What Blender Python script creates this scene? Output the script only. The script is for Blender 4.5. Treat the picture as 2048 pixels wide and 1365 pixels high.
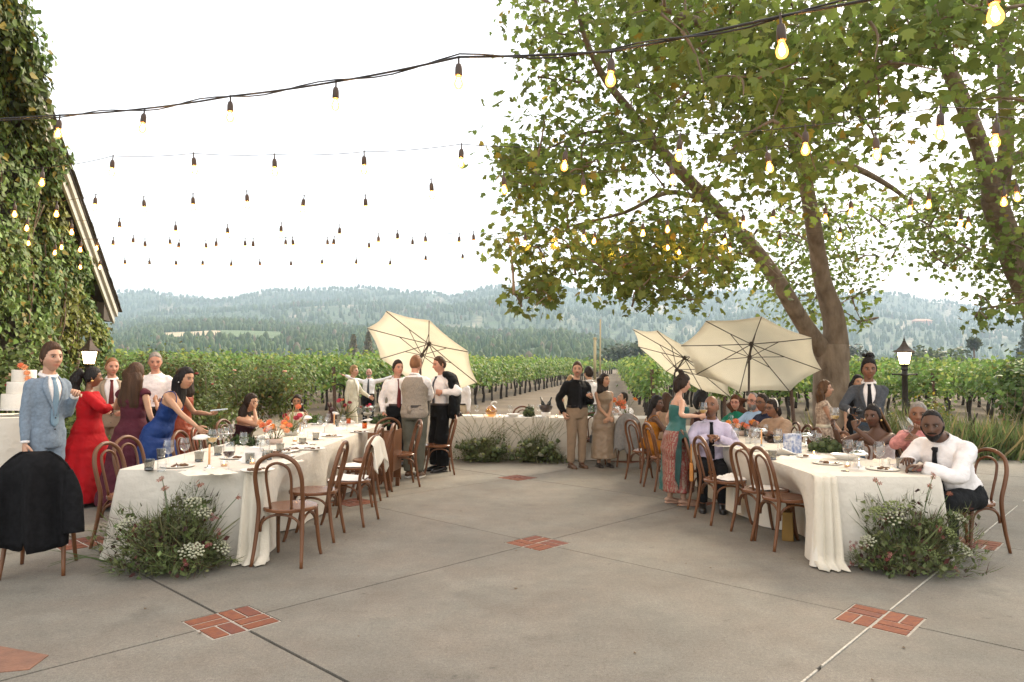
import bpy, bmesh, math, random
import numpy as np
from mathutils import Vector, Matrix, Euler, noise as mnoise

# ---------------------------------------------------------------- camera, sky, sun, exposure
scene = bpy.context.scene
for o in list(bpy.data.objects):
    bpy.data.objects.remove(o)
COL = scene.collection
R = math.radians
cam_data = bpy.data.cameras.new('camera')
cam_data.sensor_fit = 'HORIZONTAL'
cam_data.sensor_width = 36.0
cam_data.lens = 24.93
cam_data.clip_start = 0.05
cam_data.clip_end = 9000.0
cam = bpy.data.objects.new('camera', cam_data)
COL.objects.link(cam)
cam.matrix_world = Matrix.Translation((0, 0, 1.5)) @ Matrix.Rotation(math.pi / 2 + 0.0467, 4, 'X') @ Matrix.Rotation(0.0088, 4, 'Z')
scene.camera = cam

SUN_EL, SUN_AZ = 34.0, 38.0          # degrees; azimuth measured from +Y (view axis) towards +X
world = bpy.data.worlds.new('World')
scene.world = world
world.use_nodes = True
wn = world.node_tree
sky = wn.nodes.new('ShaderNodeTexSky')
sky.sky_type = 'NISHITA'
sky.sun_disc = False
sky.sun_elevation = R(SUN_EL)
sky.sun_rotation = R(SUN_AZ)
sky.altitude = 100.0
sky.air_density = 1.0
sky.dust_density = 1.2
sky.ozone_density = 0.6
bg = wn.nodes['Background']
bg.inputs['Strength'].default_value = 0.15
veil = wn.nodes.new('ShaderNodeMix')          # thin even white cloud over the whole sky
veil.data_type = 'RGBA'
veil.inputs[0].default_value = 0.72
veil.inputs[7].default_value = (3.22, 2.90, 2.44, 1)
wn.links.new(sky.outputs['Color'], veil.inputs[6])
wn.links.new(veil.outputs[2], bg.inputs['Color'])

sun_data = bpy.data.lights.new('sun', 'SUN')
sun_data.energy = 1.35
sun_data.angle = R(18)
sun_data.color = (1.0, 0.84, 0.62)
sun = bpy.data.objects.new('sun', sun_data)
COL.objects.link(sun)
sdir = Vector((math.sin(R(SUN_AZ)) * math.cos(R(SUN_EL)), math.cos(R(SUN_AZ)) * math.cos(R(SUN_EL)), math.sin(R(SUN_EL))))
sun.rotation_euler = (-sdir).to_track_quat('-Z', 'Y').to_euler()
sun.location = sdir * 50

scene.view_settings.view_transform = 'Standard'
scene.view_settings.look = 'None'
scene.view_settings.gamma = 1.0
scene.view_settings.exposure = 2.27
scene.view_settings.use_curve_mapping = False
cy = scene.cycles
cy.max_bounces = 8
cy.diffuse_bounces = 3
cy.glossy_bounces = 2
cy.transmission_bounces = 4
cy.transparent_max_bounces = 12
cy.volume_bounces = 0
cy.sample_clamp_indirect = 4.0
cy.caustics_reflective = False
cy.caustics_refractive = False
cy.use_denoising = True
try:
    cy.denoiser = 'OPENIMAGEDENOISE'
    cy.denoising_input_passes = 'RGB_ALBEDO_NORMAL'
except Exception:
    pass
rnd = random.Random(11)
rng = np.random.default_rng(7)

# ---------------------------------------------------------------- helpers
def s2l(c):
    return tuple(((v / 255) / 12.92 if v / 255 <= 0.04045 else ((v / 255 + 0.055) / 1.055) ** 2.4) for v in c)

def setin(node, name, val):
    if name in node.inputs:
        node.inputs[name].default_value = val

MATS = {}
def mat(name, col=(0.5, 0.5, 0.5), rough=0.6, var=0.0, vscale=8.0, bump=0.0, bscale=60.0, col2=None, metal=0.0, attr=False,
        emit=None, estr=0.0, stretch=None, sheen=0.0, spec=0.5, detail=4.0, trans=0.0):
    if name in MATS:
        return MATS[name]
    m = bpy.data.materials.new(name)
    m.use_nodes = True
    nt = m.node_tree
    b = nt.nodes['Principled BSDF']
    setin(b, 'Base Color', (*col, 1))
    setin(b, 'Roughness', rough)
    setin(b, 'Metallic', metal)
    setin(b, 'Specular IOR Level', spec)
    if sheen:
        setin(b, 'Sheen Weight', sheen)
    tc = nt.nodes.new('ShaderNodeTexCoord')
    src = tc.outputs['Object']
    if stretch:
        mp = nt.nodes.new('ShaderNodeMapping')
        mp.inputs['Scale'].default_value = stretch
        nt.links.new(src, mp.inputs['Vector'])
        src = mp.outputs['Vector']
    base = None
    if attr:
        at = nt.nodes.new('ShaderNodeAttribute')
        at.attribute_name = 'Col'
        base = at.outputs['Color']
    if var or col2:
        nz = nt.nodes.new('ShaderNodeTexNoise')
        nz.inputs['Scale'].default_value = vscale
        nz.inputs['Detail'].default_value = detail
        nt.links.new(src, nz.inputs['Vector'])
        cr = nt.nodes.new('ShaderNodeMapRange')
        cr.inputs['From Min'].default_value = 0.3
        cr.inputs['From Max'].default_value = 0.7
        nt.links.new(nz.outputs['Fac'], cr.inputs['Value'])
        if attr:
            cr.inputs['To Min'].default_value = 1 - var
            cr.inputs['To Max'].default_value = 1 + var
            mx = nt.nodes.new('ShaderNodeVectorMath')
            mx.operation = 'SCALE'
            nt.links.new(base, mx.inputs[0])
            nt.links.new(cr.outputs[0], mx.inputs['Scale'])
            base = mx.outputs[0]
        else:
            mx = nt.nodes.new('ShaderNodeMix')
            mx.data_type = 'RGBA'
            c2 = col2 or tuple(v * (1 - var) for v in col)
            c1 = col if col2 else tuple(min(1, v * (1 + var)) for v in col)
            mx.inputs[6].default_value = (*c1, 1)
            mx.inputs[7].default_value = (*c2, 1)
            nt.links.new(cr.outputs[0], mx.inputs[0])
            base = mx.outputs[2]
    if base is not None:
        nt.links.new(base, b.inputs['Base Color'])
    if bump:
        n2 = nt.nodes.new('ShaderNodeTexNoise')
        n2.inputs['Scale'].default_value = bscale
        n2.inputs['Detail'].default_value = 3.0
        nt.links.new(src, n2.inputs['Vector'])
        bp = nt.nodes.new('ShaderNodeBump')
        bp.inputs['Strength'].default_value = bump
        bp.inputs['Distance'].default_value = 0.02
        nt.links.new(n2.outputs['Fac'], bp.inputs['Height'])
        nt.links.new(bp.outputs['Normal'], b.inputs['Normal'])
    if emit:
        setin(b, 'Emission Color', (*emit, 1))
        setin(b, 'Emission Strength', estr)
    if trans:
        out = nt.nodes['Material Output']
        tr = nt.nodes.new('ShaderNodeBsdfTranslucent')
        tr.inputs['Color'].default_value = (*col, 1)
        if base is not None:
            nt.links.new(base, tr.inputs['Color'])
        ms = nt.nodes.new('ShaderNodeMixShader')
        ms.inputs[0].default_value = trans
        nt.links.new(b.outputs[0], ms.inputs[1])
        nt.links.new(tr.outputs[0], ms.inputs[2])
        nt.links.new(ms.outputs[0], out.inputs['Surface'])
    MATS[name] = m
    return m

def leafmat(name, trans=0.35, rough=0.55):
    """colour per leaf from the mesh attribute Col, light passing through the blade"""
    return mat(name, (0.08, 0.1, 0.03), rough, attr=True, trans=trans, spec=0.3)

def glassmat(name, tint=(0.96, 0.97, 0.97), gloss=0.08, edge=1.0):
    if name in MATS:
        return MATS[name]
    m = bpy.data.materials.new(name)
    m.use_nodes = True
    nt = m.node_tree
    nt.nodes.remove(nt.nodes['Principled BSDF'])
    out = nt.nodes['Material Output']
    t = nt.nodes.new('ShaderNodeBsdfTransparent')
    t.inputs['Color'].default_value = (*tint, 1)
    g = nt.nodes.new('ShaderNodeBsdfGlossy')
    g.inputs['Roughness'].default_value = 0.04
    lw = nt.nodes.new('ShaderNodeLayerWeight')
    lw.inputs['Blend'].default_value = 0.35
    mr = nt.nodes.new('ShaderNodeMapRange')
    mr.inputs['To Min'].default_value = gloss
    mr.inputs['To Max'].default_value = 0.55 * edge
    nt.links.new(lw.outputs['Facing'], mr.inputs['Value'])
    ms = nt.nodes.new('ShaderNodeMixShader')
    nt.links.new(mr.outputs[0], ms.inputs[0])
    nt.links.new(t.outputs[0], ms.inputs[1])
    nt.links.new(g.outputs[0], ms.inputs[2])
    nt.links.new(ms.outputs[0], out.inputs['Surface'])
    MATS[name] = m
    return m

def tag(o, label=None, cat=None, group=None, kind=None):
    if label: o['label'] = label
    if cat: o['category'] = cat
    if group: o['group'] = group
    if kind: o['kind'] = kind
    return o

def link(o, parent=None):
    COL.objects.link(o)
    if parent is not None:
        o.parent = parent
    return o

def thing(name, label, cat, loc=(0, 0, 0), rz=0.0, group=None):
    o = bpy.data.objects.new(name, None)
    o.empty_display_size = 0.1
    o.location = loc
    o.rotation_euler = (0, 0, rz)
    link(o)
    return tag(o, label, cat, group)

def fast_mesh(name, V, Fs, cols=None, smooth=False):
    """V (n,3); Fs (m,k) array of one polygon size, or list of such arrays; cols (n,3) vertex colour"""
    me = bpy.data.meshes.new(name)
    V = np.asarray(V, np.float32)
    if isinstance(Fs, np.ndarray):
        Fs = [Fs]
    Fs = [np.asarray(f, np.int32) for f in Fs if len(f)]
    me.vertices.add(len(V))
    me.vertices.foreach_set('co', V.ravel())
    nl = sum(f.size for f in Fs)
    npoly = sum(len(f) for f in Fs)
    me.loops.add(nl)
    me.loops.foreach_set('vertex_index', np.concatenate([f.ravel() for f in Fs]))
    me.polygons.add(npoly)
    starts, tot = [], 0
    for f in Fs:
        starts.append(tot + np.arange(len(f)) * f.shape[1])
        tot += f.size
    me.polygons.foreach_set('loop_start', np.concatenate(starts).astype(np.int32))
    if smooth:
        me.polygons.foreach_set('use_smooth', np.ones(npoly, bool))
    me.update(calc_edges=True)
    if cols is not None:
        a = me.color_attributes.new('Col', 'FLOAT_COLOR', 'POINT')
        c4 = np.ones((len(V), 4), np.float32)
        c4[:, :3] = cols
        a.data.foreach_set('color', c4.ravel())
    return me

class MB:
    """collects shapes and links them as one mesh object"""
    def __init__(self):
        self.v, self.f, self.c = [], [], []
        self.col = None
    def add(self, vs, fs, col=None):
        n = len(self.v)
        self.v += [tuple(p) for p in vs]
        self.f += [tuple(i + n for i in f) for f in fs]
        c = col or self.col
        self.c += [c or (1, 1, 1)] * len(vs)
        return self
    def box(self, c, d, rz=0.0, rot=None, taper=1.0):
        x, y, z = d[0] / 2, d[1] / 2, d[2] / 2
        M = rot if rot is not None else Matrix.Rotation(rz, 3, 'Z')
        vs = []
        for sz in (-1, 1):
            k = taper if sz > 0 else 1
            for sx, sy in ((-1, -1), (1, -1), (1, 1), (-1, 1)):
                vs.append(Vector(c) + M @ Vector((sx * x * k, sy * y * k, sz * z)))
        return self.add(vs, [(3, 2, 1, 0), (4, 5, 6, 7), (0, 1, 5, 4), (1, 2, 6, 5), (2, 3, 7, 6), (3, 0, 4, 7)])
    def loft(self, rings, cap=True, closed=True):
        n = len(rings[0])
        vs = [p for r in rings for p in r]
        fs = []
        for i in range(len(rings) - 1):
            for j in range(n if closed else n - 1):
                k = (j + 1) % n
                fs.append((i * n + j, i * n + k, (i + 1) * n + k, (i + 1) * n + j))
        if cap:
            fs.append(tuple(range(n - 1, -1, -1)))
            fs.append(tuple((len(rings) - 1) * n + j for j in range(n)))
        return self.add(vs, fs)
    def tube(self, pts, rad, n=8, cap=True, flat=None, up=None):
        """rad: number or list; flat: second-axis ratio"""
        pts = [Vector(p) for p in pts]
        m = len(pts)
        if not hasattr(rad, '__len__'):
            rad = [rad] * m
        t0 = (pts[1] - pts[0]).normalized()
        a = Vector(up) if up else (Vector((0, 0, 1)) if abs(t0.z) < 0.9 else Vector((0, 1, 0)))
        u = (a - t0 * a.dot(t0)).normalized()
        rings = []
        for i in range(m):
            t = (pts[min(i + 1, m - 1)] - pts[max(i - 1, 0)]).normalized()
            u = (u - t * u.dot(t))
            u = u.normalized() if u.length > 1e-6 else t.orthogonal().normalized()
            w = t.cross(u)
            r = rad[i]
            r2 = r * (flat if flat else 1)
            rings.append([pts[i] + u * (math.cos(2 * math.pi * j / n) * r2) + w * (math.sin(2 * math.pi * j / n) * r) for j in range(n)])
        return self.loft(rings, cap)
    def lathe(self, prof, n=16, c=(0, 0, 0), cap=True, sq=None, wob=None):
        rings = []
        for r, z in prof:
            ring = []
            for j in range(n):
                a = 2 * math.pi * j / n
                k = r if wob is None else r * wob(a, z)
                ring.append((c[0] + math.cos(a) * k, c[1] + math.sin(a) * k * (sq or 1), c[2] + z))
            rings.append(ring)
        return self.loft(rings, cap)
    def ball(self, c, r, n=8, m=6, sz=1.0, sx=1.0, sy=1.0):
        rings = []
        for i in range(m + 1):
            th = math.pi * (0.02 + 0.96 * i / m)
            rings.append([(c[0] + r * sx * math.sin(th) * math.cos(2 * math.pi * j / n), c[1] + r * sy * math.sin(th) * math.sin(2 * math.pi * j / n), c[2] - r * sz * math.cos(th)) for j in range(n)])
        return self.loft(rings)
    def mesh(self, name, smooth=True, colors=False):
        me = bpy.data.meshes.new(name)
        me.from_pydata(self.v, [], self.f)
        if smooth:
            me.polygons.foreach_set('use_smooth', [True] * len(me.polygons))
        if colors:
            a = me.color_attributes.new('Col', 'FLOAT_COLOR', 'POINT')
            a.data.foreach_set('color', np.c_[np.array(self.c, np.float32), np.ones(len(self.v), np.float32)].ravel())
        return me
    def build(self, name, material, parent=None, smooth=True, colors=False, loc=None):
        me = self.mesh(name, smooth, colors)
        me.materials.append(material)
        o = bpy.data.objects.new(name, me)
        link(o, parent)
        if loc is not None:
            o.location = loc
        return o

def obj(name, me, material, parent=None, loc=None):
    if material is not None and not me.materials:
        me.materials.append(material)
    o = bpy.data.objects.new(name, me)
    link(o, parent)
    if loc is not None:
        o.location = loc
    return o

def copy_tree(o, parent=None):
    c = o.copy()
    COL.objects.link(c)
    c.parent = parent
    for ch in list(o.children):
        copy_tree(ch, c)
    return c

def sharp(o, ang=35):
    try:
        o.data.set_sharp_from_angle(angle=R(ang))
    except Exception:
        pass
    return o

def smooth_path(pts, sub=6):
    """Catmull-Rom through pts"""
    P = [Vector(p) for p in pts]
    P = [P[0] * 2 - P[1]] + P + [P[-1] * 2 - P[-2]]
    out = []
    for i in range(1, len(P) - 2):
        for k in range(sub):
            t = k / sub
            a, b, c, d = P[i - 1], P[i], P[i + 1], P[i + 2]
            out.append(0.5 * ((2 * b) + (c - a) * t + (2 * a - 5 * b + 4 * c - d) * t * t + (3 * b - a - 3 * c + d) * t ** 3))
    out.append(P[-2])
    return out

def fbm(x, y, z=0.0, o=4):
    return mnoise.fractal((x, y, z), 1.0, 2.0, o)

# leaf templates: (verts in the leaf's own plane, faces), unit length about 1
MAPLE = (np.array([(0, -.05, 0), (.28, .02, .02), (.5, .25, .0), (.27, .38, .05), (.33, .72, .0), (.1, .62, .05), (0, 1, -.03), (-.1, .62, .05), (-.33, .72, .0), (-.27, .38, .05), (-.5, .25, .0), (-.28, .02, .02)], np.float32),
         np.array([(0, 1, 2), (0, 2, 3), (0, 3, 5), (3, 4, 5), (0, 5, 7), (5, 6, 7), (0, 7, 9), (7, 8, 9), (0, 9, 10), (0, 10, 11)], np.int32))
IVY = (np.array([(0, 0, 0), (.4, .2, .03), (.3, .55, .03), (0, 1, -.05), (-.3, .55, .03), (-.4, .2, .03)], np.float32),
       np.array([(0, 1, 2), (0, 2, 3), (0, 3, 4), (0, 4, 5)], np.int32))
QUAD = (np.array([(0, 0, 0), (.32, .5, .06), (0, 1, 0), (-.32, .5, .06)], np.float32), np.array([(0, 1, 2), (0, 2, 3)], np.int32))
BLADE = (np.array([(-.03, 0, 0), (.03, 0, 0), (.02, .5, .05), (0, 1, .2), (-.02, .5, .05)], np.float32), np.array([(0, 1, 2), (0, 2, 4), (4, 2, 3)], np.int32))

def leaves_arrays(pos, size, nrm, tmpl, col, droop=0.5, up=None):
    """each leaf: plane normal about nrm with random spin; returns V,F,C"""
    n = len(pos)
    T, Fc = tmpl
    nrm = nrm / (np.linalg.norm(nrm, axis=1, keepdims=True) + 1e-9)
    t = rng.normal(size=(n, 3))
    t[:, 2] -= droop
    if up is not None:
        t = up + rng.normal(size=(n, 3)) * 0.35
    t -= nrm * np.sum(t * nrm, 1, keepdims=True)
    t /= np.linalg.norm(t, axis=1, keepdims=True) + 1e-9
    b = np.cross(t, nrm)
    S = size[:, None, None]
    V = pos[:, None, :] + S * (T[None, :, 0:1] * b[:, None, :] + T[None, :, 1:2] * t[:, None, :] + T[None, :, 2:3] * nrm[:, None, :])
    k = len(T)
    F = Fc[None] + (np.arange(n) * k)[:, None, None]
    C = np.repeat(col, k, axis=0)
    return V.reshape(-1, 3), F.reshape(-1, Fc.shape[1]), C

def leafcols(n, base, spread=0.25, alt=None, altp=0.0):
    c = np.array(base)[None] * (1 + rng.normal(size=(n, 1)) * spread).clip(0.45, 1.7)
    c = c * (1 + rng.normal(size=(n, 3)) * 0.06)
    if alt is not None:
        m = rng.random(n) < altp
        c[m] = np.array(alt)[None] * (1 + rng.normal(size=(m.sum(), 1)) * 0.25).clip(0.5, 1.6)
    return c.clip(0.004, 0.9)

def merge_arrays(lst):
    V, F, C, n = [], {}, [], 0
    for v, f, c in lst:
        V.append(v); C.append(c)
        F.setdefault(f.shape[1], []).append(f + n)
        n += len(v)
    return np.concatenate(V), [np.concatenate(x) for x in F.values()], np.concatenate(C)
# ---------------------------------------------------------------- ground, patio, hills
M_soil = mat('soil', (0.085, 0.060, 0.036), 0.95, col2=(0.15, 0.110, 0.066), vscale=0.5, bump=0.6, bscale=8, detail=8)
g = MB()
RISE = 0.02                                     # the vineyard climbs gently from the patio
def zg(y):
    return -0.16 + max(0.0, min(y, 190) - 26) * RISE
for k, yy in enumerate((-60, 26, 190, 330, 3200)):
    z_ = (-0.16, -0.16, zg(190), -1.5, -1.5)[k]
    g.add([(-3700, yy, z_), (3700, yy, z_)], [])
g.f = [(2 * k, 2 * k + 1, 2 * k + 3, 2 * k + 2) for k in range(4)]
tag(g.build('ground', M_soil, smooth=False), kind='structure')

TH, GS, GO = -2.3192, 2.8122, Vector((0.2434, 6.4005))
ga, gb = Vector((math.cos(TH), math.sin(TH))), Vector((-math.sin(TH), math.cos(TH)))
def grid(i, j):
    return GO + ga * (GS * i) + gb * (GS * j)

def concrete():
    m = bpy.data.materials.new('concrete')
    m.use_nodes = True
    nt = m.node_tree
    b = nt.nodes['Principled BSDF']
    tc = nt.nodes.new('ShaderNodeNewGeometry')
    def nz(scale, detail, rough=0.6):
        n = nt.nodes.new('ShaderNodeTexNoise')
        n.inputs['Scale'].default_value = scale
        n.inputs['Detail'].default_value = detail
        n.inputs['Roughness'].default_value = rough
        nt.links.new(tc.outputs['Position'], n.inputs['Vector'])
        return n.outputs['Fac']
    def rng_(src, a, b_, c, d):
        r = nt.nodes.new('ShaderNodeMapRange')
        for i, v in zip(('From Min', 'From Max', 'To Min', 'To Max'), (a, b_, c, d)):
            r.inputs[i].default_value = v
        nt.links.new(src, r.inputs['Value'])
        return r.outputs[0]
    def mul(a, b_):
        x = nt.nodes.new('ShaderNodeMath')
        x.operation = 'MULTIPLY'
        nt.links.new(a, x.inputs[0]); nt.links.new(b_, x.inputs[1])
        return x.outputs[0]
    f = mul(mul(rng_(nz(0.9, 6), 0.3, 0.7, 0.78, 1.18), rng_(nz(6, 6, 0.7), 0.3, 0.7, 0.90, 1.10)), mul(rng_(nz(48, 5, 0.85), 0.3, 0.7, 0.76, 1.24), rng_(nz(150, 2), 0.3, 0.7, 0.78, 1.22)))
    f = mul(f, mul(rng_(nz(1.9, 4), 0.60, 0.72, 1.0, 0.80), rng_(nz(8.5, 3), 0.66, 0.74, 1.0, 0.72)))
    mix = nt.nodes.new('ShaderNodeMix')
    mix.data_type = 'RGBA'
    mix.inputs[6].default_value = (0.180, 0.170, 0.142, 1)
    mix.inputs[7].default_value = (0.178, 0.157, 0.127, 1)
    nt.links.new(rng_(nz(1.7, 5), 0.35, 0.65, 0, 1), mix.inputs[0])
    sc = nt.nodes.new('ShaderNodeVectorMath')
    sc.operation = 'SCALE'
    nt.links.new(mix.outputs[2], sc.inputs[0])
    nt.links.new(f, sc.inputs['Scale'])
    nt.links.new(sc.outputs[0], b.inputs['Base Color'])
    b.inputs['Roughness'].default_value = 0.85
    bp = nt.nodes.new('ShaderNodeBump')
    bp.inputs['Strength'].default_value = 0.35
    bp.inputs['Distance'].default_value = 0.008
    nt.links.new(nz(160, 4), bp.inputs['Height'])
    nt.links.new(bp.outputs['Normal'], b.inputs['Normal'])
    MATS['concrete'] = m
    return m
M_conc = concrete()
M_joint = mat('joint_dirt', (0.035, 0.030, 0.024), 0.95)
M_mortar = mat('mortar', (0.36, 0.33, 0.28), 0.9, var=0.15, vscale=40)
M_brick = [mat('brick_a', (0.235, 0.073, 0.027), 0.85, col2=(0.15, 0.046, 0.027), vscale=30, bump=0.4, bscale=120),
           mat('brick_b', (0.195, 0.058, 0.026), 0.8, col2=(0.13, 0.045, 0.035), vscale=22, bump=0.4, bscale=120),
           mat('brick_c', (0.245, 0.082, 0.032), 0.85, col2=(0.17, 0.055, 0.034), vscale=26, bump=0.4, bscale=120)]

PX0, PX1, PY0, PY1 = -13.0, 13.5, -4.0, 13.1
def clip_rect(poly):
    for ax, lim, sgn in ((0, PX0, 1), (0, PX1, -1), (1, PY0, 1), (1, PY1, -1)):
        out = []
        for k in range(len(poly)):
            p, q = poly[k], poly[(k + 1) % len(poly)]
            ip, iq = (p[ax] - lim) * sgn >= 0, (q[ax] - lim) * sgn >= 0
            if ip: out.append(p)
            if ip != iq:
                t = (lim - p[ax]) / (q[ax] - p[ax])
                out.append(p + (q - p) * t)
        poly = out
        if not poly: return []
    return poly

pat = MB()
pat.box(((PX0 + PX1) / 2, (PY0 + PY1) / 2, -0.085), (PX1 - PX0 + 0.02, PY1 - PY0 + 0.02, 0.13))
patio = tag(pat.build('patio', M_joint, smooth=False), kind='structure')
HB = 0.213
def gapw(kind, idx):
    return 0.010 if (kind == 'i' and idx == 1) else (0.010 if kind == 'j' and idx == 1 else 0.0055)
for i in range(-5, 6):
    for j in range(-5, 6):
        g0, g1, h0, h1 = gapw('i', i), gapw('i', i + 1), gapw('j', j), gapw('j', j + 1)
        L = GS
        a0, a1, b0, b1 = g0, L - g1, h0, L - h1
        loc = [(HB, b0), (L - HB, b0), (L - HB, HB), (a1, HB), (a1, L - HB), (L - HB, L - HB), (L - HB, b1), (HB, b1), (HB, L - HB), (a0, L - HB), (a0, HB), (HB, HB)]
        o0 = grid(i, j)
        poly = clip_rect([o0 + ga * u + gb * v for u, v in loc])
        if len(poly) < 3: continue
        n = len(poly)
        s = MB()
        dz = rnd.uniform(-0.001, 0.001)
        s.add([(p.x, p.y, dz) for p in poly] + [(p.x, p.y, -0.03) for p in poly], [tuple(range(n))] + [(k, k + n, (k + 1) % n + n, (k + 1) % n) for k in range(n)])
        o = s.build('slab', M_conc, patio, smooth=False)
for i in range(-4, 5):
    for j in range(-4, 5):
        c = grid(i, j)
        if not (PX0 + .4 < c.x < PX1 - .4 and PY0 + .4 < c.y < PY1 - .4): continue
        m = MB()
        m.box((c.x, c.y, -0.018), (2 * HB - .004, 2 * HB - .004, 0.030), rz=TH)
        plain = abs(c.x) > 5.2 and not (c.x < 0 and c.y < 9)
        if plain: m = MB(); m.box((c.x, c.y, -0.015), (2 * HB - .004, 2 * HB - .004, 0.030), rz=TH)
        inlay = m.build('slab' if plain else 'brick_inlay', M_conc if plain else M_mortar, patio, smooth=False)
        if plain: continue
        if abs(c.x) > 0.9 * c.y + 1.5 or c.y < 2.5: continue
        for qi in (-1, 1):
            for qj in (-1, 1):
                along_a = (qi * qj < 0) if (i + j) % 2 else (qi * qj > 0)
                for k in (-1, 1):
                    du, dv = qi * 0.1035, qj * 0.1035
                    if along_a: dv += k * 0.0505; d = (0.191, 0.085, 0.03)
                    else: du += k * 0.0505; d = (0.085, 0.191, 0.03)
                    p = c + ga * du + gb * dv
                    b = MB()
                    b.box((p.x, p.y, -0.0135 + rnd.uniform(-.0015, .001)), (d[0] + rnd.uniform(-.006, .003), d[1] + rnd.uniform(-.006, .003), d[2]), rz=TH + rnd.uniform(-.012, .012))
                    b.build('brick', rnd.choice(M_brick), inlay, smooth=False)
M_white_strip = mat('white_joint_filler', (0.44, 0.41, 0.35), 0.8, var=0.3, vscale=60)
for cell in range(-4, 4):                        # filler board showing in one joint, broken here and there
    u = HB + .01
    while u < GS - HB - .05:
        ln = min(rnd.uniform(.25, 1.3), GS - HB - .01 - u)
        p = grid(cell + (u + ln / 2) / GS, 1)
        if PY0 < p.y < PY1 - .5:
            s = MB()
            s.box((p.x, p.y, -0.008), (ln, 0.010, 0.026), rz=TH + rnd.uniform(-.002, .002))
            s.build('joint_strip', M_white_strip, patio, smooth=False)
        u += ln + rnd.choice((0.01, 0.02, 0.07))

M_worn = mat('worn_brick', (0.27, 0.135, 0.085), 0.9, col2=(0.17, 0.090, 0.062), vscale=9, bump=.5, bscale=60)
for q_ in ([(-3.36, 4.12), (-2.89, 3.96), (-3.12, 3.66), (-3.60, 3.80)], [(-2.875, 3.955), (-2.42, 3.80), (-2.40, 3.62), (-2.70, 3.535), (-3.10, 3.655)], [(-3.59, 3.785), (-3.11, 3.645), (-2.72, 3.525), (-2.55, 3.38), (-3.1, 3.30), (-3.55, 3.50)]):
    m = MB(); n = len(q_); h_ = rnd.uniform(.003, .007)
    m.add([(x, y, h_) for x, y in q_] + [(x, y, -.02) for x, y in q_], [tuple(range(n - 1, -1, -1))] + [(k, (k + 1) % n, (k + 1) % n + n, k + n) for k in range(n)])
    m.build('brick', M_worn, patio, smooth=False)
# fallen leaves and crumbs on the concrete: nobody counts them
m = MB()
for k in range(70):
    x, y = rnd.uniform(-5, 6), rnd.uniform(3.2, 11.5)
    r = rnd.uniform(.004, .018)
    a = rnd.uniform(0, 6.3)
    m.add([(x + r * math.cos(a + q) * (1 if i % 2 else .5), y + r * math.sin(a + q), 0.003 + 0.004 * (i % 2)) for i, q in enumerate((0, 1.6, 3.1, 4.7))], [(0, 1, 2, 3)])
tag(m.build('leaf_litter', mat('dry_litter', (0.12, 0.08, 0.045), 0.9), smooth=False), kind='stuff')

# gravel path strip beyond the patio
M_grav = mat('gravel', (0.27, 0.225, 0.165), 0.95, col2=(0.19, 0.15, 0.105), vscale=1.2, bump=0.5, bscale=30, detail=8)
m = MB()
m.add([(-60, PY1 - .3, -0.135), (-1.2, PY1 - .3, -0.135), (-3.4, 24.0, -0.135), (-60, 25.0, -0.135)], [(0, 1, 2, 3)])
tag(m.build('path', M_grav, smooth=False), kind='structure')

# hills: a height field built ray by ray from crest elevations (metres above eye per metre away)
def interp(x, xs, ys):
    return float(np.interp(x, xs, ys))
HF = 1418.2
def el(py, px):
    """slope of a crest seen at photo row py"""
    d = 682.5 - py - 0.0088 * (px - 1024)
    return math.tan(math.atan(d / HF) + 0.0467)
ridge = [(-900, 628), (-300, 618), (100, 608), (235, 603), (300, 602), (380, 606), (452, 609), (500, 597), (560, 590), (640, 587), (720, 588), (790, 588), (825, 594), (870, 593), (893, 597), (930, 585), (1000, 574), (1050, 575), (1110, 579), (1174, 582), (1231, 590), (1300, 594), (1362, 586), (1420, 577), (1480, 569), (1560, 574), (1650, 578), (1719, 577), (1800, 575), (1859, 588), (1930, 599), (2048, 612), (2300, 622), (2900, 640)]
mid = [(-900, 660), (100, 652), (235, 648), (350, 640), (480, 632), (600, 622), (720, 614), (820, 612), (900, 612), (1000, 602), (1100, 606), (1200, 622), (1300, 628), (1400, 632), (1500, 622), (1600, 618), (1700, 612), (1800, 622), (1900, 634), (2048, 642), (2900, 668)]
near = [(-900, 700), (100, 690), (235, 684), (300, 668), (420, 660), (560, 664), (700, 668), (800, 664), (900, 668), (1000, 672), (1040, 668), (1120, 664), (1200, 682), (1300, 700), (1500, 708), (1700, 712), (1900, 716), (2048, 716), (2900, 722)]
DS = [230, 300, 380, 470, 570, 680, 780, 860, 930, 1000, 1080, 1180, 1290, 1400, 1500, 1600, 1720, 1850, 2000, 2150, 2280, 2400, 2600]
def hill_z(px, d):
    e1 = el(interp(px, *zip(*near)), px) * 860
    e2 = el(interp(px, *zip(*mid)), px) * 1500
    e3 = el(interp(px, *zip(*ridge)), px) * 2280
    z = interp(d, [200, 300, 560, 860, 960, 1500, 1620, 2280, 2600], [0, .12 * e1, .55 * e1, e1, e1 * .96, e2, e2 * .97, e3, e3 * .75])
    amp = min(1, max(0, (d - 260) / 600))
    u = (px - 1024) / HF * d
    w = max(0.0, 1 - abs(d - 860) / 80) + max(0.0, 1 - abs(d - 1500) / 90) + max(0.0, 1 - abs(d - 2280) / 120)
    n1 = mnoise.noise((u / 260, d / 300, 3.1))
    n2 = mnoise.noise((u / 90, d / 150, 7.7))
    return 1.5 * min(1, d / 800) + z + amp * (1 - 0.85 * min(1, w)) * (n1 * 22 + n2 * 9) * (z / 130 + .15) - 2
PXS = np.arange(-900, 2901, 16.0)
V = np.zeros((len(DS), len(PXS), 3), np.float32)
C = np.zeros((len(DS), len(PXS), 3), np.float32)
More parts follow.
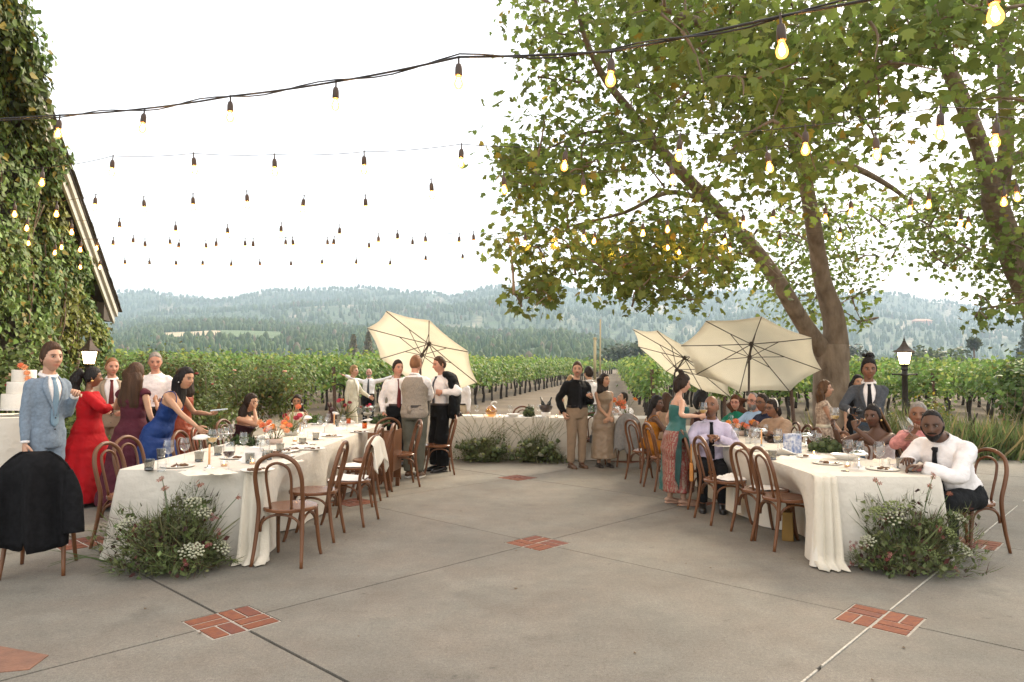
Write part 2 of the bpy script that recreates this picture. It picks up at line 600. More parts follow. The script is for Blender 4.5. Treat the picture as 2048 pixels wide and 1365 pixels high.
def bare(px, d, z):
    py = 0
    return mnoise.noise((px / 75, d / 90, 1.3)) + 0.6 * mnoise.noise((px / 24, d / 40, 4.3))
for a, d in enumerate(DS):
    for b_, px in enumerate(PXS):
        z = hill_z(px, d)
        V[a, b_] = ((px - 1024) / HF * d, d, z)
        t = max(0, min(1, (bare(px, d, z) - 0.42) * 3)) if d > 1000 else 0
        if px > 1500: t = max(t, max(0, min(1, (bare(px + 400, d * 1.3, z) - 0.30) * 3)))
        C[a, b_] = np.array((0.058, 0.094, 0.038)) * (1 - t) + np.array((0.40, 0.32, 0.23)) * t
na, nb = len(DS), len(PXS)
I = np.arange(na * nb).reshape(na, nb)
Fq = np.stack([I[:-1, :-1], I[:-1, 1:], I[1:, 1:], I[1:, :-1]], -1).reshape(-1, 4)
me = fast_mesh('hills', V.reshape(-1, 3), Fq, C.reshape(-1, 3), smooth=True)
M_hill = mat('hillside', attr=True, var=0.5, vscale=0.05, rough=0.95, bump=1.0, bscale=0.12, detail=8)
hills = tag(obj('hills', me, M_hill), kind='structure')
# two cleared fields low on the left slope: draped sheets
def drape(name, corners, col, lift):
    (x0, d0), (x1, d1) = corners
    n = 14
    vs, fs = [], []
    for i in range(n + 1):
        for j in range(7):
            px = x0 + (x1 - x0) * i / n
            d = d0 + (d1 - d0) * j / 6
            vs.append(((px - 1024) / HF * d, d, hill_z(px, d) + lift))
    for i in range(n):
        for j in range(6):
            k = i * 7 + j
            fs.append((k, k + 7, k + 8, k + 1))
    o = MB().add(vs, fs).build(name, mat(name, col, 0.95, var=0.25, vscale=0.08))
    return tag(o, kind='structure')
drape('field', ((330, 520), (445, 600)), (0.42, 0.33, 0.20), 3.0)
drape('meadow', ((440, 500), (560, 610)), (0.085, 0.13, 0.045), 3.2)

# the forest on the slopes reads as one mass
def cones(n, dlo, dhi, hlo, hhi, tiers, seed, pxr=(-250, 2300), conifer=0.6):
    r = np.random.default_rng(seed)
    Vs, Fs, Cs, base = [], [], [], 0
    cnt = 0
    while cnt < n:
        px = r.uniform(*pxr)
        d = math.sqrt(r.uniform(dlo ** 2, dhi ** 2))
        if 325 < px < 565 and 490 < d < 620: continue
        if d > 1000 and bare(px, d, 0) > 0.5 and r.random() < .9: continue
        if mnoise.noise((px / 60, d / 120, 9.0)) < -0.25 and r.random() < .6: continue
        z = hill_z(px, d)
        x = (px - 1024) / HF * d
        h = r.uniform(hlo, hhi) * (1.25 if r.random() < .12 else 1) * min(1, .45 + d / 1300)
        w = h * r.uniform(.15, .24)
        con = r.random() < conifer
        k = 5
        ang = r.uniform(0, 6.28) + np.arange(k) * 2 * np.pi / k
        prof = [(1.0, .08), (.72, .4), (.35, .72), (.05, 1.0)] if con else [(.8, .15), (1.35, .45), (1.15, .8), (.3, 1.0)]
        rings = [np.c_[x + np.cos(ang) * w * p * r.uniform(.75, 1.2, k), d + np.sin(ang) * w * p, np.full(k, z + h * q)] for p, q in prof]
        v = np.concatenate(rings)
        f = []
        for t in range(len(prof) - 1):
            for s in range(k):
                s2 = (s + 1) % k
                f.append((base + t * k + s, base + t * k + s2, base + (t + 1) * k + s2, base + (t + 1) * k + s))
        sh = r.uniform(.82, 1.18)
        c = np.array((.050, .094, .038) if con else (.078, .114, .042)) * sh
        if r.random() < .04: c = np.array((.15, .12, .075)) * sh
        Vs.append(v); Fs += f
        Cs.append(np.tile(c, (len(v), 1)))
        base += len(v)
        cnt += 1
    return np.concatenate(Vs), np.array(Fs), np.concatenate(Cs)
M_forest = mat('forest_green', attr=True, rough=0.9, var=0.35, vscale=0.35)
v, f, c = cones(23000, 270, 1000, 5.0, 9.5, 3, 5)
tag(obj('forest', fast_mesh('forest', v, f, c), M_forest), 'hazy mixed forest of pines covering the lower slopes', 'forest', kind='stuff')
v, f, c = cones(14000, 1000, 2290, 8, 15, 3, 6)
tag(obj('ridge_forest', fast_mesh('ridge_forest', v, f, c), M_forest), 'blue hazy woodland along the far mountain ridges', 'forest', kind='stuff')

# the air: pale haze between the patio and the mountains
hz = MB()
hz.box((0, 1560, 161), (7600, 3320, 334))
haze = hz.build('haze', None or mat('tmp_haze'), smooth=False)
hm = bpy.data.materials.new('haze_air')
hm.use_nodes = True
hm.node_tree.nodes.clear()
ho = hm.node_tree.nodes.new('ShaderNodeOutputMaterial')
hv = hm.node_tree.nodes.new('ShaderNodeVolumePrincipled')
hv.inputs['Color'].default_value = (0.60, 0.77, 0.93, 1)
hv.inputs['Density'].default_value = 0.00037
hv.inputs['Anisotropy'].default_value = 0.0
hm.node_tree.links.new(hv.outputs[0], ho.inputs['Volume'])
haze.data.materials.clear()
haze.data.materials.append(hm)
tag(haze, kind='stuff')
# ---------------------------------------------------------------- ivy-clad gable on the left
M_bark = mat('bark', (0.115, 0.078, 0.050), 0.95, col2=(0.27, 0.20, 0.14), vscale=6, stretch=(1, 1, .45), bump=0.9, bscale=26, detail=8)
M_wall = mat('old_wood_wall', (0.055, 0.042, 0.032), 0.9, var=0.4, vscale=3)
M_cream = mat('cream_paint', (0.52, 0.49, 0.42), 0.6, var=0.12, vscale=2.5)
M_shingle = mat('shingle', (0.085, 0.07, 0.055), 0.9, var=0.4, vscale=4)
M_soffit = mat('soffit_wood', (0.075, 0.055, 0.038), 0.8, var=0.3, vscale=3)
WA, WB = Vector((-8.15, 8.6, 0)), Vector((-10.32, 16.9, 0))     # foot of the gable wall, near to far corner
wd = (WB - WA).normalized()
wnrm = Vector((wd.y, -wd.x, 0))                                # out of the wall, towards the patio
wl = (WB - WA).length
EAVE_T, EAVE_Z = wl + 0.75, 3.02
SLOPE = 0.66
def rake_z(t):
    return EAVE_Z + (EAVE_T - t) * SLOPE
bld = thing('gable_building', 'old building whose gable wall is smothered in climbing ivy', 'building', WA)
def wp(t, z, off=0.0):
    """point on the wall, relative to its near foot: t along, z up, off outwards"""
    return wd * t + wnrm * off + Vector((0, 0, z))
T0 = -3.0
m = MB()
zz = 6.9
m.add([wp(T0, -.15), wp(wl, -.15), wp(wl, rake_z(wl) - .1), wp(T0, rake_z(T0) - .1), wp(T0, -.15, -6), wp(wl, -.15, -6), wp(wl, rake_z(wl) - .1, -6), wp(T0, rake_z(T0) - .1, -6)],
      [(0, 1, 2, 3), (1, 5, 6, 2), (5, 4, 7, 6), (4, 0, 3, 7)])
m.build('wall', M_wall, bld, smooth=False)
rs = Vector((0, 0, 0))
def board(name, t0, t1, dz0, dz1, o0, o1, material):
    b = MB()
    vs = []
    for t in (t0, t1):
        for dz, o in ((dz0, o0), (dz0, o1), (dz1, o1), (dz1, o0)):
            vs.append(wp(t, rake_z(t) + dz, o))
    b.add(vs, [(0, 1, 2, 3), (7, 6, 5, 4), (0, 4, 5, 1), (1, 5, 6, 2), (2, 6, 7, 3), (3, 7, 4, 0)])
    return b.build(name, material, roof, smooth=False)
rf = MB()
ru = Vector((0, 0, 1))
rf.add([wp(T0, rake_z(T0) + .04, .62), wp(EAVE_T + .12, rake_z(EAVE_T + .12) + .04, .62), wp(EAVE_T + .12, rake_z(EAVE_T + .12) + .04, -6.3), wp(T0, rake_z(T0) + .04, -6.3),
        wp(T0, rake_z(T0) + .10, .62), wp(EAVE_T + .12, rake_z(EAVE_T + .12) + .10, .62), wp(EAVE_T + .12, rake_z(EAVE_T + .12) + .10, -6.3), wp(T0, rake_z(T0) + .10, -6.3)],
       [(0, 1, 2, 3), (4, 7, 6, 5), (0, 4, 5, 1), (1, 5, 6, 2), (2, 6, 7, 3), (3, 7, 4, 0)])
roof = rf.build('roof', M_shingle, bld, smooth=False)
board('barge_board', T0, EAVE_T, -.34, -.02, .50, .545, M_cream)
board('barge_trim', T0, EAVE_T + .05, -.135, .035, .548, .60, M_cream)
board('soffit', T0, EAVE_T - .05, -.10, -.06, .01, .50, M_soffit)
b = MB()
b.add([wp(wl + .02, EAVE_Z + .12, .5), wp(EAVE_T, EAVE_Z - .30, .5), wp(wl + .02, EAVE_Z - .30, .5), wp(wl + .02, EAVE_Z + .12, -6), wp(EAVE_T, EAVE_Z - .30, -6), wp(wl + .02, EAVE_Z - .30, -6)],
      [(0, 1, 2), (5, 4, 3), (0, 3, 4, 1), (1, 4, 5, 2), (2, 5, 3, 0)])
b.build('eave_box', M_soffit, bld, smooth=False)
t = T0
while t < EAVE_T + .1:                                          # rows of shingle butts along the roof edge
    s = MB()
    w = rnd.uniform(.16, .24)
    p = [wp(t, rake_z(t) + .10, .60), wp(t + w * 1.12, rake_z(t + w * 1.12) + .115, .60)]
    q = [wp(t, rake_z(t) + .135, .60), wp(t + w * 1.12, rake_z(t + w * 1.12) + .14, .60)]
    e = wnrm * rnd.uniform(.05, .075)
    i_ = wnrm * -.5
    s.add([p[0] + e, p[1] + e, q[1] + e, q[0] + e, p[0] + i_, p[1] + i_, q[1] + i_, q[0] + i_], [(0, 1, 2, 3), (7, 6, 5, 4), (0, 4, 5, 1), (1, 5, 6, 2), (2, 6, 7, 3), (3, 7, 4, 0)])
    s.build('shingle', M_shingle, roof, smooth=False)
    t += w
# ivy: leaves over the wall, thicker in cushions, spilling over the barge boards up high
n = 26000
T = rng.uniform(-1.5, wl + .12, n)
Zr = EAVE_Z + (EAVE_T - T) * SLOPE
U = rng.random(n) ** 0.8
Zt = U * (Zr + 0.25 * np.clip((6.5 - T) / 3, -1.2, 1))
keep = (Zt < 7.6)
T, Zt, Zr = T[keep], Zt[keep], Zr[keep]
off = np.array([0.28 + 0.34 * mnoise.noise((a * .9, b_ * .9, .5)) + .16 * mnoise.noise((a * 2.6, b_ * 2.6, 2.5)) for a, b_ in zip(T, Zt)])
top = np.clip((Zt - Zr + .9) / .9, 0, 1)
off = off + top * np.where(T < 3.6, .50, np.where(T < 6.0, .2, -.15)) + rng.uniform(-.10, .16, len(T))
off = np.maximum(off, .05)
wdn, wnn = np.array(wd), np.array(wnrm)
pos = T[:, None] * wdn + off[:, None] * wnn + Zt[:, None] * np.array((0, 0, 1.0))
nr = wnn[None] + rng.normal(size=(len(T), 3)) * .45 + np.array((0, 0, .35))
vsz = rng.uniform(.08, .15, len(T))
cl = leafcols(len(T), (.15, .225, .06), .34, (.28, .22, .045), .08)
patch = np.array([mnoise.noise((a * .7, b_ * .7, 8.5)) for a, b_ in zip(T, Zt)])
cl[patch > .28] = leafcols(int((patch > .28).sum()), (.22, .24, .05), .3)
arr = [leaves_arrays(pos, vsz, nr, IVY, cl, droop=1.1)]
q = 4200
t_ = rng.uniform(-1.5, 4.1, q)
zz = EAVE_Z + (EAVE_T - t_) * SLOPE + rng.uniform(-.95, .30, q)
pp = t_[:, None] * wdn + rng.uniform(.45, .80, q)[:, None] * wnn + zz[:, None] * np.array((0, 0, 1.0))
arr.append(leaves_arrays(pp, rng.uniform(.10, .17, q), wnn[None] + rng.normal(size=(q, 3)) * .5 + np.array((0, 0, .4)), IVY, leafcols(q, (.11, .15, .04), .3, (.28, .22, .045), .12), droop=1.1))
# trailing strands under the eave and ragged sprays off the corner
for k in range(9):
    t0, z0 = rnd.uniform(wl - .1, EAVE_T - .05), rnd.uniform(2.4, 2.9)
    L = rnd.uniform(.5, 1.5)
    q = int(L * 70)
    zz = z0 - rng.random(q) * L
    pp = (t0 + rng.normal(size=q) * .06)[:, None] * wdn + (.35 + rng.normal(size=q) * .10)[:, None] * wnn + zz[:, None] * np.array((0, 0, 1.0))
    arr.append(leaves_arrays(pp, rng.uniform(.07, .13, q), wnn[None] + rng.normal(size=(q, 3)) * .6, IVY, leafcols(q, (.13, .15, .03), .3, (.30, .20, .04), .15), droop=1.2))
v, f, c = merge_arrays(arr)
iv = obj('ivy', fast_mesh('ivy', v, f, c), leafmat('ivy_leaf', .30), bld)
tag(iv, kind='stuff')
m = MB()
for k in range(16):                                             # old woody stems over the leaves
    t0 = rnd.uniform(.5, wl - .3)
    pts = [wp(t0 + .25 * math.sin(q * 1.3 + k), .2 + q * .75, .30 + .12 * math.sin(q * 2.1 + k)) for q in range(int(rake_z(t0) / .8))]
    if len(pts) > 3: m.tube(smooth_path(pts, 3), .014, 5)
m.build('ivy_stem', M_bark, bld)

# ---------------------------------------------------------------- plane trees
M_leaf = leafmat('plane_leaf', .58)
def limb(mb, pts, rads, n=9, sub=5):
    P = smooth_path(pts, sub)
    k = len(P)
    xs = np.linspace(0, len(pts) - 1, k)
    rr = np.interp(xs, range(len(rads)), rads)
    rr = [r * (1 + .07 * mnoise.noise((p.x * 2, p.y * 2, p.z * 2))) for r, p in zip(rr, P)]
    mb.tube(P, rr, n)
    return P
def inv(px, py, d):
    """world point at depth d on the sight line of a photo pixel: used only to read the tree's real layout off the photo"""
    u2, v2 = px - 1024, 682.5 - py
    c, s = math.cos(.0088), math.sin(.0088)
    u, v = (u2 * c - v2 * s) / HF, (u2 * s + v2 * c) / HF
    D = Vector((u, math.cos(.0467) - v * math.sin(.0467), math.sin(.0467) + v * math.cos(.0467)))
    return Vector((0, 0, 1.5)) + D * (d / D.y)

def plane_tree(name, label, base, limbs, twigs, clusters, nleaf, seed, big):
    """limbs: list of (points, radii); clusters: list of (centre, radius)"""
    r = np.random.default_rng(seed)
    rt = thing(name, label, 'tree', base)
    B = Vector(base)
    skel = []
    for k, (pts, rads) in enumerate(limbs):
        mb = MB()
        P = limb(mb, [Vector(p) - B for p in pts], rads, 14 if k == 0 else 11)
        mb.build('trunk' if k == 0 else 'limb', M_bark, rt)
        xs = np.linspace(0, 1, len(P))
        skel += [(p, .30 * rads[-1] + (1 - x) * .01) for p, x in zip(P, xs)] if k else []
    SK = np.array([p for p, _ in skel])
    mb = MB()
    order = sorted(range(len(clusters)), key=lambda q: min(((Vector(clusters[q][0]) - B) - p).length for p, _ in skel))
    for q in order:
        c, rad = clusters[q]
        c = Vector(c) - B
        d = np.linalg.norm(SK - np.array(c), axis=1) + .35 * np.maximum(0, SK[:, 2] - c.z)
        s = Vector(SK[int(d.argmin())])
        L = (c - s).length
        if L < .15: continue
        midp = s.lerp(c, .5) + Vector((r.normal() * .1 * L, r.normal() * .1 * L, .10 * L))
        P = smooth_path([s, midp, c], 4)
        r0 = min(.045, .012 + .012 * L)
        mb.tube(P, [r0 + (.005 - r0) * i / (len(P) - 1) for i in range(len(P))], 5)
        SK = np.concatenate([SK, np.array([tuple(p) for p in P[1:]])])
    tw = mb.build('branch', M_bark, rt)
    tag(tw, kind='stuff')
    w = np.array([rad ** 1.7 for _, rad in clusters])
    idx = r.choice(len(clusters), nleaf, p=w / w.sum())
    cen = np.array([tuple(Vector(c) - B) for c, _ in clusters])[idx]
    rads = np.array([rad for _, rad in clusters])[idx]
    o = r.normal(size=(nleaf, 3))
    o = o / np.linalg.norm(o, axis=1, keepdims=True) * (r.random(nleaf) ** .45)[:, None]
    o[:, 2] *= .75
    pos = cen + o * rads[:, None]
    nr = o * .5 + r.normal(size=(nleaf, 3)) * .55 + np.array((0, 0, .55))
    size = r.uniform(.07, .155, nleaf)
    tone = 1 + .35 * np.array([mnoise.noise(tuple(p * .9)) for p in cen])[:, None]
    col = leafcols(nleaf, (.158, .205, .048), .28, (.28, .21, .035), .03) * tone
    wpos = pos + np.array(B) - np.array((0, 0, 1.5))
    dist = np.linalg.norm(wpos, axis=1)
    app = size / np.maximum(dist, .5)
    inview = (np.abs(wpos[:, 0] / np.maximum(wpos[:, 1], .1)) < .72) & (wpos[:, 1] > 1) & (wpos[:, 2] / np.maximum(wpos[:, 1], .1) < .53)
    pick = np.argsort(-(app * inview))[:big]
    rest = np.ones(nleaf, bool)
    rest[pick] = False
    v, f, c = leaves_arrays(pos[rest], size[rest], nr[rest], MAPLE, col[rest].clip(.004, .5), droop=.9)
    cr = obj('crown', fast_mesh('crown', v, f, c), M_leaf, rt)
    tag(cr, kind='stuff')
    protos = []
    for k in range(8):
        cc = leafcols(1, (.155, .203, .048), .2, (.26, .19, .03), .03)
        me = fast_mesh('leaf', MAPLE[0], MAPLE[1], np.repeat(cc, len(MAPLE[0]), 0))
        me.materials.append(M_leaf)
        protos.append(me)
    for k in pick:
        o = bpy.data.objects.new('leaf', protos[int(r.integers(8))])
        zc = Vector(nr[k]).normalized()
        tv = Vector(r.normal(size=3)) + Vector((0, 0, -.9))
        tv = (tv - zc * tv.dot(zc)).normalized()
        M = Matrix((tv.cross(zc), tv, zc)).transposed().to_4x4()
        o.matrix_local = Matrix.Translation(Vector(pos[k])) @ M @ Matrix.Scale(float(size[k]), 4)
        link(o, cr)
    return rt

def region_clusters(polys, n, dlo, dhi, rlo, rhi, seed, zmin=2.35):
    """cluster centres inside the canopy's volume; polys are outlines of the canopy as the photo shows it"""
    r = random.Random(seed)
    out = []
    def inside(p, poly):
        c = False
        for i in range(len(poly)):
            (x1, y1), (x2, y2) = poly[i], poly[i - 1]
            if (y1 > p[1]) != (y2 > p[1]) and p[0] < (x2 - x1) * (p[1] - y1) / (y2 - y1) + x1: c = not c
        return c
    tries = 0
    while len(out) < n and tries < 40000:
        tries += 1
        poly, dl, dh, wgt = r.choices(polys, [p[3] for p in polys])[0]
        xs, ys = [p[0] for p in poly], [p[1] for p in poly]
        p = (r.uniform(min(xs), max(xs)), r.uniform(min(ys), max(ys)))
        if not inside(p, poly): continue
        d = r.uniform(dl, dh)
        q = inv(p[0], p[1], d)
        if q.z < zmin: continue
        sz = min(1.0, math.sqrt((max(xs) - min(xs)) * (max(ys) - min(ys))) / 290)
        out.append((q, r.uniform(rlo, rhi) * (.75 + .25 * d / 9) * max(.35, sz)))
    return out
TB = (6.45, 14.0, -.14)
fork = inv(1662, 690, 14)
limbs = [([TB, inv(1664, 800, 14), fork], [.45, .355, .32]),
         ([inv(1672, 720, 14), inv(1668, 640, 13.9), inv(1645, 560, 13.7), inv(1630, 470, 13.3), inv(1608, 350, 12.6), inv(1575, 240, 11.8), inv(1535, 110, 10.8), inv(1500, -60, 9.8)], [.27, .21, .17, .145, .125, .095, .07, .03]),
         ([inv(1655, 715, 14), inv(1605, 645, 13.7), inv(1560, 570, 13.2), inv(1500, 488, 12.6), inv(1420, 405, 12), inv(1335, 315, 11.4), inv(1262, 225, 10.9), inv(1205, 150, 10.4), inv(1165, 60, 10), inv(1140, -60, 9.6)], [.19, .165, .145, .125, .11, .09, .07, .05, .032, .012]),
         ([inv(1420, 405, 12), inv(1340, 385, 11.4), inv(1250, 425, 10.8), inv(1150, 450, 10.4)], [.05, .04, .028, .012]),
         ([inv(1330, 310, 11.4), inv(1260, 270, 10.9), inv(1180, 265, 10.4), inv(1090, 300, 10)], [.05, .036, .025, .012]),
         ([inv(1590, 290, 12.2), inv(1700, 190, 10.5), inv(1820, 110, 8.5), inv(1900, 60, 7)], [.12, .10, .07, .03]),
         ([inv(1605, 340, 12.5), inv(1690, 330, 13), inv(1790, 380, 13.5), inv(1840, 430, 14)], [.09, .07, .045, .015]),
         ([inv(1540, 130, 10.9), inv(1430, 60, 8.5), inv(1330, 20, 6.8)], [.10, .07, .02])]
polys = [([(1050, 0), (1600, 0), (1600, 330), (1480, 360), (1400, 270), (1270, 200), (1215, 330), (1120, 440), (1040, 380), (1020, 240), (1060, 130)], 8.0, 12.5, 3.0),
         ([(1180, -60), (1980, -60), (1960, 90), (1860, 180), (1660, 230), (1330, 160)], 5.6, 9.5, 1.6),
         ([(1400, 120), (1800, 120), (1800, 340), (1690, 430), (1480, 450), (1420, 330)], 7.0, 14, 1.0),
         ([(985, 300), (1110, 300), (1110, 400), (1060, 420), (1010, 360)], 8.5, 11, .5),
         ([(975, 470), (1110, 440), (1180, 500), (1100, 560), (980, 530)], 8.5, 11, .6),
         ([(1100, 470), (1420, 440), (1500, 500), (1420, 560), (1120, 570)], 9, 13, 1.7),
         ([(1020, 555), (1110, 555), (1100, 615), (1035, 620)], 8.8, 10, .5),
         ([(1215, 545), (1330, 545), (1290, 622), (1230, 630)], 9, 11, .55),
         ([(1300, 540), (1460, 540), (1430, 622), (1340, 605)], 9, 12, .6),
         ([(1490, 440), (1800, 400), (1830, 470), (1760, 590), (1690, 640), (1560, 640), (1520, 560)], 14.2, 19, 1.1),
         ([(1000, -420), (1700, -420), (1800, -20), (1010, -20)], 8, 13, 1.2),
         ([(1690, 560), (1780, 560), (1730, 650), (1690, 660)], 13, 16, .12),
         ([(1190, 90), (1260, 130), (1400, 330), (1520, 470), (1600, 590), (1540, 600), (1400, 440), (1250, 280)], 9.3, 11.6, .75)]
cl = region_clusters(polys, 450, 0, 0, .5, .95, 3)
plane_tree('plane_tree', 'large plane tree with forked trunk and leafy canopy over the right table', TB, limbs, None, cl, 22000, 21, 220)
TB2 = (11.2, 14.2, -.14)
limbs2 = [([TB2, (10.9, 13.9, 1.6), inv(2085, 640, 13.5), inv(2030, 520, 13), inv(1985, 395, 12.4)], [.40, .34, .27, .23, .20]),
          ([inv(1990, 410, 12.45), inv(1962, 300, 12), inv(1915, 180, 11.2), inv(1870, 80, 10.4), inv(1830, -40, 9.4)], [.17, .145, .12, .085, .04]),
          ([inv(1992, 420, 12.5), inv(2012, 300, 12.2), inv(2008, 150, 11.8), inv(2000, -30, 11.2)], [.15, .125, .10, .05]),
          ([inv(1975, 350, 12.2), inv(2060, 300, 12.2), inv(2160, 250, 12)], [.11, .09, .04]),
          ([inv(2020, 500, 13), inv(2080, 430, 13.2), inv(2200, 380, 13.5)], [.12, .08, .03])]
polys2 = [([(1830, -60), (2250, -60), (2250, 320), (2030, 300), (1880, 190)], 6, 13, 1.6),
          ([(1850, 330), (2060, 330), (2120, 540), (1990, 560), (1880, 500), (1840, 430)], 11, 16, 1.2),
          ([(2000, 300), (2300, 300), (2300, 560), (2120, 600), (2050, 480)], 10, 16, 1.0),
          ([(1940, 590), (2120, 560), (2120, 665), (2010, 655), (1950, 640)], 9, 12, .55),
          ([(1800, 440), (1930, 420), (1960, 540), (1880, 560), (1810, 510)], 12, 16, .45),
          ([(1900, -420), (2500, -420), (2500, -40), (1900, -40)], 8, 14, .7)]
cl2 = region_clusters(polys2, 200, 0, 0, .5, .95, 9)
plane_tree('plane_tree', 'second plane tree leaning in from the right beside the lamp post', TB2, limbs2, None, cl2, 10000, 22, 80)

# ---------------------------------------------------------------- vineyard
M_vine = leafmat('vine_leaf', .42)
M_vtrunk = mat('vine_trunk', (0.040, 0.030, 0.022), 0.95, var=0.4, vscale=20, bump=0.6, bscale=40)
M_post = mat('vine_post', (0.10, 0.055, 0.035), 0.9, var=0.3, vscale=20)
def vine_meshes(nleaf, seed, size):
    r = np.random.default_rng(seed)
    pos = np.c_[r.normal(0, .55, nleaf).clip(-1.15, 1.15), r.normal(0, .28, nleaf), 1.52 + r.normal(0, .27, nleaf)]
    shoots = r.random(nleaf) < .13
    pos[shoots, 2] = 1.9 + r.random(shoots.sum()) * .4
    hang = r.random(nleaf) < .12
    pos[hang, 2] = .95 + r.random(hang.sum()) * .3
    for k in range(nleaf):
        pos[k, 2] += .12 * mnoise.noise((pos[k, 0] * 2.2, pos[k, 1] * 2, seed * 3.3))
    nr = np.c_[r.normal(0, .5, nleaf), pos[:, 1] * 2 + r.normal(0, .5, nleaf), r.uniform(.1, 1.2, nleaf)]
    sz = r.uniform(.7, 1.25, nleaf) * size
    col = leafcols(nleaf, (.145, .235, .055), .28, (.28, .32, .08), .22)
    v, f, c = leaves_arrays(pos, sz, nr, IVY if size < .2 else QUAD, col, droop=.8)
    me = fast_mesh('foliage', v, f, c)
    me.materials.append(M_vine)
    t = MB()
    P = [(0, 0, -.02), (.03 * r.normal(), .03 * r.normal(), .35), (.04 * r.normal(), .03, .75), (0, 0, 1.08)]
    t.tube(smooth_path(P, 3), [.075, .068, .066, .06, .058, .056, .056, .06, .065, .07], 6)
    for s in (-1, 1):
        t.tube(smooth_path([(0, 0, 1.0), (s * .3, .02, 1.12), (s * .8, .0, 1.14)], 3), [.045, .04, .035, .03, .026, .022, .018], 5)
    mt = t.mesh('trunk')
    mt.materials.append(M_vtrunk)
    return me, mt
VM = [vine_meshes(520, 40 + k, .16) for k in range(5)]
rows = []
for k in range(26):
    rows.append((-9.4 - 2.45 * k, .22, 25.8 + .25 * (k % 3), 'left'))
for k in range(22):
    rows.append((1.5 + 2.45 * k, .14, 25.2 + .2 * (k % 3), 'right'))
plants = []
for k, (x0, sl, ys, side) in enumerate(rows):
    y = ys
    while y < 122:
        x = x0 + sl * y
        if abs(x) < .80 * y + 3:
            plants.append((x + rnd.uniform(-.08, .08), y, sl, k, side))
        y += 1.75
def vis(p):
    x, y, sl, k, side = p
    front = (k if side == 'left' else k - 26)
    edge = -9 if front < 1 else (0 if front < 3 else 6)
    return y + edge * 2.2
plants.sort(key=vis)
ORD = 'first second third fourth fifth sixth seventh eighth ninth tenth eleventh twelfth thirteenth fourteenth fifteenth sixteenth seventeenth eighteenth nineteenth twentieth'.split() + ['outermost'] * 10
heads = set()
for n_, (x, y, sl, k, side) in enumerate(plants[:300]):
    nth = ORD[k if side == 'left' else k - 26]
    head = (k not in heads)
    heads.add(k)
    lab = ('grapevine at the near end of the %s row %s of the dirt avenue' if head else 'grapevine farther along the %s row %s of the dirt avenue') % (nth, side)
    rt = thing('grapevine', lab, 'grapevine', (x, y, zg(y) + .01), math.pi / 2 - math.atan(sl) + rnd.uniform(-.1, .1) + (math.pi if rnd.random() < .5 else 0),
               None if head else 'vines of the %s row %s of the avenue' % (nth, side))
    a, t = rnd.choice(VM)
    s = rnd.uniform(.94, 1.08)
    rt.scale = (1.0, rnd.uniform(.9, 1.2), s)
    o1 = link(bpy.data.objects.new('trunk', t), rt)
    o2 = link(bpy.data.objects.new('foliage', a), rt)
rest = plants[300:]
arr, tb = [], MB()
for x, y, sl, k, side in rest:
    q = 70 if y < 70 else 34
    sz = .30 if y < 70 else .48
    px_ = np.c_[x + sl * 0 + rng.normal(0, .26, q), y + rng.normal(0, .62, q), zg(y) + 1.46 + rng.normal(0, .26, q) + (rng.random(q) < .12) * .45]
    arr.append(leaves_arrays(px_, rng.uniform(.7, 1.2, q) * sz, np.c_[rng.normal(0, .7, (q, 2)), rng.uniform(.1, 1.2, q)], QUAD, leafcols(q, (.145, .225, .058), .28, (.24, .27, .07), .2), droop=.8))
    tb.add([(x - .06, y, zg(y)), (x + .06, y, zg(y)), (x + .05, y, zg(y) + 1.25), (x - .05, y, zg(y) + 1.25), (x, y - .06, zg(y)), (x, y + .06, zg(y)), (x, y + .05, zg(y) + 1.25), (x, y - .05, zg(y) + 1.25)], [(0, 1, 2, 3), (4, 5, 6, 7)])
v, f, c = merge_arrays(arr)
far = thing('vineyard', 'distant rows of green vines running towards the hills', 'vineyard', (0, 0, 0))
far['kind'] = 'stuff'
o = obj('foliage', fast_mesh('foliage', v, f, c), M_vine, far); o['kind'] = 'stuff'
o = tb.build('trunk', M_vtrunk, far, smooth=False); o['kind'] = 'stuff'
pm = MB()
pm.box((0, 0, .92), (.09, .09, 1.9))
pme = pm.mesh('row_post', smooth=False); pme.materials.append(M_post)
for k, (x0, sl, ys, side) in enumerate(rows):
    if abs(x0 + sl * ys) > .78 * ys: continue
    y = ys - .7
    o = obj('row_post', pme, None, None, (x0 + sl * y, y, -.16))
    o.rotation_euler = (R(rnd.uniform(-4, 2)), R(rnd.uniform(-3, 3)), rnd.uniform(0, 1))
    tag(o, 'brown wooden post at the head of the %s vine row %s of the avenue' % (ORD[k if side == 'left' else k - 26], side), 'post', 'posts at the heads of the vine rows')
M_wire = mat('wire', (0.25, 0.24, 0.22), 0.5, metal=0.6)
for k, (x0, sl, ys, side) in enumerate(rows):
    if abs(x0 + sl * ys) > .78 * ys or ys + 1 > 60: continue
    w = MB()
    for z in (.62, 1.05):
        w.tube([(x0 + sl * (ys - .7), ys - .7, z), (x0 + sl * (ys + 24), ys + 24, z + .02 * 24)], .006, 4)
    tag(w.build('trellis_wire', M_wire), 'pair of trellis wires along the %s vine row %s of the avenue' % (ORD[k if side == 'left' else k - 26], side), 'wire', 'trellis wires of the vine rows')

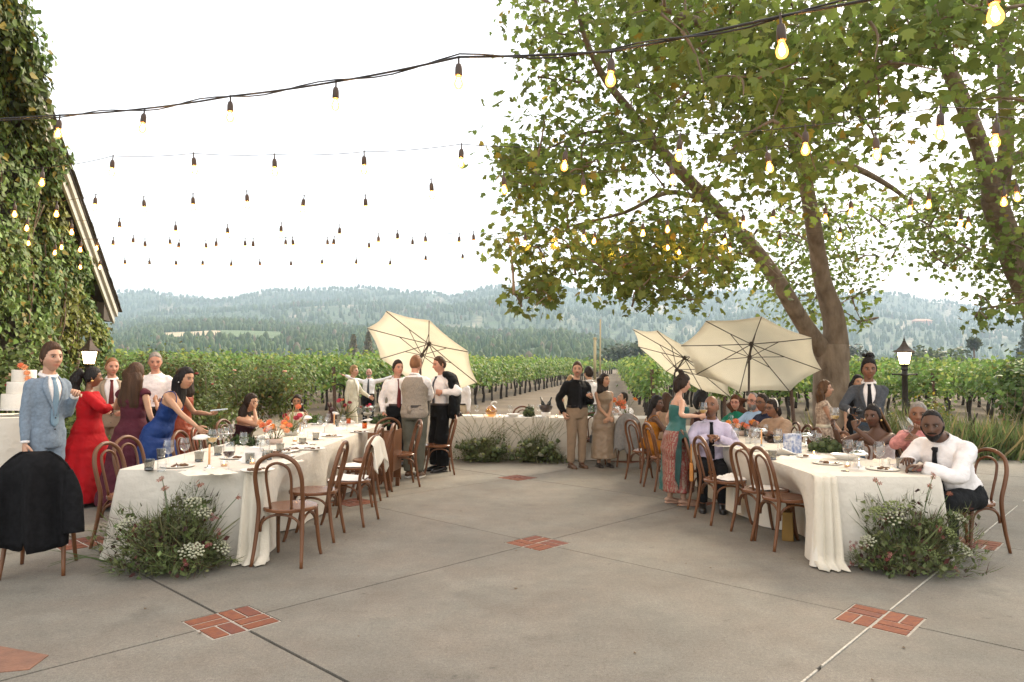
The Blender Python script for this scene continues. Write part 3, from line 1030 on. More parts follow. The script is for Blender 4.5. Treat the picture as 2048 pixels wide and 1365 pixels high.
# ---------------------------------------------------------------- shrubs, grasses, far trees
M_shrub = leafmat('shrub_leaf', .3)
def shrub(name, label, cat, loc, rx, ry, h, n, base, seed, leaf=.09, alt=None, altp=0., flower=None, nfl=0, group=None, tmpl=QUAD):
    r = np.random.default_rng(seed)
    rt = thing(name, label, cat, loc, 0, group)
    nl = 14
    cen = np.c_[r.normal(0, rx * .45, nl), r.normal(0, ry * .45, nl), h * r.uniform(.2, .82, nl)]
    rad = r.uniform(.3, .55, nl) * min(rx, ry, h) * 1.1
    idx = r.integers(0, nl, n)
    o = r.normal(size=(n, 3)); o /= np.linalg.norm(o, axis=1, keepdims=True)
    p = cen[idx] + o * (rad[idx] * r.random(n) ** .35)[:, None] * np.array((1, 1, 1.05))
    sp = r.random(n) < .08
    p[sp] += o[sp] * .25 + np.array((0, 0, .22))
    p[:, 2] = np.abs(p[:, 2])
    tone = 1 + .45 * np.array([mnoise.noise(tuple(q * 2.0)) for q in p])[:, None]
    v, f, c = leaves_arrays(p, r.uniform(.7, 1.3, n) * leaf, o + r.normal(size=(n, 3)) * .5 + np.array((0, 0, .4)), tmpl, (leafcols(n, base, .3, alt, altp) * tone).clip(.004, .6), droop=.4)
    fo = tag(obj('foliage', fast_mesh('foliage', v, f, c), M_shrub, rt), kind='stuff')
    m = MB()
    for k in range(7):
        a = r.uniform(0, 6.28)
        m.tube(smooth_path([(0.1 * math.cos(a), .1 * math.sin(a), 0), (rx * .3 * math.cos(a), ry * .3 * math.sin(a), h * .4), (rx * .5 * math.cos(a), ry * .5 * math.sin(a), h * .75)], 3), [.02, .018, .016, .013, .011, .008, .005], 5)
    m.build('stem', M_bark, rt)
    if flower:
        for k in range(nfl):
            q = p[int(r.integers(n))]
            fm = MB()
            for j in range(7):
                a = j * .9
                fm.ball((.028 * math.cos(a), .028 * math.sin(a), .012 * (j % 2)), .03, 5, 3, sz=.6)
            fb = fm.build('flower', mat('flower_%s' % flower[0], flower[1], .7), rt, loc=tuple(q + np.array((0, -.05, .02))))
    return rt
pale = ('peach', (.62, .33, .22))
red = ('red', (.45, .06, .05))
for k, (x, y, rx, h, lab) in enumerate([(-11.0, 19.5, 1.7, 2.15, 'bushy green shrub beside the lamp post behind the man in tan'), (-9.0, 19.0, 1.7, 2.15, 'bushy shrub behind the older man in the white shirt'), (-7.5, 17.6, 1.35, 2.1, 'rose bush with orange blooms behind the woman in blue'), (-6.2, 16.6, 1.1, 1.9, 'rose bush behind the drinking woman in maroon'), (-6.3, 14.6, .9, 1.0, 'low rose bush with pale blooms at the edge of the patio')]):
    shrub('rose_bush', lab, 'rose bush', (x, y, -.14), rx, 1.0, h, 4200 if k < 4 else 1800, (.115, .15, .042), 60 + k, .09, (.15, .11, .03), .10, pale if k != 2 else red, 6 if k > 1 else 2, 'rose bushes along the left edge')
shrub('hedge', 'dense green hedge behind the wedding cake', 'hedge', (-7.9, 11.0, -.1), 1.6, 1.1, 1.75, 5200, (.090, .125, .036), 71, .10, (.20, .13, .07), .04, pale, 5)
shrub('hedge', 'lower leafy hedge between lamp post and man in blue suit', 'hedge', (-7.6, 13.6, -.1), 1.2, .9, 1.3, 3600, (.085, .12, .036), 72, .09)
shrub('hedge', 'low clump of leaves behind the legs of the man in blue', 'hedge', (-6.0, 10.6, -.05), .8, .6, .75, 1800, (.11, .15, .04), 73, .08)
shrub('shrub', 'tall bright green bush at the right edge behind the chair', 'shrub', (12.8, 17.0, -.14), 1.7, 1.1, 2.0, 5200, (.10, .165, .04), 74, .13, (.16, .16, .03), .1, tmpl=IVY)
shrub('shrub', 'yellow green bush beside the bare stump', 'shrub', (10.6, 18.4, -.14), .9, .8, 1.0, 1700, (.13, .17, .04), 75, .09, (.26, .20, .03), .2)

def grass_clump(name, label, loc, n, h, spread, seed, col=(.14, .165, .055), group=None):
    r = np.random.default_rng(seed)
    pos = np.c_[r.normal(0, spread, n), r.normal(0, spread * .6, n), np.zeros(n)]
    up = np.c_[r.normal(0, .33, n), r.normal(0, .33, n), np.ones(n)]
    nr = r.normal(size=(n, 3)); nr[:, 2] *= .1
    v, f, c = leaves_arrays(pos, r.uniform(.5, 1.15, n) * h, nr, BLADE, leafcols(n, col, .3, (.25, .20, .09), .2), up=up)
    o = obj(name, fast_mesh(name, v, f, c), M_shrub, None, loc)
    return tag(o, label, 'grass', group)
for k, (x, y, h, s) in enumerate([(8.6, 15.2, 1.05, .38), (9.9, 15.0, .9, .40), (7.3, 15.6, .95, .35)]):
    grass_clump('ornamental_grass', ['tall grass clump left of the right lamp post', 'tall grass clump right of the right lamp post', 'tall grass clump at the foot of the big tree'][k], (x, y, -.14), 420, h, s, 80 + k, group='grass clumps by the lamp post')
for k, (x, y, h, s) in enumerate([(8.6, 13.6, .85, .40), (9.6, 13.7, .8, .42), (10.4, 14.0, .8, .4)]):
    grass_clump('ornamental_grass', ['pale grass clump behind the bearded man in white', 'dense grass clump behind the end chair', 'grass clump at the far right edge of the patio'][k], (x, y, -.14), 700, h, s, 86 + k, (.13, .18, .06), group='grass clumps along the patio edge')
# bare stump with branches by the right grass
m = MB()
m.tube(smooth_path([(0, 0, 0), (.03, 0, .3), (-.05, 0, .55)], 4), [.09, .085, .08, .08, .085, .09, .1, .12, .13], 8)
m.tube(smooth_path([(-.05, 0, .5), (.12, 0, .75), (.22, 0, .95)], 3), [.045, .04, .035, .03, .025, .02, .015], 6)
m.tube(smooth_path([(-.05, 0, .5), (-.2, 0, .6), (-.28, 0, .62)], 3), [.05, .05, .05, .045, .04, .04, .035], 6)
tag(m.build('stump', M_vtrunk, loc=(9.15, 14.3, -.15)), 'dark gnarled stump with one bare shoot behind the bearded man', 'stump')
m = MB()
for k in range(26):
    a = rnd.uniform(-1.1, 1.1)
    L = rnd.uniform(.8, 1.7)
    b0 = (rnd.uniform(-.9, .9), rnd.uniform(-.3, .3), 0)
    m.tube(smooth_path([b0, (b0[0] + .35 * L * math.sin(a), b0[1], L * .6), (b0[0] + .8 * L * math.sin(a), b0[1] + .1, L)], 3), [.008, .008, .007, .006, .005, .004, .003], 4)
tag(m.build('bare_twigs', M_bark, loc=(11.2, 15.2, -.15)), 'tangle of bare twigs above the grass at the right edge', 'twigs', kind='stuff')

# trees standing beyond the vineyard
def round_tree(label, x, y, h, w, col, seed, conifer=False, trunk_h=.25, name=None):
    r = np.random.default_rng(seed)
    rt = thing(name or ('conifer' if conifer else 'far_tree'), label, 'tree', (x, y, -.16))
    n = 1500
    u = r.random(n)
    if conifer:
        z = h * (.06 + .94 * u)
        rad = w * (1 - u) * (.55 + .45 * np.abs(np.sin(u * 26))) * np.sqrt(r.random(n)) + .15
        a = r.uniform(0, 6.28, n)
        p = np.c_[rad * np.cos(a), rad * np.sin(a), z - rad * .18]
        nr = np.c_[np.cos(a), np.sin(a), np.full(n, .8)]
    else:
        cen = np.c_[r.normal(0, w * .33, 12), r.normal(0, w * .33, 12), h * r.uniform(.4, .82, 12)]
        idx = r.integers(0, 12, n)
        o = r.normal(size=(n, 3)); o /= np.linalg.norm(o, axis=1, keepdims=True)
        p = cen[idx] + o * (w * .38 * r.random(n) ** .3)[:, None]
        nr = o + np.array((0, 0, .4))
    v, f, c = leaves_arrays(p, r.uniform(.7, 1.3, n) * w * .16, nr + r.normal(size=(n, 3)) * .4, QUAD, leafcols(n, col, .3))
    tag(obj('crown', fast_mesh('crown', v, f, c), M_shrub, rt), kind='stuff')
    m = MB()
    m.tube([(0, 0, 0), (0, 0, h * .4), (0, 0, h * (.95 if conifer else .6))], [w * .07 + .05, w * .05 + .04, .03], 7)
    m.build('trunk', M_bark, rt)
    return rt
round_tree('left of two brown conifers above the vines', -40.3, 180, 11.2, 3.6, (.15, .13, .065), 101, True)
round_tree('right of two brown conifers, beside the tilted umbrella', -36.5, 180, 12.2, 3.6, (.145, .125, .065), 102, True)
round_tree('rounded pale green tree beyond the vines right of the lamp', 111, 190, 9.6, 8.5, (.095, .125, .040), 103)
round_tree('low olive green tree beyond the vines left of the lamp', 99, 190, 6.6, 7, (.085, .10, .04), 104)
round_tree('dark spreading tree below the palm', 126, 190, 5.6, 7, (.055, .07, .035), 105)
round_tree('dark spreading tree right of the palm', 139, 190, 6.4, 8, (.055, .07, .035), 106)
round_tree('slim dark cypress right of the palm', 132, 185, 9.6, 1.5, (.035, .05, .028), 107, True)
round_tree('tall grey green conifer near the right edge', 138, 190, 17, 5, (.07, .085, .05), 108, True)
round_tree('small conifer seen through the fork of the plane tree', 80, 190, 14, 4, (.055, .075, .035), 109, True)
round_tree('dark tree beside the tall man with the hair bun', 91, 190, 10, 7, (.055, .065, .035), 110)
round_tree('dark round tree left of the big trunk behind the umbrellas', 30, 190, 9, 9, (.06, .08, .035), 111)
pr = thing('palm_tree', 'tall slender fan palm beyond the vineyard', 'palm', (122.5, 188, -.16))
m = MB(); m.tube(smooth_path([(0, 0, 0), (.2, 0, 5), (0, 0, 10.6)], 3), [.35, .3, .28, .26, .24, .24, .24], 8); m.build('trunk', M_bark, pr)
q = 170
o = rng.normal(size=(q, 3)); o /= np.linalg.norm(o, axis=1, keepdims=True)
v, f, c = leaves_arrays(np.array((0, 0, 10.8))[None] + o * .25, rng.uniform(1.4, 2.2, q), rng.normal(size=(q, 3)), QUAD, leafcols(q, (.085, .10, .045), .25), up=o * 2.5)
tag(obj('crown', fast_mesh('crown', v, f, c), M_shrub, pr), kind='stuff')
M_pole = mat('utility_pole_wood', (0.45, 0.40, 0.33), 0.8)
m = MB(); m.tube([(0, 0, 0), (0, 0, 7.6)], .16, 8); m.box((0, -.1, 6.9), (.5, .3, .7))
tag(m.build('utility_pole', M_pole, loc=(119, 187, -.16)), 'pale utility pole standing just left of the palm', 'pole')
M_yel = mat('yellow_post_paint', (0.36, 0.28, 0.14), 0.7)
for k, (dx, h, lab) in enumerate(((0, 6.0, 'shorter tan pole beyond the centre vines'), (.62, 8.1, 'taller thin tan pole beyond the centre vines'))):
    m = MB(); m.tube([(0, 0, 0), (0, 0, h)], .16 if k == 0 else .09, 8); m.box((0, 0, h - .15), (.42 if k == 0 else .1, .3 if k == 0 else .1, .2))
    tag(m.build('tan_pole', M_yel, loc=(9.6 + dx, 82, -.16)), lab, 'pole')
# pink house on the right hillside
hh = thing('hillside_house', 'pinkish long house on the hazy right hillside', 'house', (840, 1450, hill_z(1845, 1450) + 1))
m = MB(); m.box((0, 0, 3), (34, 14, 9)); m.build('wall', mat('pink_wall', (.62, .38, .28), .8), hh, smooth=False)
m = MB(); m.add([(-19, -9, 7.6), (19, -9, 7.6), (19, 9, 7.6), (-19, 9, 7.6), (-13, 0, 12), (13, 0, 12)], [(0, 1, 5, 4), (1, 2, 5), (2, 3, 4, 5), (3, 0, 4), (3, 2, 1, 0)]); m.build('roof', mat('pink_roof', (.55, .28, .18), .8), hh, smooth=False)
for k in range(5):
    m = MB(); m.box((-12 + 6 * k, -7.05, 3.5), (2.4, .3, 3)); m.build('window', mat('far_window', (.12, .12, .13), .3), hh, smooth=False)
# ---------------------------------------------------------------- lamp posts
def atz(px, py, z):
    a, b_ = inv(px, py, 1.0), inv(px, py, 2.0)
    t = (z - a.z) / (b_.z - a.z)
    return a + (b_ - a) * t
M_iron = mat('lamp_iron', (0.040, 0.032, 0.026), 0.55, var=0.3, vscale=14, metal=0.3)
M_copper = mat('lamp_roof_metal', (0.075, 0.05, 0.035), 0.5, metal=0.4)
M_lampglass = mat('lit_lamp_pane', (0.9, 0.8, 0.6), 0.4, emit=(1.0, 0.70, 0.34), estr=4.0)
def lamp_post(label, loc, s):
    rt = thing('lamp_post', label, 'street lamp', loc)
    m = MB()
    m.lathe([(.19 * s, 0), (.19 * s, .10 * s), (.15 * s, .14 * s), (.13 * s, .30 * s), (.10 * s, .36 * s), (.085 * s, .45 * s)], 12)
    m.build('base', M_iron, rt)
    m = MB()
    m.lathe([(.072 * s, .44 * s), (.066 * s, 1.0 * s), (.055 * s, 1.62 * s), (.075 * s, 1.64 * s), (.075 * s, 1.67 * s), (.055 * s, 1.69 * s), (.06 * s, 1.75 * s)], 16, wob=lambda a, z: 1 + .06 * math.cos(a * 8))
    m.build('post', M_iron, rt)
    m = MB()
    m.tube([(-.26 * s, 0, 1.665 * s), (.26 * s, 0, 1.665 * s)], .016 * s, 8)
    for sx in (-1, 1):
        m.ball((.27 * s * sx, 0, 1.665 * s), .028 * s, 8, 5)
    m.build('crossbar', M_iron, rt)
    m = MB()
    m.lathe([(.055 * s, 1.74 * s), (.085 * s, 1.78 * s), (.07 * s, 1.84 * s), (.12 * s, 1.885 * s), (.12 * s, 1.90 * s)], 6)
    m.build('collar', M_iron, rt, smooth=False)
    n = 6
    cage = MB()
    for k in range(n):
        a0 = 2 * math.pi * k / n
        lo, hi = Vector((.115 * s * math.cos(a0), .115 * s * math.sin(a0), 1.90 * s)), Vector((.172 * s * math.cos(a0), .172 * s * math.sin(a0), 2.17 * s))
        cage.tube([lo, hi], .0085 * s, 5)
    cage.lathe([(.165 * s, 2.155 * s), (.178 * s, 2.155 * s), (.178 * s, 2.18 * s), (.165 * s, 2.18 * s), (.165 * s, 2.155 * s)], 6, cap=False)
    cg = cage.build('lantern_frame', M_iron, rt, smooth=False)
    for k in range(n):
        a0, a1 = 2 * math.pi * k / n, 2 * math.pi * (k + 1) / n
        pm = MB()
        r0, r1 = .110 * s, .166 * s
        q = [(r0 * math.cos(a0), r0 * math.sin(a0), 1.905 * s), (r0 * math.cos(a1), r0 * math.sin(a1), 1.905 * s), (r1 * math.cos(a1), r1 * math.sin(a1), 2.155 * s), (r1 * math.cos(a0), r1 * math.sin(a0), 2.155 * s)]
        q2 = [(x * .96, y * .96, z) for x, y, z in q]
        pm.add(q + q2, [(0, 1, 2, 3), (7, 6, 5, 4), (0, 4, 5, 1), (1, 5, 6, 2), (2, 6, 7, 3), (3, 7, 4, 0)])
        pm.build('pane', M_lampglass, cg, smooth=False)
    m = MB()
    m.lathe([(.235 * s, 2.165 * s), (.238 * s, 2.18 * s), (.165 * s, 2.235 * s), (.105 * s, 2.295 * s), (.06 * s, 2.36 * s), (.04 * s, 2.40 * s)], 6)
    m.build('lantern_roof', M_copper, rt, smooth=False)
    m = MB()
    m.lathe([(.03 * s, 2.395 * s), (.038 * s, 2.42 * s), (.018 * s, 2.44 * s), (.024 * s, 2.455 * s), (.008 * s, 2.49 * s), (.003 * s, 2.56 * s)], 8)
    m.build('finial', M_iron, rt)
    return rt
lamp_post('lit lantern lamp post by the vines behind the right table', (9.17, 16.56, -.14), 1.03)
lamp_post('lit lantern lamp post in front of the ivy wall', (-8.22, 13.8, -.12), .92)

# ---------------------------------------------------------------- string lights
M_cable = mat('black_cable', (0.018, 0.016, 0.015), 0.6)
M_socket = mat('socket_rubber', (0.05, 0.03, 0.02), 0.55)
def bulb_material():
    m = bpy.data.materials.new('bulb_amber_glass')
    m.use_nodes = True
    nt = m.node_tree
    nt.nodes.clear()
    out = nt.nodes.new('ShaderNodeOutputMaterial')
    t = nt.nodes.new('ShaderNodeBsdfTransparent'); t.inputs['Color'].default_value = (1, .88, .62, 1)
    e = nt.nodes.new('ShaderNodeEmission'); e.inputs['Color'].default_value = (1, .40, .08, 1); e.inputs['Strength'].default_value = 1.5
    x = nt.nodes.new('ShaderNodeMixShader'); x.inputs[0].default_value = .5
    nt.links.new(t.outputs[0], x.inputs[1]); nt.links.new(e.outputs[0], x.inputs[2]); nt.links.new(x.outputs[0], out.inputs['Surface'])
    return m
M_bulb = bulb_material()
M_fil = mat('bulb_filament', (1, .8, .5), 0.3, emit=(1.0, 0.52, 0.17), estr=170.0)
sk = MB()
sk.lathe([(.005, .10), (.006, .055), (.015, .05), (.0195, .03), (.0205, -.012), (.018, -.016)], 9)
sk_me = sk.mesh('lamp_socket'); sk_me.materials.append(M_socket)
bb = MB()
bb.lathe([(.011, -.012), (.015, -.03), (.023, -.047), (.0265, -.062), (.024, -.076), (.016, -.087), (.005, -.091)], 10)
bb_me = bb.mesh('bulb'); bb_me.materials.append(M_bulb)
ff = MB()
ff.lathe([(.004, -.028), (.008, -.043), (.0125, -.058), (.009, -.072), (.003, -.079)], 8)
ff_me = ff.mesh('filament'); ff_me.materials.append(M_fil)
def wall_pt(y, z):
    t = (y - WA.y) / wd.y
    p = WA + wd * t
    return Vector((p.x + .3, y, z))
STR = [
 ('nearest and thickest of the light strings, crossing above the tables', 3.35, 2.72, .0085, True,
  [(117, 268), (286, 257), (460, 235), (671, 210), (917, 167), (1222, 160), (1563, 100), (1988, 30)], (2300, -70), .62),
 ('second light string from the front, hanging under the tree canopy', 3.30, 2.78, .0032, True,
  [(84, 366), (224, 345), (388, 341), (549, 344), (728, 340), (922, 327), (1130, 333), (1359, 312), (1611, 299), (1881, 267)], (2200, 215), 0),
 ('third light string from the front, bulbs against the open sky', 3.25, 2.85, .0024, True,
  [(29, 429), (113, 429), (190, 416), (288, 421), (386, 416), (494, 411), (606, 420), (731, 420), (863, 391), (1008, 380), (1167, 382), (1344, 361), (1537, 336), (1753, 311), (1992, 283)], (2250, 240), 0),
 ('fourth light string from the front with small bulbs above the hills', 3.22, 2.95, .0022, True,
  [(54, 457), (143, 465), (239, 461), (351, 468), (455, 473), (562, 470), (679, 474), (795, 484), (918, 491), (1050, 488), (1189, 483), (1335, 460), (1487, 451), (1651, 438), (1821, 421), (2008, 405)], (2250, 375), 0),
 ('fifth light string from the front, paired closely with the sixth', 3.20, 3.0, .0018, False,
  [(110, 506), (161, 500), (226, 496), (290, 499), (357, 501), (432, 499), (506, 499), (586, 496), (667, 495), (757, 490), (851, 490), (947, 487), (1112, 490), (1168, 477), (1286, 467), (1412, 455), (1547, 442), (1702, 426), (1858, 410), (2034, 395)], (2250, 370), 0),
 ('sixth light string from the front with bulbs between those of the fifth', 3.35, 3.15, .0018, False,
  [(57, 487), (123, 495), (194, 497), (266, 491), (340, 494), (412, 501), (490, 497), (571, 495), (655, 495), (738, 501), (825, 495), (1087, 521), (1230, 505), (1335, 496), (1450, 484), (1560, 486), (1680, 473), (1922, 448)], (2200, 420), 0),
 ('farthest and lowest light string, tiny bulbs just above the hills', 3.25, 3.2, .0015, False,
  [(160, 535), (200, 535), (250, 533), (299, 534), (352, 535), (405, 535), (462, 537), (520, 536), (582, 536), (644, 533), (712, 533), (780, 535), (851, 526), (925, 523), (1000, 520), (1263, 509), (1358, 505), (1460, 500), (1937, 452)], (2150, 440), 0),
]
for lab, zl, zr, rad, anchor, bl, endpx, _ in STR:
    pts = []
    for px, py in bl:
        z = zl + (zr - zl) * px / 2048
        pts.append(atz(px, py, z))
    rt = thing('string_light', lab, 'string light', pts[0], 0, 'string lights over the dinner')
    B = pts[0]
    dl = .145
    ends = pts[0] + (pts[0] - pts[1]) * .5
    ez = atz(endpx[0], endpx[1], zr + .1)
    wp0 = wall_pt(max(ends.y + .6, 6.2), zl + .28)
    path = [wp0 + Vector((0, 0, 0))]
    for p in pts:
        path.append(p + Vector((0, 0, dl)))
    path.append(ez)
    cp = []
    for q in range(len(path) - 1):
        a, b_ = path[q], path[q + 1]
        L = (b_ - a).length
        for t in range(6):
            f = t / 6
            cp.append(a.lerp(b_, f) - Vector((0, 0, 4 * f * (1 - f) * (.007 if rad > .008 else .016) * L)))
    cp.append(path[-1])
    m = MB()
    m.tube([p - B for p in cp], rad * (.8 if rad > .008 else 1), 5)
    if rad > .008:
        m.tube([p - B + Vector((.004 * math.sin(i * 1.1), .016 * math.cos(i * .9), .016 * math.sin(i * .9))) for i, p in enumerate(cp)], rad * .55, 5)
    m.build('cable', M_cable, rt)
    for p in pts:
        o = link(bpy.data.objects.new('lamp_socket', sk_me), rt)
        o.location = p - B + Vector((0, 0, .055))
        o.rotation_euler = (R(rnd.uniform(-6, 6)), R(rnd.uniform(-6, 6)), rnd.uniform(0, 6))
        link(bpy.data.objects.new('bulb', bb_me), o); link(bpy.data.objects.new('filament', ff_me), o)

# ---------------------------------------------------------------- umbrellas
M_canvas = mat('cream_canvas', (0.88, 0.84, 0.74), 0.85, var=0.04, vscale=3, trans=0.62, bump=0.15, bscale=200)
M_rib = mat('umbrella_rib', (0.05, 0.035, 0.028), 0.5)
def umbrella(label, hub, ax, ay, spin, rad, cone, base_xy):
    a = Vector((math.sin(ax), math.sin(ay) * math.cos(ax), math.cos(ay) * math.cos(ax)))
    base = Vector((base_xy[0], base_xy[1], 0.0))
    rt = thing('parasol', label, 'umbrella', base, 0, 'cream tilted parasols')
    H = Vector(hub) - base
    u = a.cross(Vector((0, 1, .1))).normalized()
    v = a.cross(u)
    rim = [H + u * (rad * math.cos(spin + k * math.pi / 4)) + v * (rad * math.sin(spin + k * math.pi / 4)) - a * cone for k in range(8)]
    top = H + a * .03
    m = MB()
    vs, fs = [tuple(top)], []
    N = 6
    for k in range(8):
        for i in range(1, N + 1):
            for j in range(N):
                t = i / N
                p = top.lerp(rim[k], t).lerp(top.lerp(rim[(k + 1) % 8], t), j / N)
                sag = math.sin(math.pi * j / N) * t * .045
                inw = (H - p).normalized() * (math.sin(math.pi * j / N) * .05 if i == N else 0)
                vs.append(tuple(p - a * sag * .3 + inw + a * .012))
    def ix(k, i, j):
        if j == N: k, j = (k + 1) % 8, 0
        return 0 if i == 0 else 1 + k * N * N + (i - 1) * N + j
    for k in range(8):
        for i in range(N):
            for j in range(N):
                if i == 0: fs.append((0, ix(k, 1, j), ix(k, 1, j + 1)))
                else: fs.append((ix(k, i, j), ix(k, i + 1, j), ix(k, i + 1, j + 1), ix(k, i, j + 1)))
    m.add(vs, fs)
    cn = m.build('canopy', M_canvas, rt)
    sharp(cn, 8)
    cm = cn.modifiers.new('thick', 'SOLIDIFY'); cm.thickness = .004
    m = MB()
    m.lathe([(.03, 0), (.045, .02), (.03, .05), (.01, .07)], 10)
    f = m.build('finial', M_rib, rt)
    f.location = top + a * .01
    f.rotation_euler = a.to_track_quat('Z', 'Y').to_euler()
    low = H - a * .30
    for k in range(8):
        r_ = MB(); r_.tube([H - a * .02, H.lerp(rim[k], .5) - a * .02, rim[k] - a * .004], .0085, 5)
        rb = r_.build('rib', M_rib, rt)
        s_ = MB(); s_.tube([low, H.lerp(rim[k], .48) - a * .02], .007, 5)
        s_.build('strut', M_rib, rb)
    m = MB(); m.tube([H + a * .01, H - a * .05], .035, 10); m.tube([low + a * .03, low - a * .04], .034, 10)
    m.build('hub', M_rib, rt)
    j = low - a * .08
    m = MB(); m.tube([H, j], .017, 8); m.tube([j, Vector((0, 0, .05))], .019, 8)
    m.build('pole', M_rib, rt)
    m = MB(); m.lathe([(.27, 0), (.27, .05), (.10, .09), (.03, .10), (.03, .3)], 20)
    m.build('base', M_iron, rt)
    return rt
umbrella('cream parasol tilted away at left of the centre table', (-1.513, 13.0, 2.053), .393, .632, .685, 1.117, .308, (-1.68, 12.85 + .9))
umbrella('cream parasol half hidden behind the larger one', (3.419, 14.0, 1.863), .608, .172, .681, 1.153, .14, (3.12, 14.0))
umbrella('fully open cream parasol in front of the plane tree trunk', (4.159, 12.3, 2.072), .282, .535, .464, 1.16, .306, (4.02, 12.1))

# ---------------------------------------------------------------- tables under linen
M_linen = mat('linen', (0.61, 0.57, 0.495), 0.9, var=0.03, vscale=4, bump=0.6, bscale=14, detail=6)
M_linen2 = mat('cream_gauze', (0.64, 0.585, 0.48), 0.9, var=0.04, vscale=5, bump=0.3, bscale=60)
M_ply = mat('plywood', (0.30, 0.21, 0.13), 0.7)
def cloth_mesh(w, l, h, dents, seed, round_=False, hem=.012):
    """skirted cloth for a top w x l (x, y), centred at the origin, floor at -h; dents: list of (x, y, depth) pushing the skirt in"""
    r = random.Random(seed)
    n = 0
    per = []
    if round_:
        for k in range(120):
            a = 2 * math.pi * k / 120
            per.append((w / 2 * math.cos(a), w / 2 * math.sin(a), math.cos(a), math.sin(a), 0.0))
    else:
        rc = .035
        step = .035
        def side(x0, y0, x1, y1, nx, ny):
            L = math.hypot(x1 - x0, y1 - y0)
            q = int(L / step)
            for i in range(q):
                t = i / q
                per.append((x0 + (x1 - x0) * t, y0 + (y1 - y0) * t, nx, ny, 0.0))
        def corner(cx, cy, a0):
            for i in range(7):
                a = a0 + math.pi / 2 * i / 7
                per.append((cx + rc * math.cos(a), cy + rc * math.sin(a), math.cos(a), math.sin(a), math.sin(math.pi * i / 7)))
        W, L = w / 2, l / 2
        side(-W + rc, -L, W - rc, -L, 0, -1); corner(W - rc, -L + rc, -math.pi / 2)
        side(W, -L + rc, W, L - rc, 1, 0); corner(W - rc, L - rc, 0)
        side(W - rc, L, -W + rc, L, 0, 1); corner(-W + rc, L - rc, math.pi / 2)
        side(-W, L - rc, -W, -L + rc, -1, 0); corner(-W + rc, -L + rc, math.pi)
    N = len(per)
    rings = [[(x * .985 , y * .985, .004) for x, y, _, _, _ in per], [(x - nx * .004, y - ny * .004, .0035) for x, y, nx, ny, _ in per]]
    ph = r.uniform(0, 50)
    for i in range(1, 15):
        t = i / 14
        z = -h * t + (hem if i == 14 else 0)
        ring = []
        s = 0
        for k, (x, y, nx, ny, c) in enumerate(per):
            s = k * .035
            wv = math.sin(s * 5.1 + ph + 1.7 * math.sin(s * 1.3 + ph)) * .5 + .7 * mnoise.noise((s * 2.3, t * .5, ph)) + .25 * math.sin(s * (17 if round_ else 11) + ph + 2 * mnoise.noise((s, t, ph)))
            o = .006 + t * (.022 if not round_ else .05) + wv * .026 * t ** .8 * (2.0 if round_ else 1) + c * .085 * t ** 1.1
            for dx, dy, dep in dents:
                q = ((x - dx) ** 2 + (y - dy) ** 2) / .085
                o -= dep * math.exp(-q) * min(1, max(0, (t - .10) / .45))
            ring.append((x + nx * o, y + ny * o, z + (.010 * mnoise.noise((s * 3, 0, ph)) if i == 14 else 0)))
        rings.append(ring)
    m = MB()
    m.loft(rings, cap=False)
    m.add([rings[0][k] for k in range(N)], [tuple(range(N))])
    return m
def table(label, x0, x1, y0, y1, z, dents, seed, group):
    rt = thing('banquet_table', label, 'table', ((x0 + x1) / 2, (y0 + y1) / 2, 0), 0, group)
    cx, cy_ = (x0 + x1) / 2, (y0 + y1) / 2
    m = cloth_mesh(x1 - x0, y1 - y0, z, [(a - cx, b_ - cy_, d) for a, b_, d in dents], seed)
    c = m.build('tablecloth', M_linen, rt, loc=(0, 0, z))
    sharp(c, 60)
    m = MB(); m.box((0, 0, z - .018), (x1 - x0 - .03, y1 - y0 - .03, .03)); 
    for sx in (-1, 1):
        for sy in (-1, 1):
            m.tube([(sx * (x1 - x0 - .3) / 2 , sy * ((y1 - y0) / 2 - .35), .0), (sx * (x1 - x0 - .3) / 2, sy * ((y1 - y0) / 2 - .35), z - .03)], .018, 6)
    m.build('tabletop', M_ply, rt, smooth=False)
    return rt
TZ = .705
CZ = .735
LCH = [(-1.80, 6.53, -90), (-1.63, 7.20, -100), (-1.78, 8.22, -93), (-1.74, 8.85, -88)]
RCH = [(2.47, 6.38, 99), (2.42, 6.80, 104), (2.22, 7.42, 99), (2.24, 8.22, 88), (2.06, 9.45, 100), (1.95, 10.2, 112)]
dl = [(-2.0, y, .20 if x < -1.75 else .06) for x, y, _ in LCH]
dr = [(2.45, y, .26 if x > 2.4 else .08) for x, y, _ in RCH]
def dd(lst, lo, hi): return [d for d in lst if lo - .3 < d[1] < hi + .3]
table('white clothed table at the front end of the left row', -3.15, -2.0, 5.72, 8.44, TZ, dd(dl, 5.72, 8.44), 1, 'banquet tables of the horseshoe')
table('white clothed table at the far end of the left row', -3.15, -2.0, 8.46, 11.2, TZ, dd(dl, 8.46, 11.2), 2, 'banquet tables of the horseshoe')
table('white clothed table at the front end of the right row', 2.45, 3.45, 5.71, 8.48, TZ, dd(dr, 5.71, 8.48) + [(3.45, 6.28, .22)], 3, 'banquet tables of the horseshoe')
table('white clothed table at the far end of the right row', 2.45, 3.45, 8.50, 11.3, TZ, dd(dr, 8.5, 11.3), 4, 'banquet tables of the horseshoe')
table('left half of the head table, behind the grassy flower banks', -1.45, .64, 12.5, 13.4, CZ, [], 5, 'banquet tables of the horseshoe')
table('right half of the head table, behind the man in black', .66, 2.75, 12.5, 13.4, CZ, [], 6, 'banquet tables of the horseshoe')
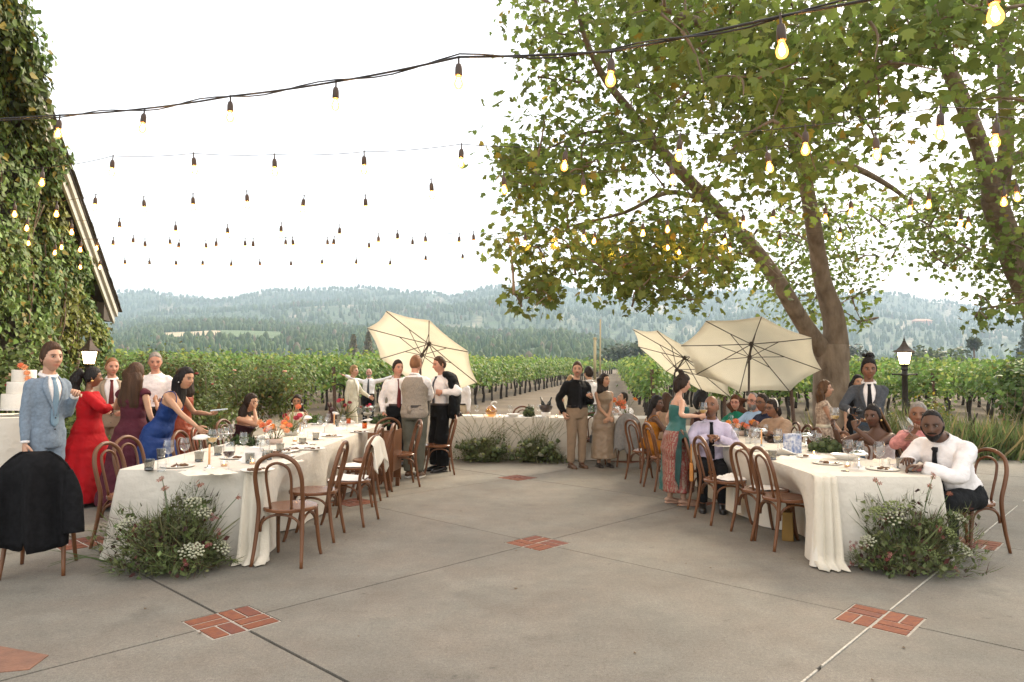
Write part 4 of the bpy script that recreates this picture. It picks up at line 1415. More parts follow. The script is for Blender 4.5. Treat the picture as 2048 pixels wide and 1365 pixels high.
# gauze runners hanging over the front corners
def runner(label, x, y, z, width, dirx, seed):
    r = random.Random(seed)
    vs, fs = [], []
    n, k = 16, 9
    for i in range(n + 1):
        t = i / n
        for j in range(k + 1):
            u = j / k - .5
            fold = .028 * math.sin(j * 1.9 + seed) * (0.4 + t)
            if t < .12:
                vs.append((x + u * width * .8, y + .10 - .12 * t / .12, z + .008 + fold * .15))
            else:
                q = (t - .12) / .88
                flare = .85 + .25 * q
                end = max(0, q - .93) / .07
                vs.append((x + u * width * flare + dirx * q * .10, y - .035 - fold - .05 * q - .10 * end, z - q * (z - .012) + .0))
    for i in range(n):
        for j in range(k):
            a = i * (k + 1) + j
            fs.append((a, a + 1, a + k + 2, a + k + 1))
    o = MB().add(vs, fs).build('table_runner', M_linen2)
    sm = o.modifiers.new('thick', 'SOLIDIFY'); sm.thickness = .004
    return tag(o, label, 'runner')
runner('cream gauze runner hanging off the right front corner of the left table', -2.02, 5.72, TZ, .22, .04, 1)
runner('cream gauze runner hanging off the left front corner of the right table', 2.50, 5.71, TZ, .20, -.02, 4)

# ---------------------------------------------------------------- bentwood chairs
M_wood = mat('bentwood', (0.165, 0.068, 0.027), 0.40, spec=.4, col2=(0.098, 0.039, 0.016), vscale=6, stretch=(1, 1, .25), bump=0.05, bscale=60)
M_seat = mat('seat_veneer', (0.19, 0.082, 0.038), 0.27, col2=(0.13, 0.048, 0.02), vscale=5, stretch=(1, .3, 1))
SH = .435
def make_chair():
    rt = thing('bentwood_chair', 'x', 'chair')
    # back hoop continues down into the rear legs
    pts = [(-.20, .245, 0), (-.185, .205, .22), (-.178, .185, SH), (-.185, .215, .58), (-.185, .245, .70), (-.15, .268, .80), (-.07, .278, .853), (0, .28, .865)]
    pts += [(-x, y, z) for x, y, z in pts[-2::-1]]
    m = MB(); P = smooth_path(pts, 4); m.tube(P, [.0135 + .004 * min(1, p.z / .3) for p in P], 8)
    m.build('back_frame', M_wood, rt)
    pts = [(-.085, .180, SH), (-.093, .208, .56), (-.10, .235, .68), (-.08, .258, .765), (0, .266, .80)]
    pts += [(-x, y, z) for x, y, z in pts[-2::-1]]
    m = MB(); m.tube(smooth_path(pts, 4), .0115, 8)
    m.build('back_hoop', M_wood, rt)
    m = MB()
    def ring(r, z): return [(r * math.sin(a) * (1.0 + .02 * math.cos(a)), -r * math.cos(a) * 1.02, z) for a in [2 * math.pi * k / 28 for k in range(28)]]
    m.loft([ring(.19, SH - .032), ring(.212, SH - .028), ring(.215, SH - .008), ring(.209, SH), ring(.185, SH - .003), ring(.10, SH - .009)])
    sharp(m.build('seat', M_seat, rt), 40)
    for s in (-1, 1):
        m = MB(); m.tube(smooth_path([(s * .158, -.135, SH - .02), (s * .166, -.150, .25), (s * .176, -.182, .08), (s * .184, -.205, 0)], 4), [.019, .018, .018, .0175, .017, .0165, .016, .0155, .015, .0145, .014, .0135, .013], 8)
        m.build('leg', M_wood, rt)
    def arch(p0, p1, h, name='brace'):
        a, b_ = Vector(p0), Vector(p1)
        L = []
        for i in range(13):
            t = i / 12
            u = .5 - .5 * math.cos(math.pi * t)
            q = a.lerp(b_, u)
            q.z = a.z + h * math.sin(math.pi * t) ** .7
            L.append(q)
        m = MB(); m.tube(L, .0105, 7); m.build(name, M_wood, rt)
    zb = .255
    arch((-.16, -.135, zb), (.16, -.135, zb), SH - .045 - zb)
    arch((-.165, .18, zb), (.165, .18, zb), SH - .045 - zb)
    for s in (-1, 1):
        arch((s * .16, -.13, zb), (s * .168, .17, zb), SH - .05 - zb)
    return rt
chair0 = make_chair()
first = [True]
def chair(x, y, phi, label, z=0.0, group='bentwood chairs round the tables'):
    c = chair0 if first[0] else copy_tree(chair0)
    first[0] = False
    c.location = (x, y, z)
    c.rotation_euler = (0, 0, R(phi))
    return tag(c, label, 'chair', group)
chair(-1.77, 5.76, 174, 'empty bentwood chair standing at the front corner of the left table')
for (x, y, p), l in zip(LCH, ('bentwood chair second from the front along the left table', 'bentwood chair with white cushion and cream napkin over its back', 'bentwood chair behind the one draped with a napkin', 'bentwood chair just in front of the wooden high chair')):
    chair(x, y, p, l)
chair(-1.50, 9.56, -70, 'bentwood chair pulled out sideways in front of the man in the vest')
chair(-1.12, 10.72, -76, 'bentwood chair between the man in the vest and the man holding a jacket')
chair(-1.86, 10.25, -150, 'bentwood chair in front of the man with the burgundy tie')
for (x, y, p), l in zip(RCH, ('bentwood chair nearest the camera along the right table', 'bentwood chair second from the front along the right table', 'bentwood chair with a white napkin on its seat', 'bentwood chair with a dark green shawl, under the man in lavender', 'bentwood chair with its back to the woman in the green dress', 'bentwood chair under the woman in mustard')):
    chair(x, y, p, l)
chair(1.42, 12.22, 172, 'bentwood chair with a small dark handbag, behind the man in black')
chair(2.02, 11.75, 150, 'bentwood chair draped with a grey jacket')
chair(.22, 13.75, 0, 'bentwood chair on the far side of the head table')
chair(-3.53, 5.42, -161, 'bentwood chair hung with a black jacket at the front left')
for (x, y, p, l) in ((-3.27, 6.22, 84, 'bentwood chair at the left side, nearest the red dress'), (-3.43, 6.80, 78, 'bentwood chair in front of the woman in purple'), (-3.22, 7.50, 88, 'bentwood chair in front of the woman in blue'), (-3.34, 8.2, 95, 'bentwood chair just beyond the leaning woman in blue'), (-3.52, 9.32, 80, 'bentwood chair under the drinking woman in maroon')):
    chair(x, y, p, l)
for (x, y, p, l) in ((3.52, 8.86, -92, 'bentwood chair beside the woman with the head band'), (3.56, 8.2, -88, 'bentwood chair in front of the woman in cream lace'), (3.40, 7.35, -84, 'bentwood chair pulled up beside the woman with braids'), (4.0, 6.28, -72, 'bentwood chair under the bearded man at the end of the right table'), (3.98, 7.62, -90, 'bentwood chair under the woman with braids'), (4.10, 7.02, -90, 'bentwood chair under the man in pink'),
                     (3.60, 8.95 + .35, -90, 'bentwood chair under the woman with the head band'), (3.66, 9.85, -90, 'bentwood chair under the man in dark glasses'), (3.7, 10.42, -90, 'bentwood chair under the man in the light blue shirt'), (3.72, 11.0, -90, 'bentwood chair under the woman with red curls'), (-3.72, 12.4, 20, 'bentwood chair under the woman with big earrings'), (2.2, 14.0, -30, 'bentwood chair under the young man in white at the head table')):
    chair(x, y, p, l, -.135 if y > 13.05 else 0)
# wooden high chair
hc = thing('high_chair', 'dark wooden high chair between the bentwood chairs', 'high chair', (-1.66, 9.02 + .35, 0), R(-96))
for s in (-1, 1):
    m = MB(); m.box((s * .19, 0, .42), (.022, .34, .62)); m.build('side_panel', M_wood, hc, smooth=False)
    m = MB(); m.box((s * .19, .13, .055), (.035, .05, .11)); m.box((s * .19, -.13, .055), (.035, .05, .11)); m.build('foot', M_wood, hc, smooth=False)
m = MB(); m.box((0, .165, .50), (.40, .02, .52)); m.build('back_panel', M_wood, hc, smooth=False)
m = MB(); m.box((0, 0, .46), (.36, .32, .02)); m.build('seat', M_seat, hc, smooth=False)

# things hung on chairs
M_black = mat('black_wool', (0.010, 0.010, 0.011), 0.95, spec=.1, var=0.3, vscale=30, bump=0.2, bscale=150)
M_napkin = mat('napkin_cotton', (0.74, 0.69, 0.58), 0.9, var=0.05, vscale=6)
M_greycloth = mat('grey_wool', (0.20, 0.195, 0.185), 0.95, var=0.15, vscale=30)
M_shawl = mat('green_shawl', (0.012, 0.050, 0.046), 0.9, var=0.3, vscale=12)
def hung(name, label, cat, loc, phi, w, drop_b, drop_f, material, seed, topz=.872, shoulder=0.0, hemwave=.05):
    """cloth folded over a chair back: front drop (seat side) and back drop"""
    r = random.Random(seed)
    n, k = 26, 20
    vs, fs = [], []
    for i in range(n + 1):
        t = i / n * 2 - 1
        for j in range(k + 1):
            u = j / k * 2 - 1
            hoop = .13 * (abs(u) ** 2.2) * (1 if shoulder else .55)
            hem = hemwave * math.sin(u * 4 + seed) + hemwave * .6 * math.sin(u * 9.5 + seed * 2)
            d = t * ((drop_b if t > 0 else drop_f) + hem * abs(t))
            a = min(1, abs(d) / .05)
            fold = (.022 * math.sin(u * 7 + seed + 1.2 * t) + .014 * math.sin(u * 15 + seed)) * min(1, abs(d) * 4)
            y = .272 + math.copysign(.045 * a, t) * (1 if t != 0 else 0) + fold * (1 if t > 0 else -.5) + (.03 * abs(t) if t > 0 else -.02 * abs(t))
            x = u * w / 2 * (1 + .10 * abs(t)) * (1 - shoulder * max(0, .25 - abs(d)) * 1.4)
            z = topz - hoop - max(0, abs(d) - .02)
            vs.append((x, y, max(z, .02)))
    for i in range(n):
        for j in range(k):
            a = i * (k + 1) + j
            fs.append((a, a + 1, a + k + 2, a + k + 1))
    o = MB().add(vs, fs).build(name, material, loc=(*loc, 0))
    o.rotation_euler = (0, 0, R(phi))
    sm = o.modifiers.new('thick', 'SOLIDIFY'); sm.thickness = .008
    return tag(o, label, cat)
def coat(loc, phi, label):
    """suit jacket slipped over a chair back: rounded shoulders, two hem lobes"""
    n, k = 30, 26
    vs, fs = [], []
    for i in range(n + 1):
        t = i / n * 2 - 1
        d = abs(t) ** 1.15 * (.70 if t > 0 else .34)
        for j in range(k + 1):
            u = j / k * 2 - 1
            lob = 1.0
            if t > 0: lob = 1 + max(0, (t - .45) / .55) * (-.16 * abs(u + .1) ** 2.5 - .13 * gs_(u - .06, .05))
            w = .235 * math.sqrt(min(1, (d + .020) / .12)) * (1 + .05 * max(0, d - .2))
            x = u * w
            z = .912 - d * lob - .05 * u * u * min(1, d * 8)
            fold = (.045 * math.sin(u * 6.5 + 1.1 + t) + .014 * math.sin(u * 15 + 2 * t)) * min(1, d * 3.5)
            bulge = .065 * math.sqrt(max(0, 1 - u * u)) * min(1, d / .10)
            y = .275 + (1 if t > 0 else -1) * (bulge + .012) + fold + (.05 * d if t > 0 else -.03 * d) - .05 * u * u * (1 if t > 0 else 0)
            vs.append((x, y, max(z, .03)))
    for i in range(n):
        for j in range(k):
            a = i * (k + 1) + j
            fs.append((a, a + 1, a + k + 2, a + k + 1))
    o = MB().add(vs, fs).build('jacket', M_black, loc=(*loc, 0))
    o.rotation_euler = (0, 0, R(phi))
    sm = o.modifiers.new('thick', 'SOLIDIFY'); sm.thickness = .010
    tag(o, label, 'jacket')
    m = MB()
    P = smooth_path([(-.215, .29, .77), (-.245, .31, .66), (-.262, .33, .52), (-.275, .345, .40), (-.28, .35, .33)], 5)
    m.tube(P, [.03 + .04 * min(1, q / 8) for q in range(len(P))], 10, flat=.55)
    m.build('sleeve', M_black, o)
    return o
def gs_(x, s): return math.exp(-x * x / (2 * s * s))
coat((-3.53, 5.42), -161, 'black suit jacket draped over the back of the front left chair')
hung('napkin', 'cream napkin draped over a chair back along the left table', 'napkin', (-1.63, 7.20), -100, .30, .27, .20, M_napkin, 5, .875, 0, .05)
hung('shawl', 'dark green shawl bunched on the chair of the man in lavender', 'shawl', (2.24, 8.22), 88, .34, .55, .22, M_shawl, 6, .88, 0, .05)
hung('jacket', 'grey jacket draped over a chair by the head table', 'jacket', (2.02, 11.75), 150, .42, .60, .3, M_greycloth, 8, .89, .3, .05)
def crumple(name, label, cat, loc, sx, sy, h, material, seed, rz=0.0):
    n = 12
    vs, fs = [], []
    for i in range(n + 1):
        for j in range(n + 1):
            u, v = i / n - .5, j / n - .5
            z = h * (.5 + mnoise.noise((u * 5 + seed, v * 5, seed * 1.7)) * .9) * max(0, 1 - (2 * max(abs(u), abs(v))) ** 3) + .004
            vs.append((u * sx * (1 + .15 * mnoise.noise((v * 4, seed, 1))), v * sy * (1 + .15 * mnoise.noise((u * 4, seed, 2))), max(.003, z)))
    for i in range(n):
        for j in range(n):
            a = i * (n + 1) + j
            fs.append((a, a + n + 1, a + n + 2, a + 1))
    o = MB().add(vs, fs).build(name, material, loc=loc)
    o.rotation_euler = (0, 0, rz)
    return tag(o, label, cat)
M_white = mat('white_cotton', (0.78, 0.76, 0.72), 0.85, var=0.04, vscale=5)
crumple('cushion', 'white folded cloth on the seat of the napkin-draped chair', 'cushion', (-1.63, 7.2, SH), .34, .34, .05, M_white, 2)
crumple('napkin', 'white napkin on the seat of a chair behind the napkin-draped one', 'napkin', (-1.80, 8.22, SH), .32, .32, .03, M_white, 3)
crumple('napkin', 'white napkin on the seat of the third chair of the right row', 'napkin', (2.27, 7.40, SH), .26, .24, .07, M_white, 4, .4)
crumple('napkin', 'white paper on the seat of the second chair of the right row', 'napkin', (2.44, 6.82, SH), .24, .24, .03, M_white, 6, .2)
# bags
def bag(name, label, loc, d, material, rz, strap=None):
    rt = thing(name, label, 'bag', loc, rz)
    m = MB(); m.box((0, 0, d[2] / 2), d, taper=.86); b = m.build('body', material, rt, smooth=False)
    bv = b.modifiers.new('bevel', 'BEVEL'); bv.width = .008; bv.segments = 2
    if strap:
        m = MB(); m.tube(smooth_path([(-d[0] * .3, 0, d[2] * .95), (-d[0] * .15, 0, d[2] + strap), (d[0] * .15, 0, d[2] + strap), (d[0] * .3, 0, d[2] * .95)], 5), .006, 6); m.build('handle', material, rt)
    return rt
M_leather = mat('tan_leather', (0.42, 0.17, 0.03), 0.5, var=0.15, vscale=10)
M_darkbag = mat('black_leather', (0.012, 0.014, 0.018), 0.3)
M_mustardbag = mat('ochre_bag', (0.22, 0.12, 0.02), 0.7, var=0.1, vscale=10)
bag('handbag', 'tan leather clutch hanging beside the green shawl', (1.99, 7.88, .34), (.07, .04, .20), M_leather, R(80), .18)
bag('handbag', 'small black handbag hanging from the chair behind the man in black', (1.40, 11.98, .36), (.17, .07, .13), M_darkbag, R(-10), .12)
bag('tote_bag', 'ochre bag on the ground under the nearest chair of the right table', (2.56, 6.62, 0), (.18, .10, .26), M_mustardbag, R(70))
bag('paper_bag', 'pale folded bag hanging under the chair with the napkin', (2.34, 7.52, .08), (.22, .09, .30), M_linen2, R(95))
# ---------------------------------------------------------------- people
SKIN = {'fair': (.50, .29, .20), 'rosy': (.50, .26, .18), 'tan': (.42, .235, .145), 'olive': (.34, .18, .105), 'brown': (.20, .098, .056), 'dark': (.12, .062, .038), 'deep': (.105, .054, .034)}
HAIR = {'black': (.012, .010, .010), 'dark': (.022, .014, .010), 'brown': (.055, .028, .015), 'mid': (.085, .045, .022), 'blond': (.30, .18, .08), 'red': (.085, .032, .014), 'grey': (.22, .20, .18), 'ginger': (.20, .095, .045)}
M_skin = mat('skin', attr=True, rough=0.5, var=0.06, vscale=25, spec=0.35)
def cloth(name, col, **k):
    k.setdefault('var', .08); k.setdefault('vscale', 14); k.setdefault('spec', .2); k.setdefault('bump', .8); k.setdefault('bscale', 13)
    return mat('cloth_' + name, col, k.pop('rough', .85), **k)
def hairmat(name):
    return mat('hair_' + name, HAIR[name], 0.6, spec=.2, var=.35, vscale=26, stretch=(1, 1, .12), bump=.5, bscale=60)
def sstep(a, b, x):
    t = max(0., min(1., (x - a) / (b - a)))
    return t * t * (3 - 2 * t)
def gs(x, s): return math.exp(-x * x / (2 * s * s))
PENDING = []     # (object, voxel, smooth) baked in one pass at the end
PROF = {'m': [(-.13, .120, .095, .01), (-.06, .152, .115, .012), (.03, .152, .115, .005), (.12, .142, .108, 0), (.22, .147, .11, 0), (.32, .164, .12, 0), (.395, .168, .115, .006), (.445, .143, .095, .012), (.485, .105, .076, .016), (.52, .064, .062, .015), (.55, .055, .058, .013)],
        'f': [(-.13, .145, .10, .01), (-.06, .170, .118, .016), (.03, .155, .106, .005), (.12, .124, .090, 0), (.22, .130, .098, -.002), (.31, .146, .124, -.012), (.38, .148, .106, -.002), (.425, .128, .082, .012), (.465, .085, .066, .014), (.50, .051, .053, .012), (.53, .044, .048, .011)]}
def local(x, y, phi, P):
    """world point to the frame of a person standing at x, y facing phi"""
    v = Matrix.Rotation(-R(phi), 3, 'Z') @ (Vector(P) - Vector((x, y, 0)))
    return tuple(v)
class Person:
    def __init__(s, label, x, y, phi, h, skin='fair', sex='m', sit=False, lean=0, side=0, twist=0, head=(0, 0, 0), seat=.425, z0=0., girth=1., belly=0., L=None, Rr=None, stance=.10, step=0., vox=.016, feet=None, knees=.10, blush=.0, stub=0., brow=None, smile=0.):
        s.S = h / 1.75
        s.sex, s.sit, s.girth, s.belly, s.vox = sex, sit, girth, belly, vox
        s.skin = np.array(SKIN[skin])
        s.root_loc = Vector((x, y, z0)); s.phi = R(phi)
        S = s.S
        s.P = Vector((0, 0, seat + .10 * S)) if sit else Vector((0, 0, .95 * S))
        s.Rt = (Matrix.Rotation(R(twist), 3, 'Z') @ Matrix.Rotation(R(lean), 3, 'X') @ Matrix.Rotation(R(side), 3, 'Y'))
        s.prof = []
        for z, hw, hd, yo in PROF[sex]:
            b = belly * gs(z - .10, .12)
            s.prof.append((z, hw * girth, hd * (1 + (girth - 1) * 1.1) + b * .5, yo - b * .5))
        m = sex == 'm'
        s.sh = {1: s.tp((.168 if m else .148, .012, .425 if m else .410), g=True), -1: s.tp((-.168 if m else -.148, .012, .425 if m else .410), g=True)}
        s.Hc = s.tp((0, -.024, .672 if m else .655))
        yaw, pit, rol = head
        s.Hm = s.Rt.to_4x4().to_3x3() @ Matrix.Rotation(-R(lean) * .85, 3, 'X') @ Matrix.Rotation(R(yaw), 3, 'Z') @ Matrix.Rotation(R(pit), 3, 'X') @ Matrix.Rotation(R(rol), 3, 'Y')
        s.hs = S ** .35 * (1.10 if m else 1.04)
        s.el, s.wr, s.hd_, s.curl, s.pn = {}, {}, {}, {}, {}
        for sd, a in ((1, L), (-1, Rr)):
            a = dict(a or {})
            hand = Vector(a.get('at', (sd * .238 * S * (1 + (s.girth - 1) * .8), -.04, (s.sh[sd].z - .535 * S))))
            pole = Vector(a.get('pole', (sd * .35, 1.0, -.25)))
            A = s.sh[sd]
            l1, l2 = .285 * S, .26 * S
            d = hand - A
            D = min(d.length, (l1 + l2) * .995)
            dn = d.normalized()
            hand = A + dn * D
            c = (l1 * l1 + D * D - l2 * l2) / (2 * D)
            hh = math.sqrt(max(0, l1 * l1 - c * c))
            pl = pole - dn * pole.dot(dn)
            pl = pl.normalized() if pl.length > 1e-4 else Vector((0, 1, 0))
            s.el[sd] = A + dn * c + pl * hh
            s.wr[sd] = hand
            fd = (hand - s.el[sd]).normalized()
            s.hd_[sd] = Vector(a['dir']).normalized() if 'dir' in a else fd
            s.curl[sd] = a.get('curl', .35)
            s.pn[sd] = Vector(a.get('palm', (-sd, 0, 0)))
        s.hip, s.kn, s.an = {}, {}, {}
        for sd in (1, -1):
            H = s.P + Vector((sd * .088 * S * girth, 0, -.035 * S))
            if sit:
                K = H + Vector((sd * knees * .4, -.42 * S, -.02 * S))
                A = Vector((K.x, K.y + .02, .09 * S))
                if feet: A = Vector((feet[0] * sd if len(feet) == 2 else feet[0], feet[-1], .09 * S))
            else:
                A = Vector((sd * stance * S, sd * step, .085 * S))
                K = H.lerp(A, .5) + Vector((0, -.02 - abs(step) * .12 * (1 if sd * step < 0 else .3), 0))
            s.hip[sd], s.kn[sd], s.an[sd] = H, K, A
        s.stub, s.brow, s.smile, s.blush = stub, brow, smile, blush
        s.body()
        s.label = label
        tag(s.o, label, 'person')
    def tp(s, v, g=False):
        v = Vector(v)
        if g: v.x *= 1 + (s.girth - 1) * .7
        return s.P + s.Rt @ (v * s.S)
    def pv(s, z):
        zs = [p[0] for p in s.prof]
        return tuple(float(np.interp(z, zs, [p[k] for p in s.prof])) for k in (1, 2, 3))
    def tsurf(s, z, a, e):
        hw, hd, yo = s.pv(z)
        return s.tp(((hw + e) * math.sin(a), yo - (hd + e) * math.cos(a), z))
    def ring(s, z, e, n=20, ew=1.0, ed=1.0):
        hw, hd, yo = s.pv(z)
        return [s.tp(((hw * ew + e) * math.sin(2 * math.pi * k / n), yo - (hd * ed + e) * math.cos(2 * math.pi * k / n), z)) for k in range(n)]
    def armpath(s, sd, end=1.0, rs=(.058, .050, .041, .040, .030), inn=.05):
        S = s.S * (1 + (s.girth - 1) * .5)
        A, E, W = s.sh[sd], s.el[sd], s.wr[sd]
        inner = A.lerp(s.tp((0, .012, .40)), .38)
        pts = [inner, A, A.lerp(E, .5), E, E.lerp(W, .5 * end), E.lerp(W, end)]
        rr = [rs[0] * .95, rs[0], rs[1], rs[2], rs[3], rs[4]]
        P = smooth_path(pts, 4)
        return P, [float(np.interp(i, np.linspace(0, len(P) - 1, 6), rr)) * S for i in range(len(P))]
    def leg(s, sd, rs, lo=1.0, g=True):
        S = s.S * (1 + (s.girth - 1) * .6 if g else 1)
        H, K, A = s.hip[sd], s.kn[sd], s.an[sd]
        pts = [H + Vector((0, 0, .04 * s.S)) if not s.sit else H + Vector((0, .05, .0)), H.lerp(K, .5), K, K.lerp(A, .4) + Vector((0, .012 * s.S, 0)), K.lerp(A, lo)]
        P = smooth_path(pts, 4)
        return P, [float(np.interp(i, np.linspace(0, len(P) - 1, 5), rs)) * S for i in range(len(P))]
    def add(s, name, mb, material, vox=None, smooth=4, colors=False, disp=0.0):
        o = mb.build(name, material, getattr(s, 'o', None), colors=colors)
        if vox is not None: PENDING.append((o, vox, smooth, disp))
        return o
    # -- skin
    def headpt(s, th, ph, infl=0.0, plain=False):
        a, b, c = .0735, .094, .116
        x, y, z = a * math.sin(th) * math.sin(ph), -b * math.sin(th) * math.cos(ph), c * math.cos(th)
        lo = sstep(.0, .116, -z)
        x *= 1 - .30 * lo
        if y > 0: y *= 1 - .38 * lo
        else: y *= 1 + .02 * lo
        if y < -.055: y = -.055 + (y + .055) * .86
        if not plain and y < 0:
            f = 1.0
            y -= .021 * gs(x, .0095) * sstep(.028, -.020, z) * sstep(-.044, -.026, z) + .006 * gs(x, .016) * gs(z + .026, .009)
            y -= .004 * gs(z - .028, .010) * gs(abs(x) - .028, .022)
            y += .0085 * gs(abs(x) - .031, .013) * gs(z - .010, .010)
            y -= .0055 * gs(x, .019) * gs(z + .056, .0055) + .0035 * gs(x, .015) * gs(z + .068, .005)
            y += .003 * gs(x, .024) * gs(z + .0625, .0022)
            y -= .006 * gs(x, .017) * gs(z + .094, .013)
            y -= .004 * gs(abs(x) - .042, .016) * gs(z + .022, .018)
        k = 1 + infl / .095
        return Vector((x * k, y * k, z * k))
    def H(s, p): return s.Hc + s.Hm @ (Vector(p) * s.hs * s.S ** .3)
    def body(s):
        S = s.S
        m = MB()
        sk = tuple(s.skin)
        m.loft([s.ring(p[0], -.012 if p[0] > 0.03 else -.022, 16) for p in s.prof])
        m.tube([s.tp((0, .014, .44)), s.tp((0, .010, .52)), s.H((0, .02, -.045)), s.H((0, .015, .0))], [.062 * S, .054 * S, .052 * S, .05 * S] if s.sex == 'm' else [.05 * S, .043 * S, .042 * S, .042 * S], 12)
        f = .86 if s.sex == 'f' else 1
        for sd in (1, -1):
            P, rr = s.armpath(sd, .985, (.050 * f, .045 * f, .037 * f, .036 * f, .026 * f))
            m.tube(P, rr, 10)
            P, rr = s.leg(sd, (.082 * f, .070 * f, .052 * f, .052, .036))
            m.tube(P, rr, 10)
            A = s.an[sd]
            m.tube([A + Vector((0, .045 * S, -.045 * S)), A + Vector((0, .0, -.035 * S)), A + Vector((0, -.08 * S, -.055 * S)), A + Vector((0, -.15 * S, -.065 * S)), A + Vector((0, -.19 * S, -.07 * S))], [.028 * S, .036 * S, .036 * S, .036 * S, .018 * S], 9, flat=.8)
        s.o = m.build('person', M_skin, None, colors=True)
        s.o.location = s.root_loc
        s.o.rotation_euler = (0, 0, s.phi)
        # head, hands: fine shapes joined after the body is fused
        x = MB()
        N, K = 46, 52
        rings, cols = [], []
        lip = s.skin * np.array((.92, .50, .48)) + np.array((.02, 0, 0))
        for i in range(N + 1):
            th = math.pi * (.012 + .976 * i / N)
            rg = []
            for j in range(K):
                t = 2 * math.pi * j / K
                ph = t - .42 * math.sin(t)
                p = s.headpt(th, ph)
                c = s.skin.copy()
                if p.y < -.03:
                    l = gs(p.x, .017) ** .7 * gs(p.z + .0625, .0078)
                    c = c * (1 - .85 * l) + lip * .85 * l
                    c = c * (1 - .5 * gs(p.x, .02) * gs(p.z + .0625, .0016))
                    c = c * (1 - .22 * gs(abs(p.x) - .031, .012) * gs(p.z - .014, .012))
                    c = c * (1 + np.array((.10, -.10, -.10)) * (.6 + s.blush) * gs(abs(p.x) - .043, .016) * gs(p.z + .025, .018))
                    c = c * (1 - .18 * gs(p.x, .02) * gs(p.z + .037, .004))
                if s.stub and p.z < -.03 and p.y < .03:
                    c = c * (1 - s.stub * sstep(-.028, -.06, p.z) * (1 - .8 * gs(p.x, .015) * gs(p.z + .062, .006)))
                rg.append(s.H(p)); cols.append(tuple(c))
            rings.append(rg)
        n0 = len(x.v)
        x.loft(rings)
        x.c[n0:] = cols
        x.col = sk
        for sd in (1, -1):
            e = MB(); e.ball((0, 0, 0), .017, 7, 6, sz=1.75, sx=.42, sy=1.0)
            x.add([s.H(Vector((sd * .0735, .012, -.004)) + Vector(v)) for v in e.v], e.f, tuple(s.skin * .92))
            th = math.acos(.010 / .116)
            yb = min(s.headpt(math.acos(.010 / .116), sd * q).y for q in (.40, .45, .5))
            e = MB(); e.ball((sd * .031, yb + .0052, .009), .0098, 10, 8)
            x.add([s.H(v) for v in e.v], e.f, (.34, .30, .27))
            e = MB(); e.ball((sd * .031, yb - .0026, .0088), .0056, 8, 6, sy=.6)
            x.add([s.H(v) for v in e.v], e.f, (.012, .009, .007))
            bc = tuple(np.array(HAIR.get(s.brow or 'dark')) * .9)
            for z0, w, yy, r0, cc in ((.0185, .016, .0, .0020, tuple(s.skin * .35)), (.029, .020, -.003, .0029, tuple(np.array(bc) * .6 + s.skin * .25)), (-.0005, .016, -.001, .0016, tuple(s.skin * .55))):
                pts = []
                for q in range(6):
                    u = q / 5 * 2 - 1
                    xx = sd * (.031 + u * w)
                    zz = z0 - (.006 * u * u if z0 > 0 else -.004 * u * u) + (.003 * u if z0 > .03 else 0)
                    ph = math.asin(max(-1, min(1, xx / .0735)))
                    yv = s.headpt(math.acos(max(-1, min(1, zz / .116))), ph).y - .0015 + (-.003 if z0 < .025 else 0)
                    pts.append((xx, yv, zz))
                e = MB(); e.tube(pts, [r0 * .5, r0, r0, r0, r0 * .8, r0 * .4], 5)
                x.add([s.H(v) for v in e.v], e.f, cc)
            s.hand(x, sd)
        x.col = None
        s.extra = x
        PENDING.append((s.o, s.vox * .85, 3, ('join', x)))
    def hand(s, x, sd):
        S = s.S * (1.0 if s.sex == 'm' else .9)
        W, d = s.wr[sd], s.hd_[sd].normalized()
        n = s.pn[sd] - d * s.pn[sd].dot(d)
        n = n.normalized() if n.length > 1e-3 else d.orthogonal().normalized()
        w = d.cross(n)              # across the palm
        if (w.dot(Vector((0, -1, 0)))) < 0: w = -w      # thumb side towards the front
        c = tuple(s.skin)
        rings = []
        for t, hw, ht in ((-.025, .023, .020), (.0, .026, .018), (.03, .036, .017), (.065, .041, .015), (.085, .040, .012), (.092, .034, .008)):
            rings.append([W + d * (t * S) + w * (hw * S * math.cos(2 * math.pi * k / 10)) + n * (ht * S * math.sin(2 * math.pi * k / 10)) for k in range(10)])
        x.col = c
        x.loft(rings)
        cu = s.curl[sd]
        for k, (off, ln) in enumerate(((.030, .070), (.010, .080), (-.010, .075), (-.029, .058))):
            p = W + d * (.078 * S) + w * (off * S)
            dirn = (d + w * (off * 2.2)).normalized()
            pts, a = [p, p + dirn * (.010 * S)], 0
            for seg, q in enumerate((.42, .33, .25)):
                a += cu * (1.15, 1.25, .8)[seg] * (1 + .12 * k)
                dv = (dirn * math.cos(a) + n * math.sin(a)).normalized()
                pts.append(pts[-1] + dv * (ln * q * S))
            x.tube(pts, [.0098 * S, .0098 * S, .0090 * S, .0082 * S, .0060 * S], 6)
        p = W + d * (.02 * S) + w * (.026 * S)
        t1 = (w * .8 + d * .75 + n * .3).normalized()
        t2 = (w * (.45 - .3 * cu) + d + n * (.25 + .9 * cu)).normalized()
        x.tube([p - t1 * .01, p + t1 * (.032 * S), p + t1 * (.032 * S) + t2 * (.030 * S), p + t1 * (.032 * S) + t2 * (.052 * S)], [.0135 * S, .0125 * S, .0105 * S, .0075 * S], 6)
        x.col = None
    # -- clothes
    def sleeves(s, m, e, end=.97, rs=None):
        for sd in (1, -1):
            P, rr = s.armpath(sd, end, rs or (.058 + e, .054 + e, .047 + e, .044 + e, .036 + e))
            m.tube(P, rr, 12)
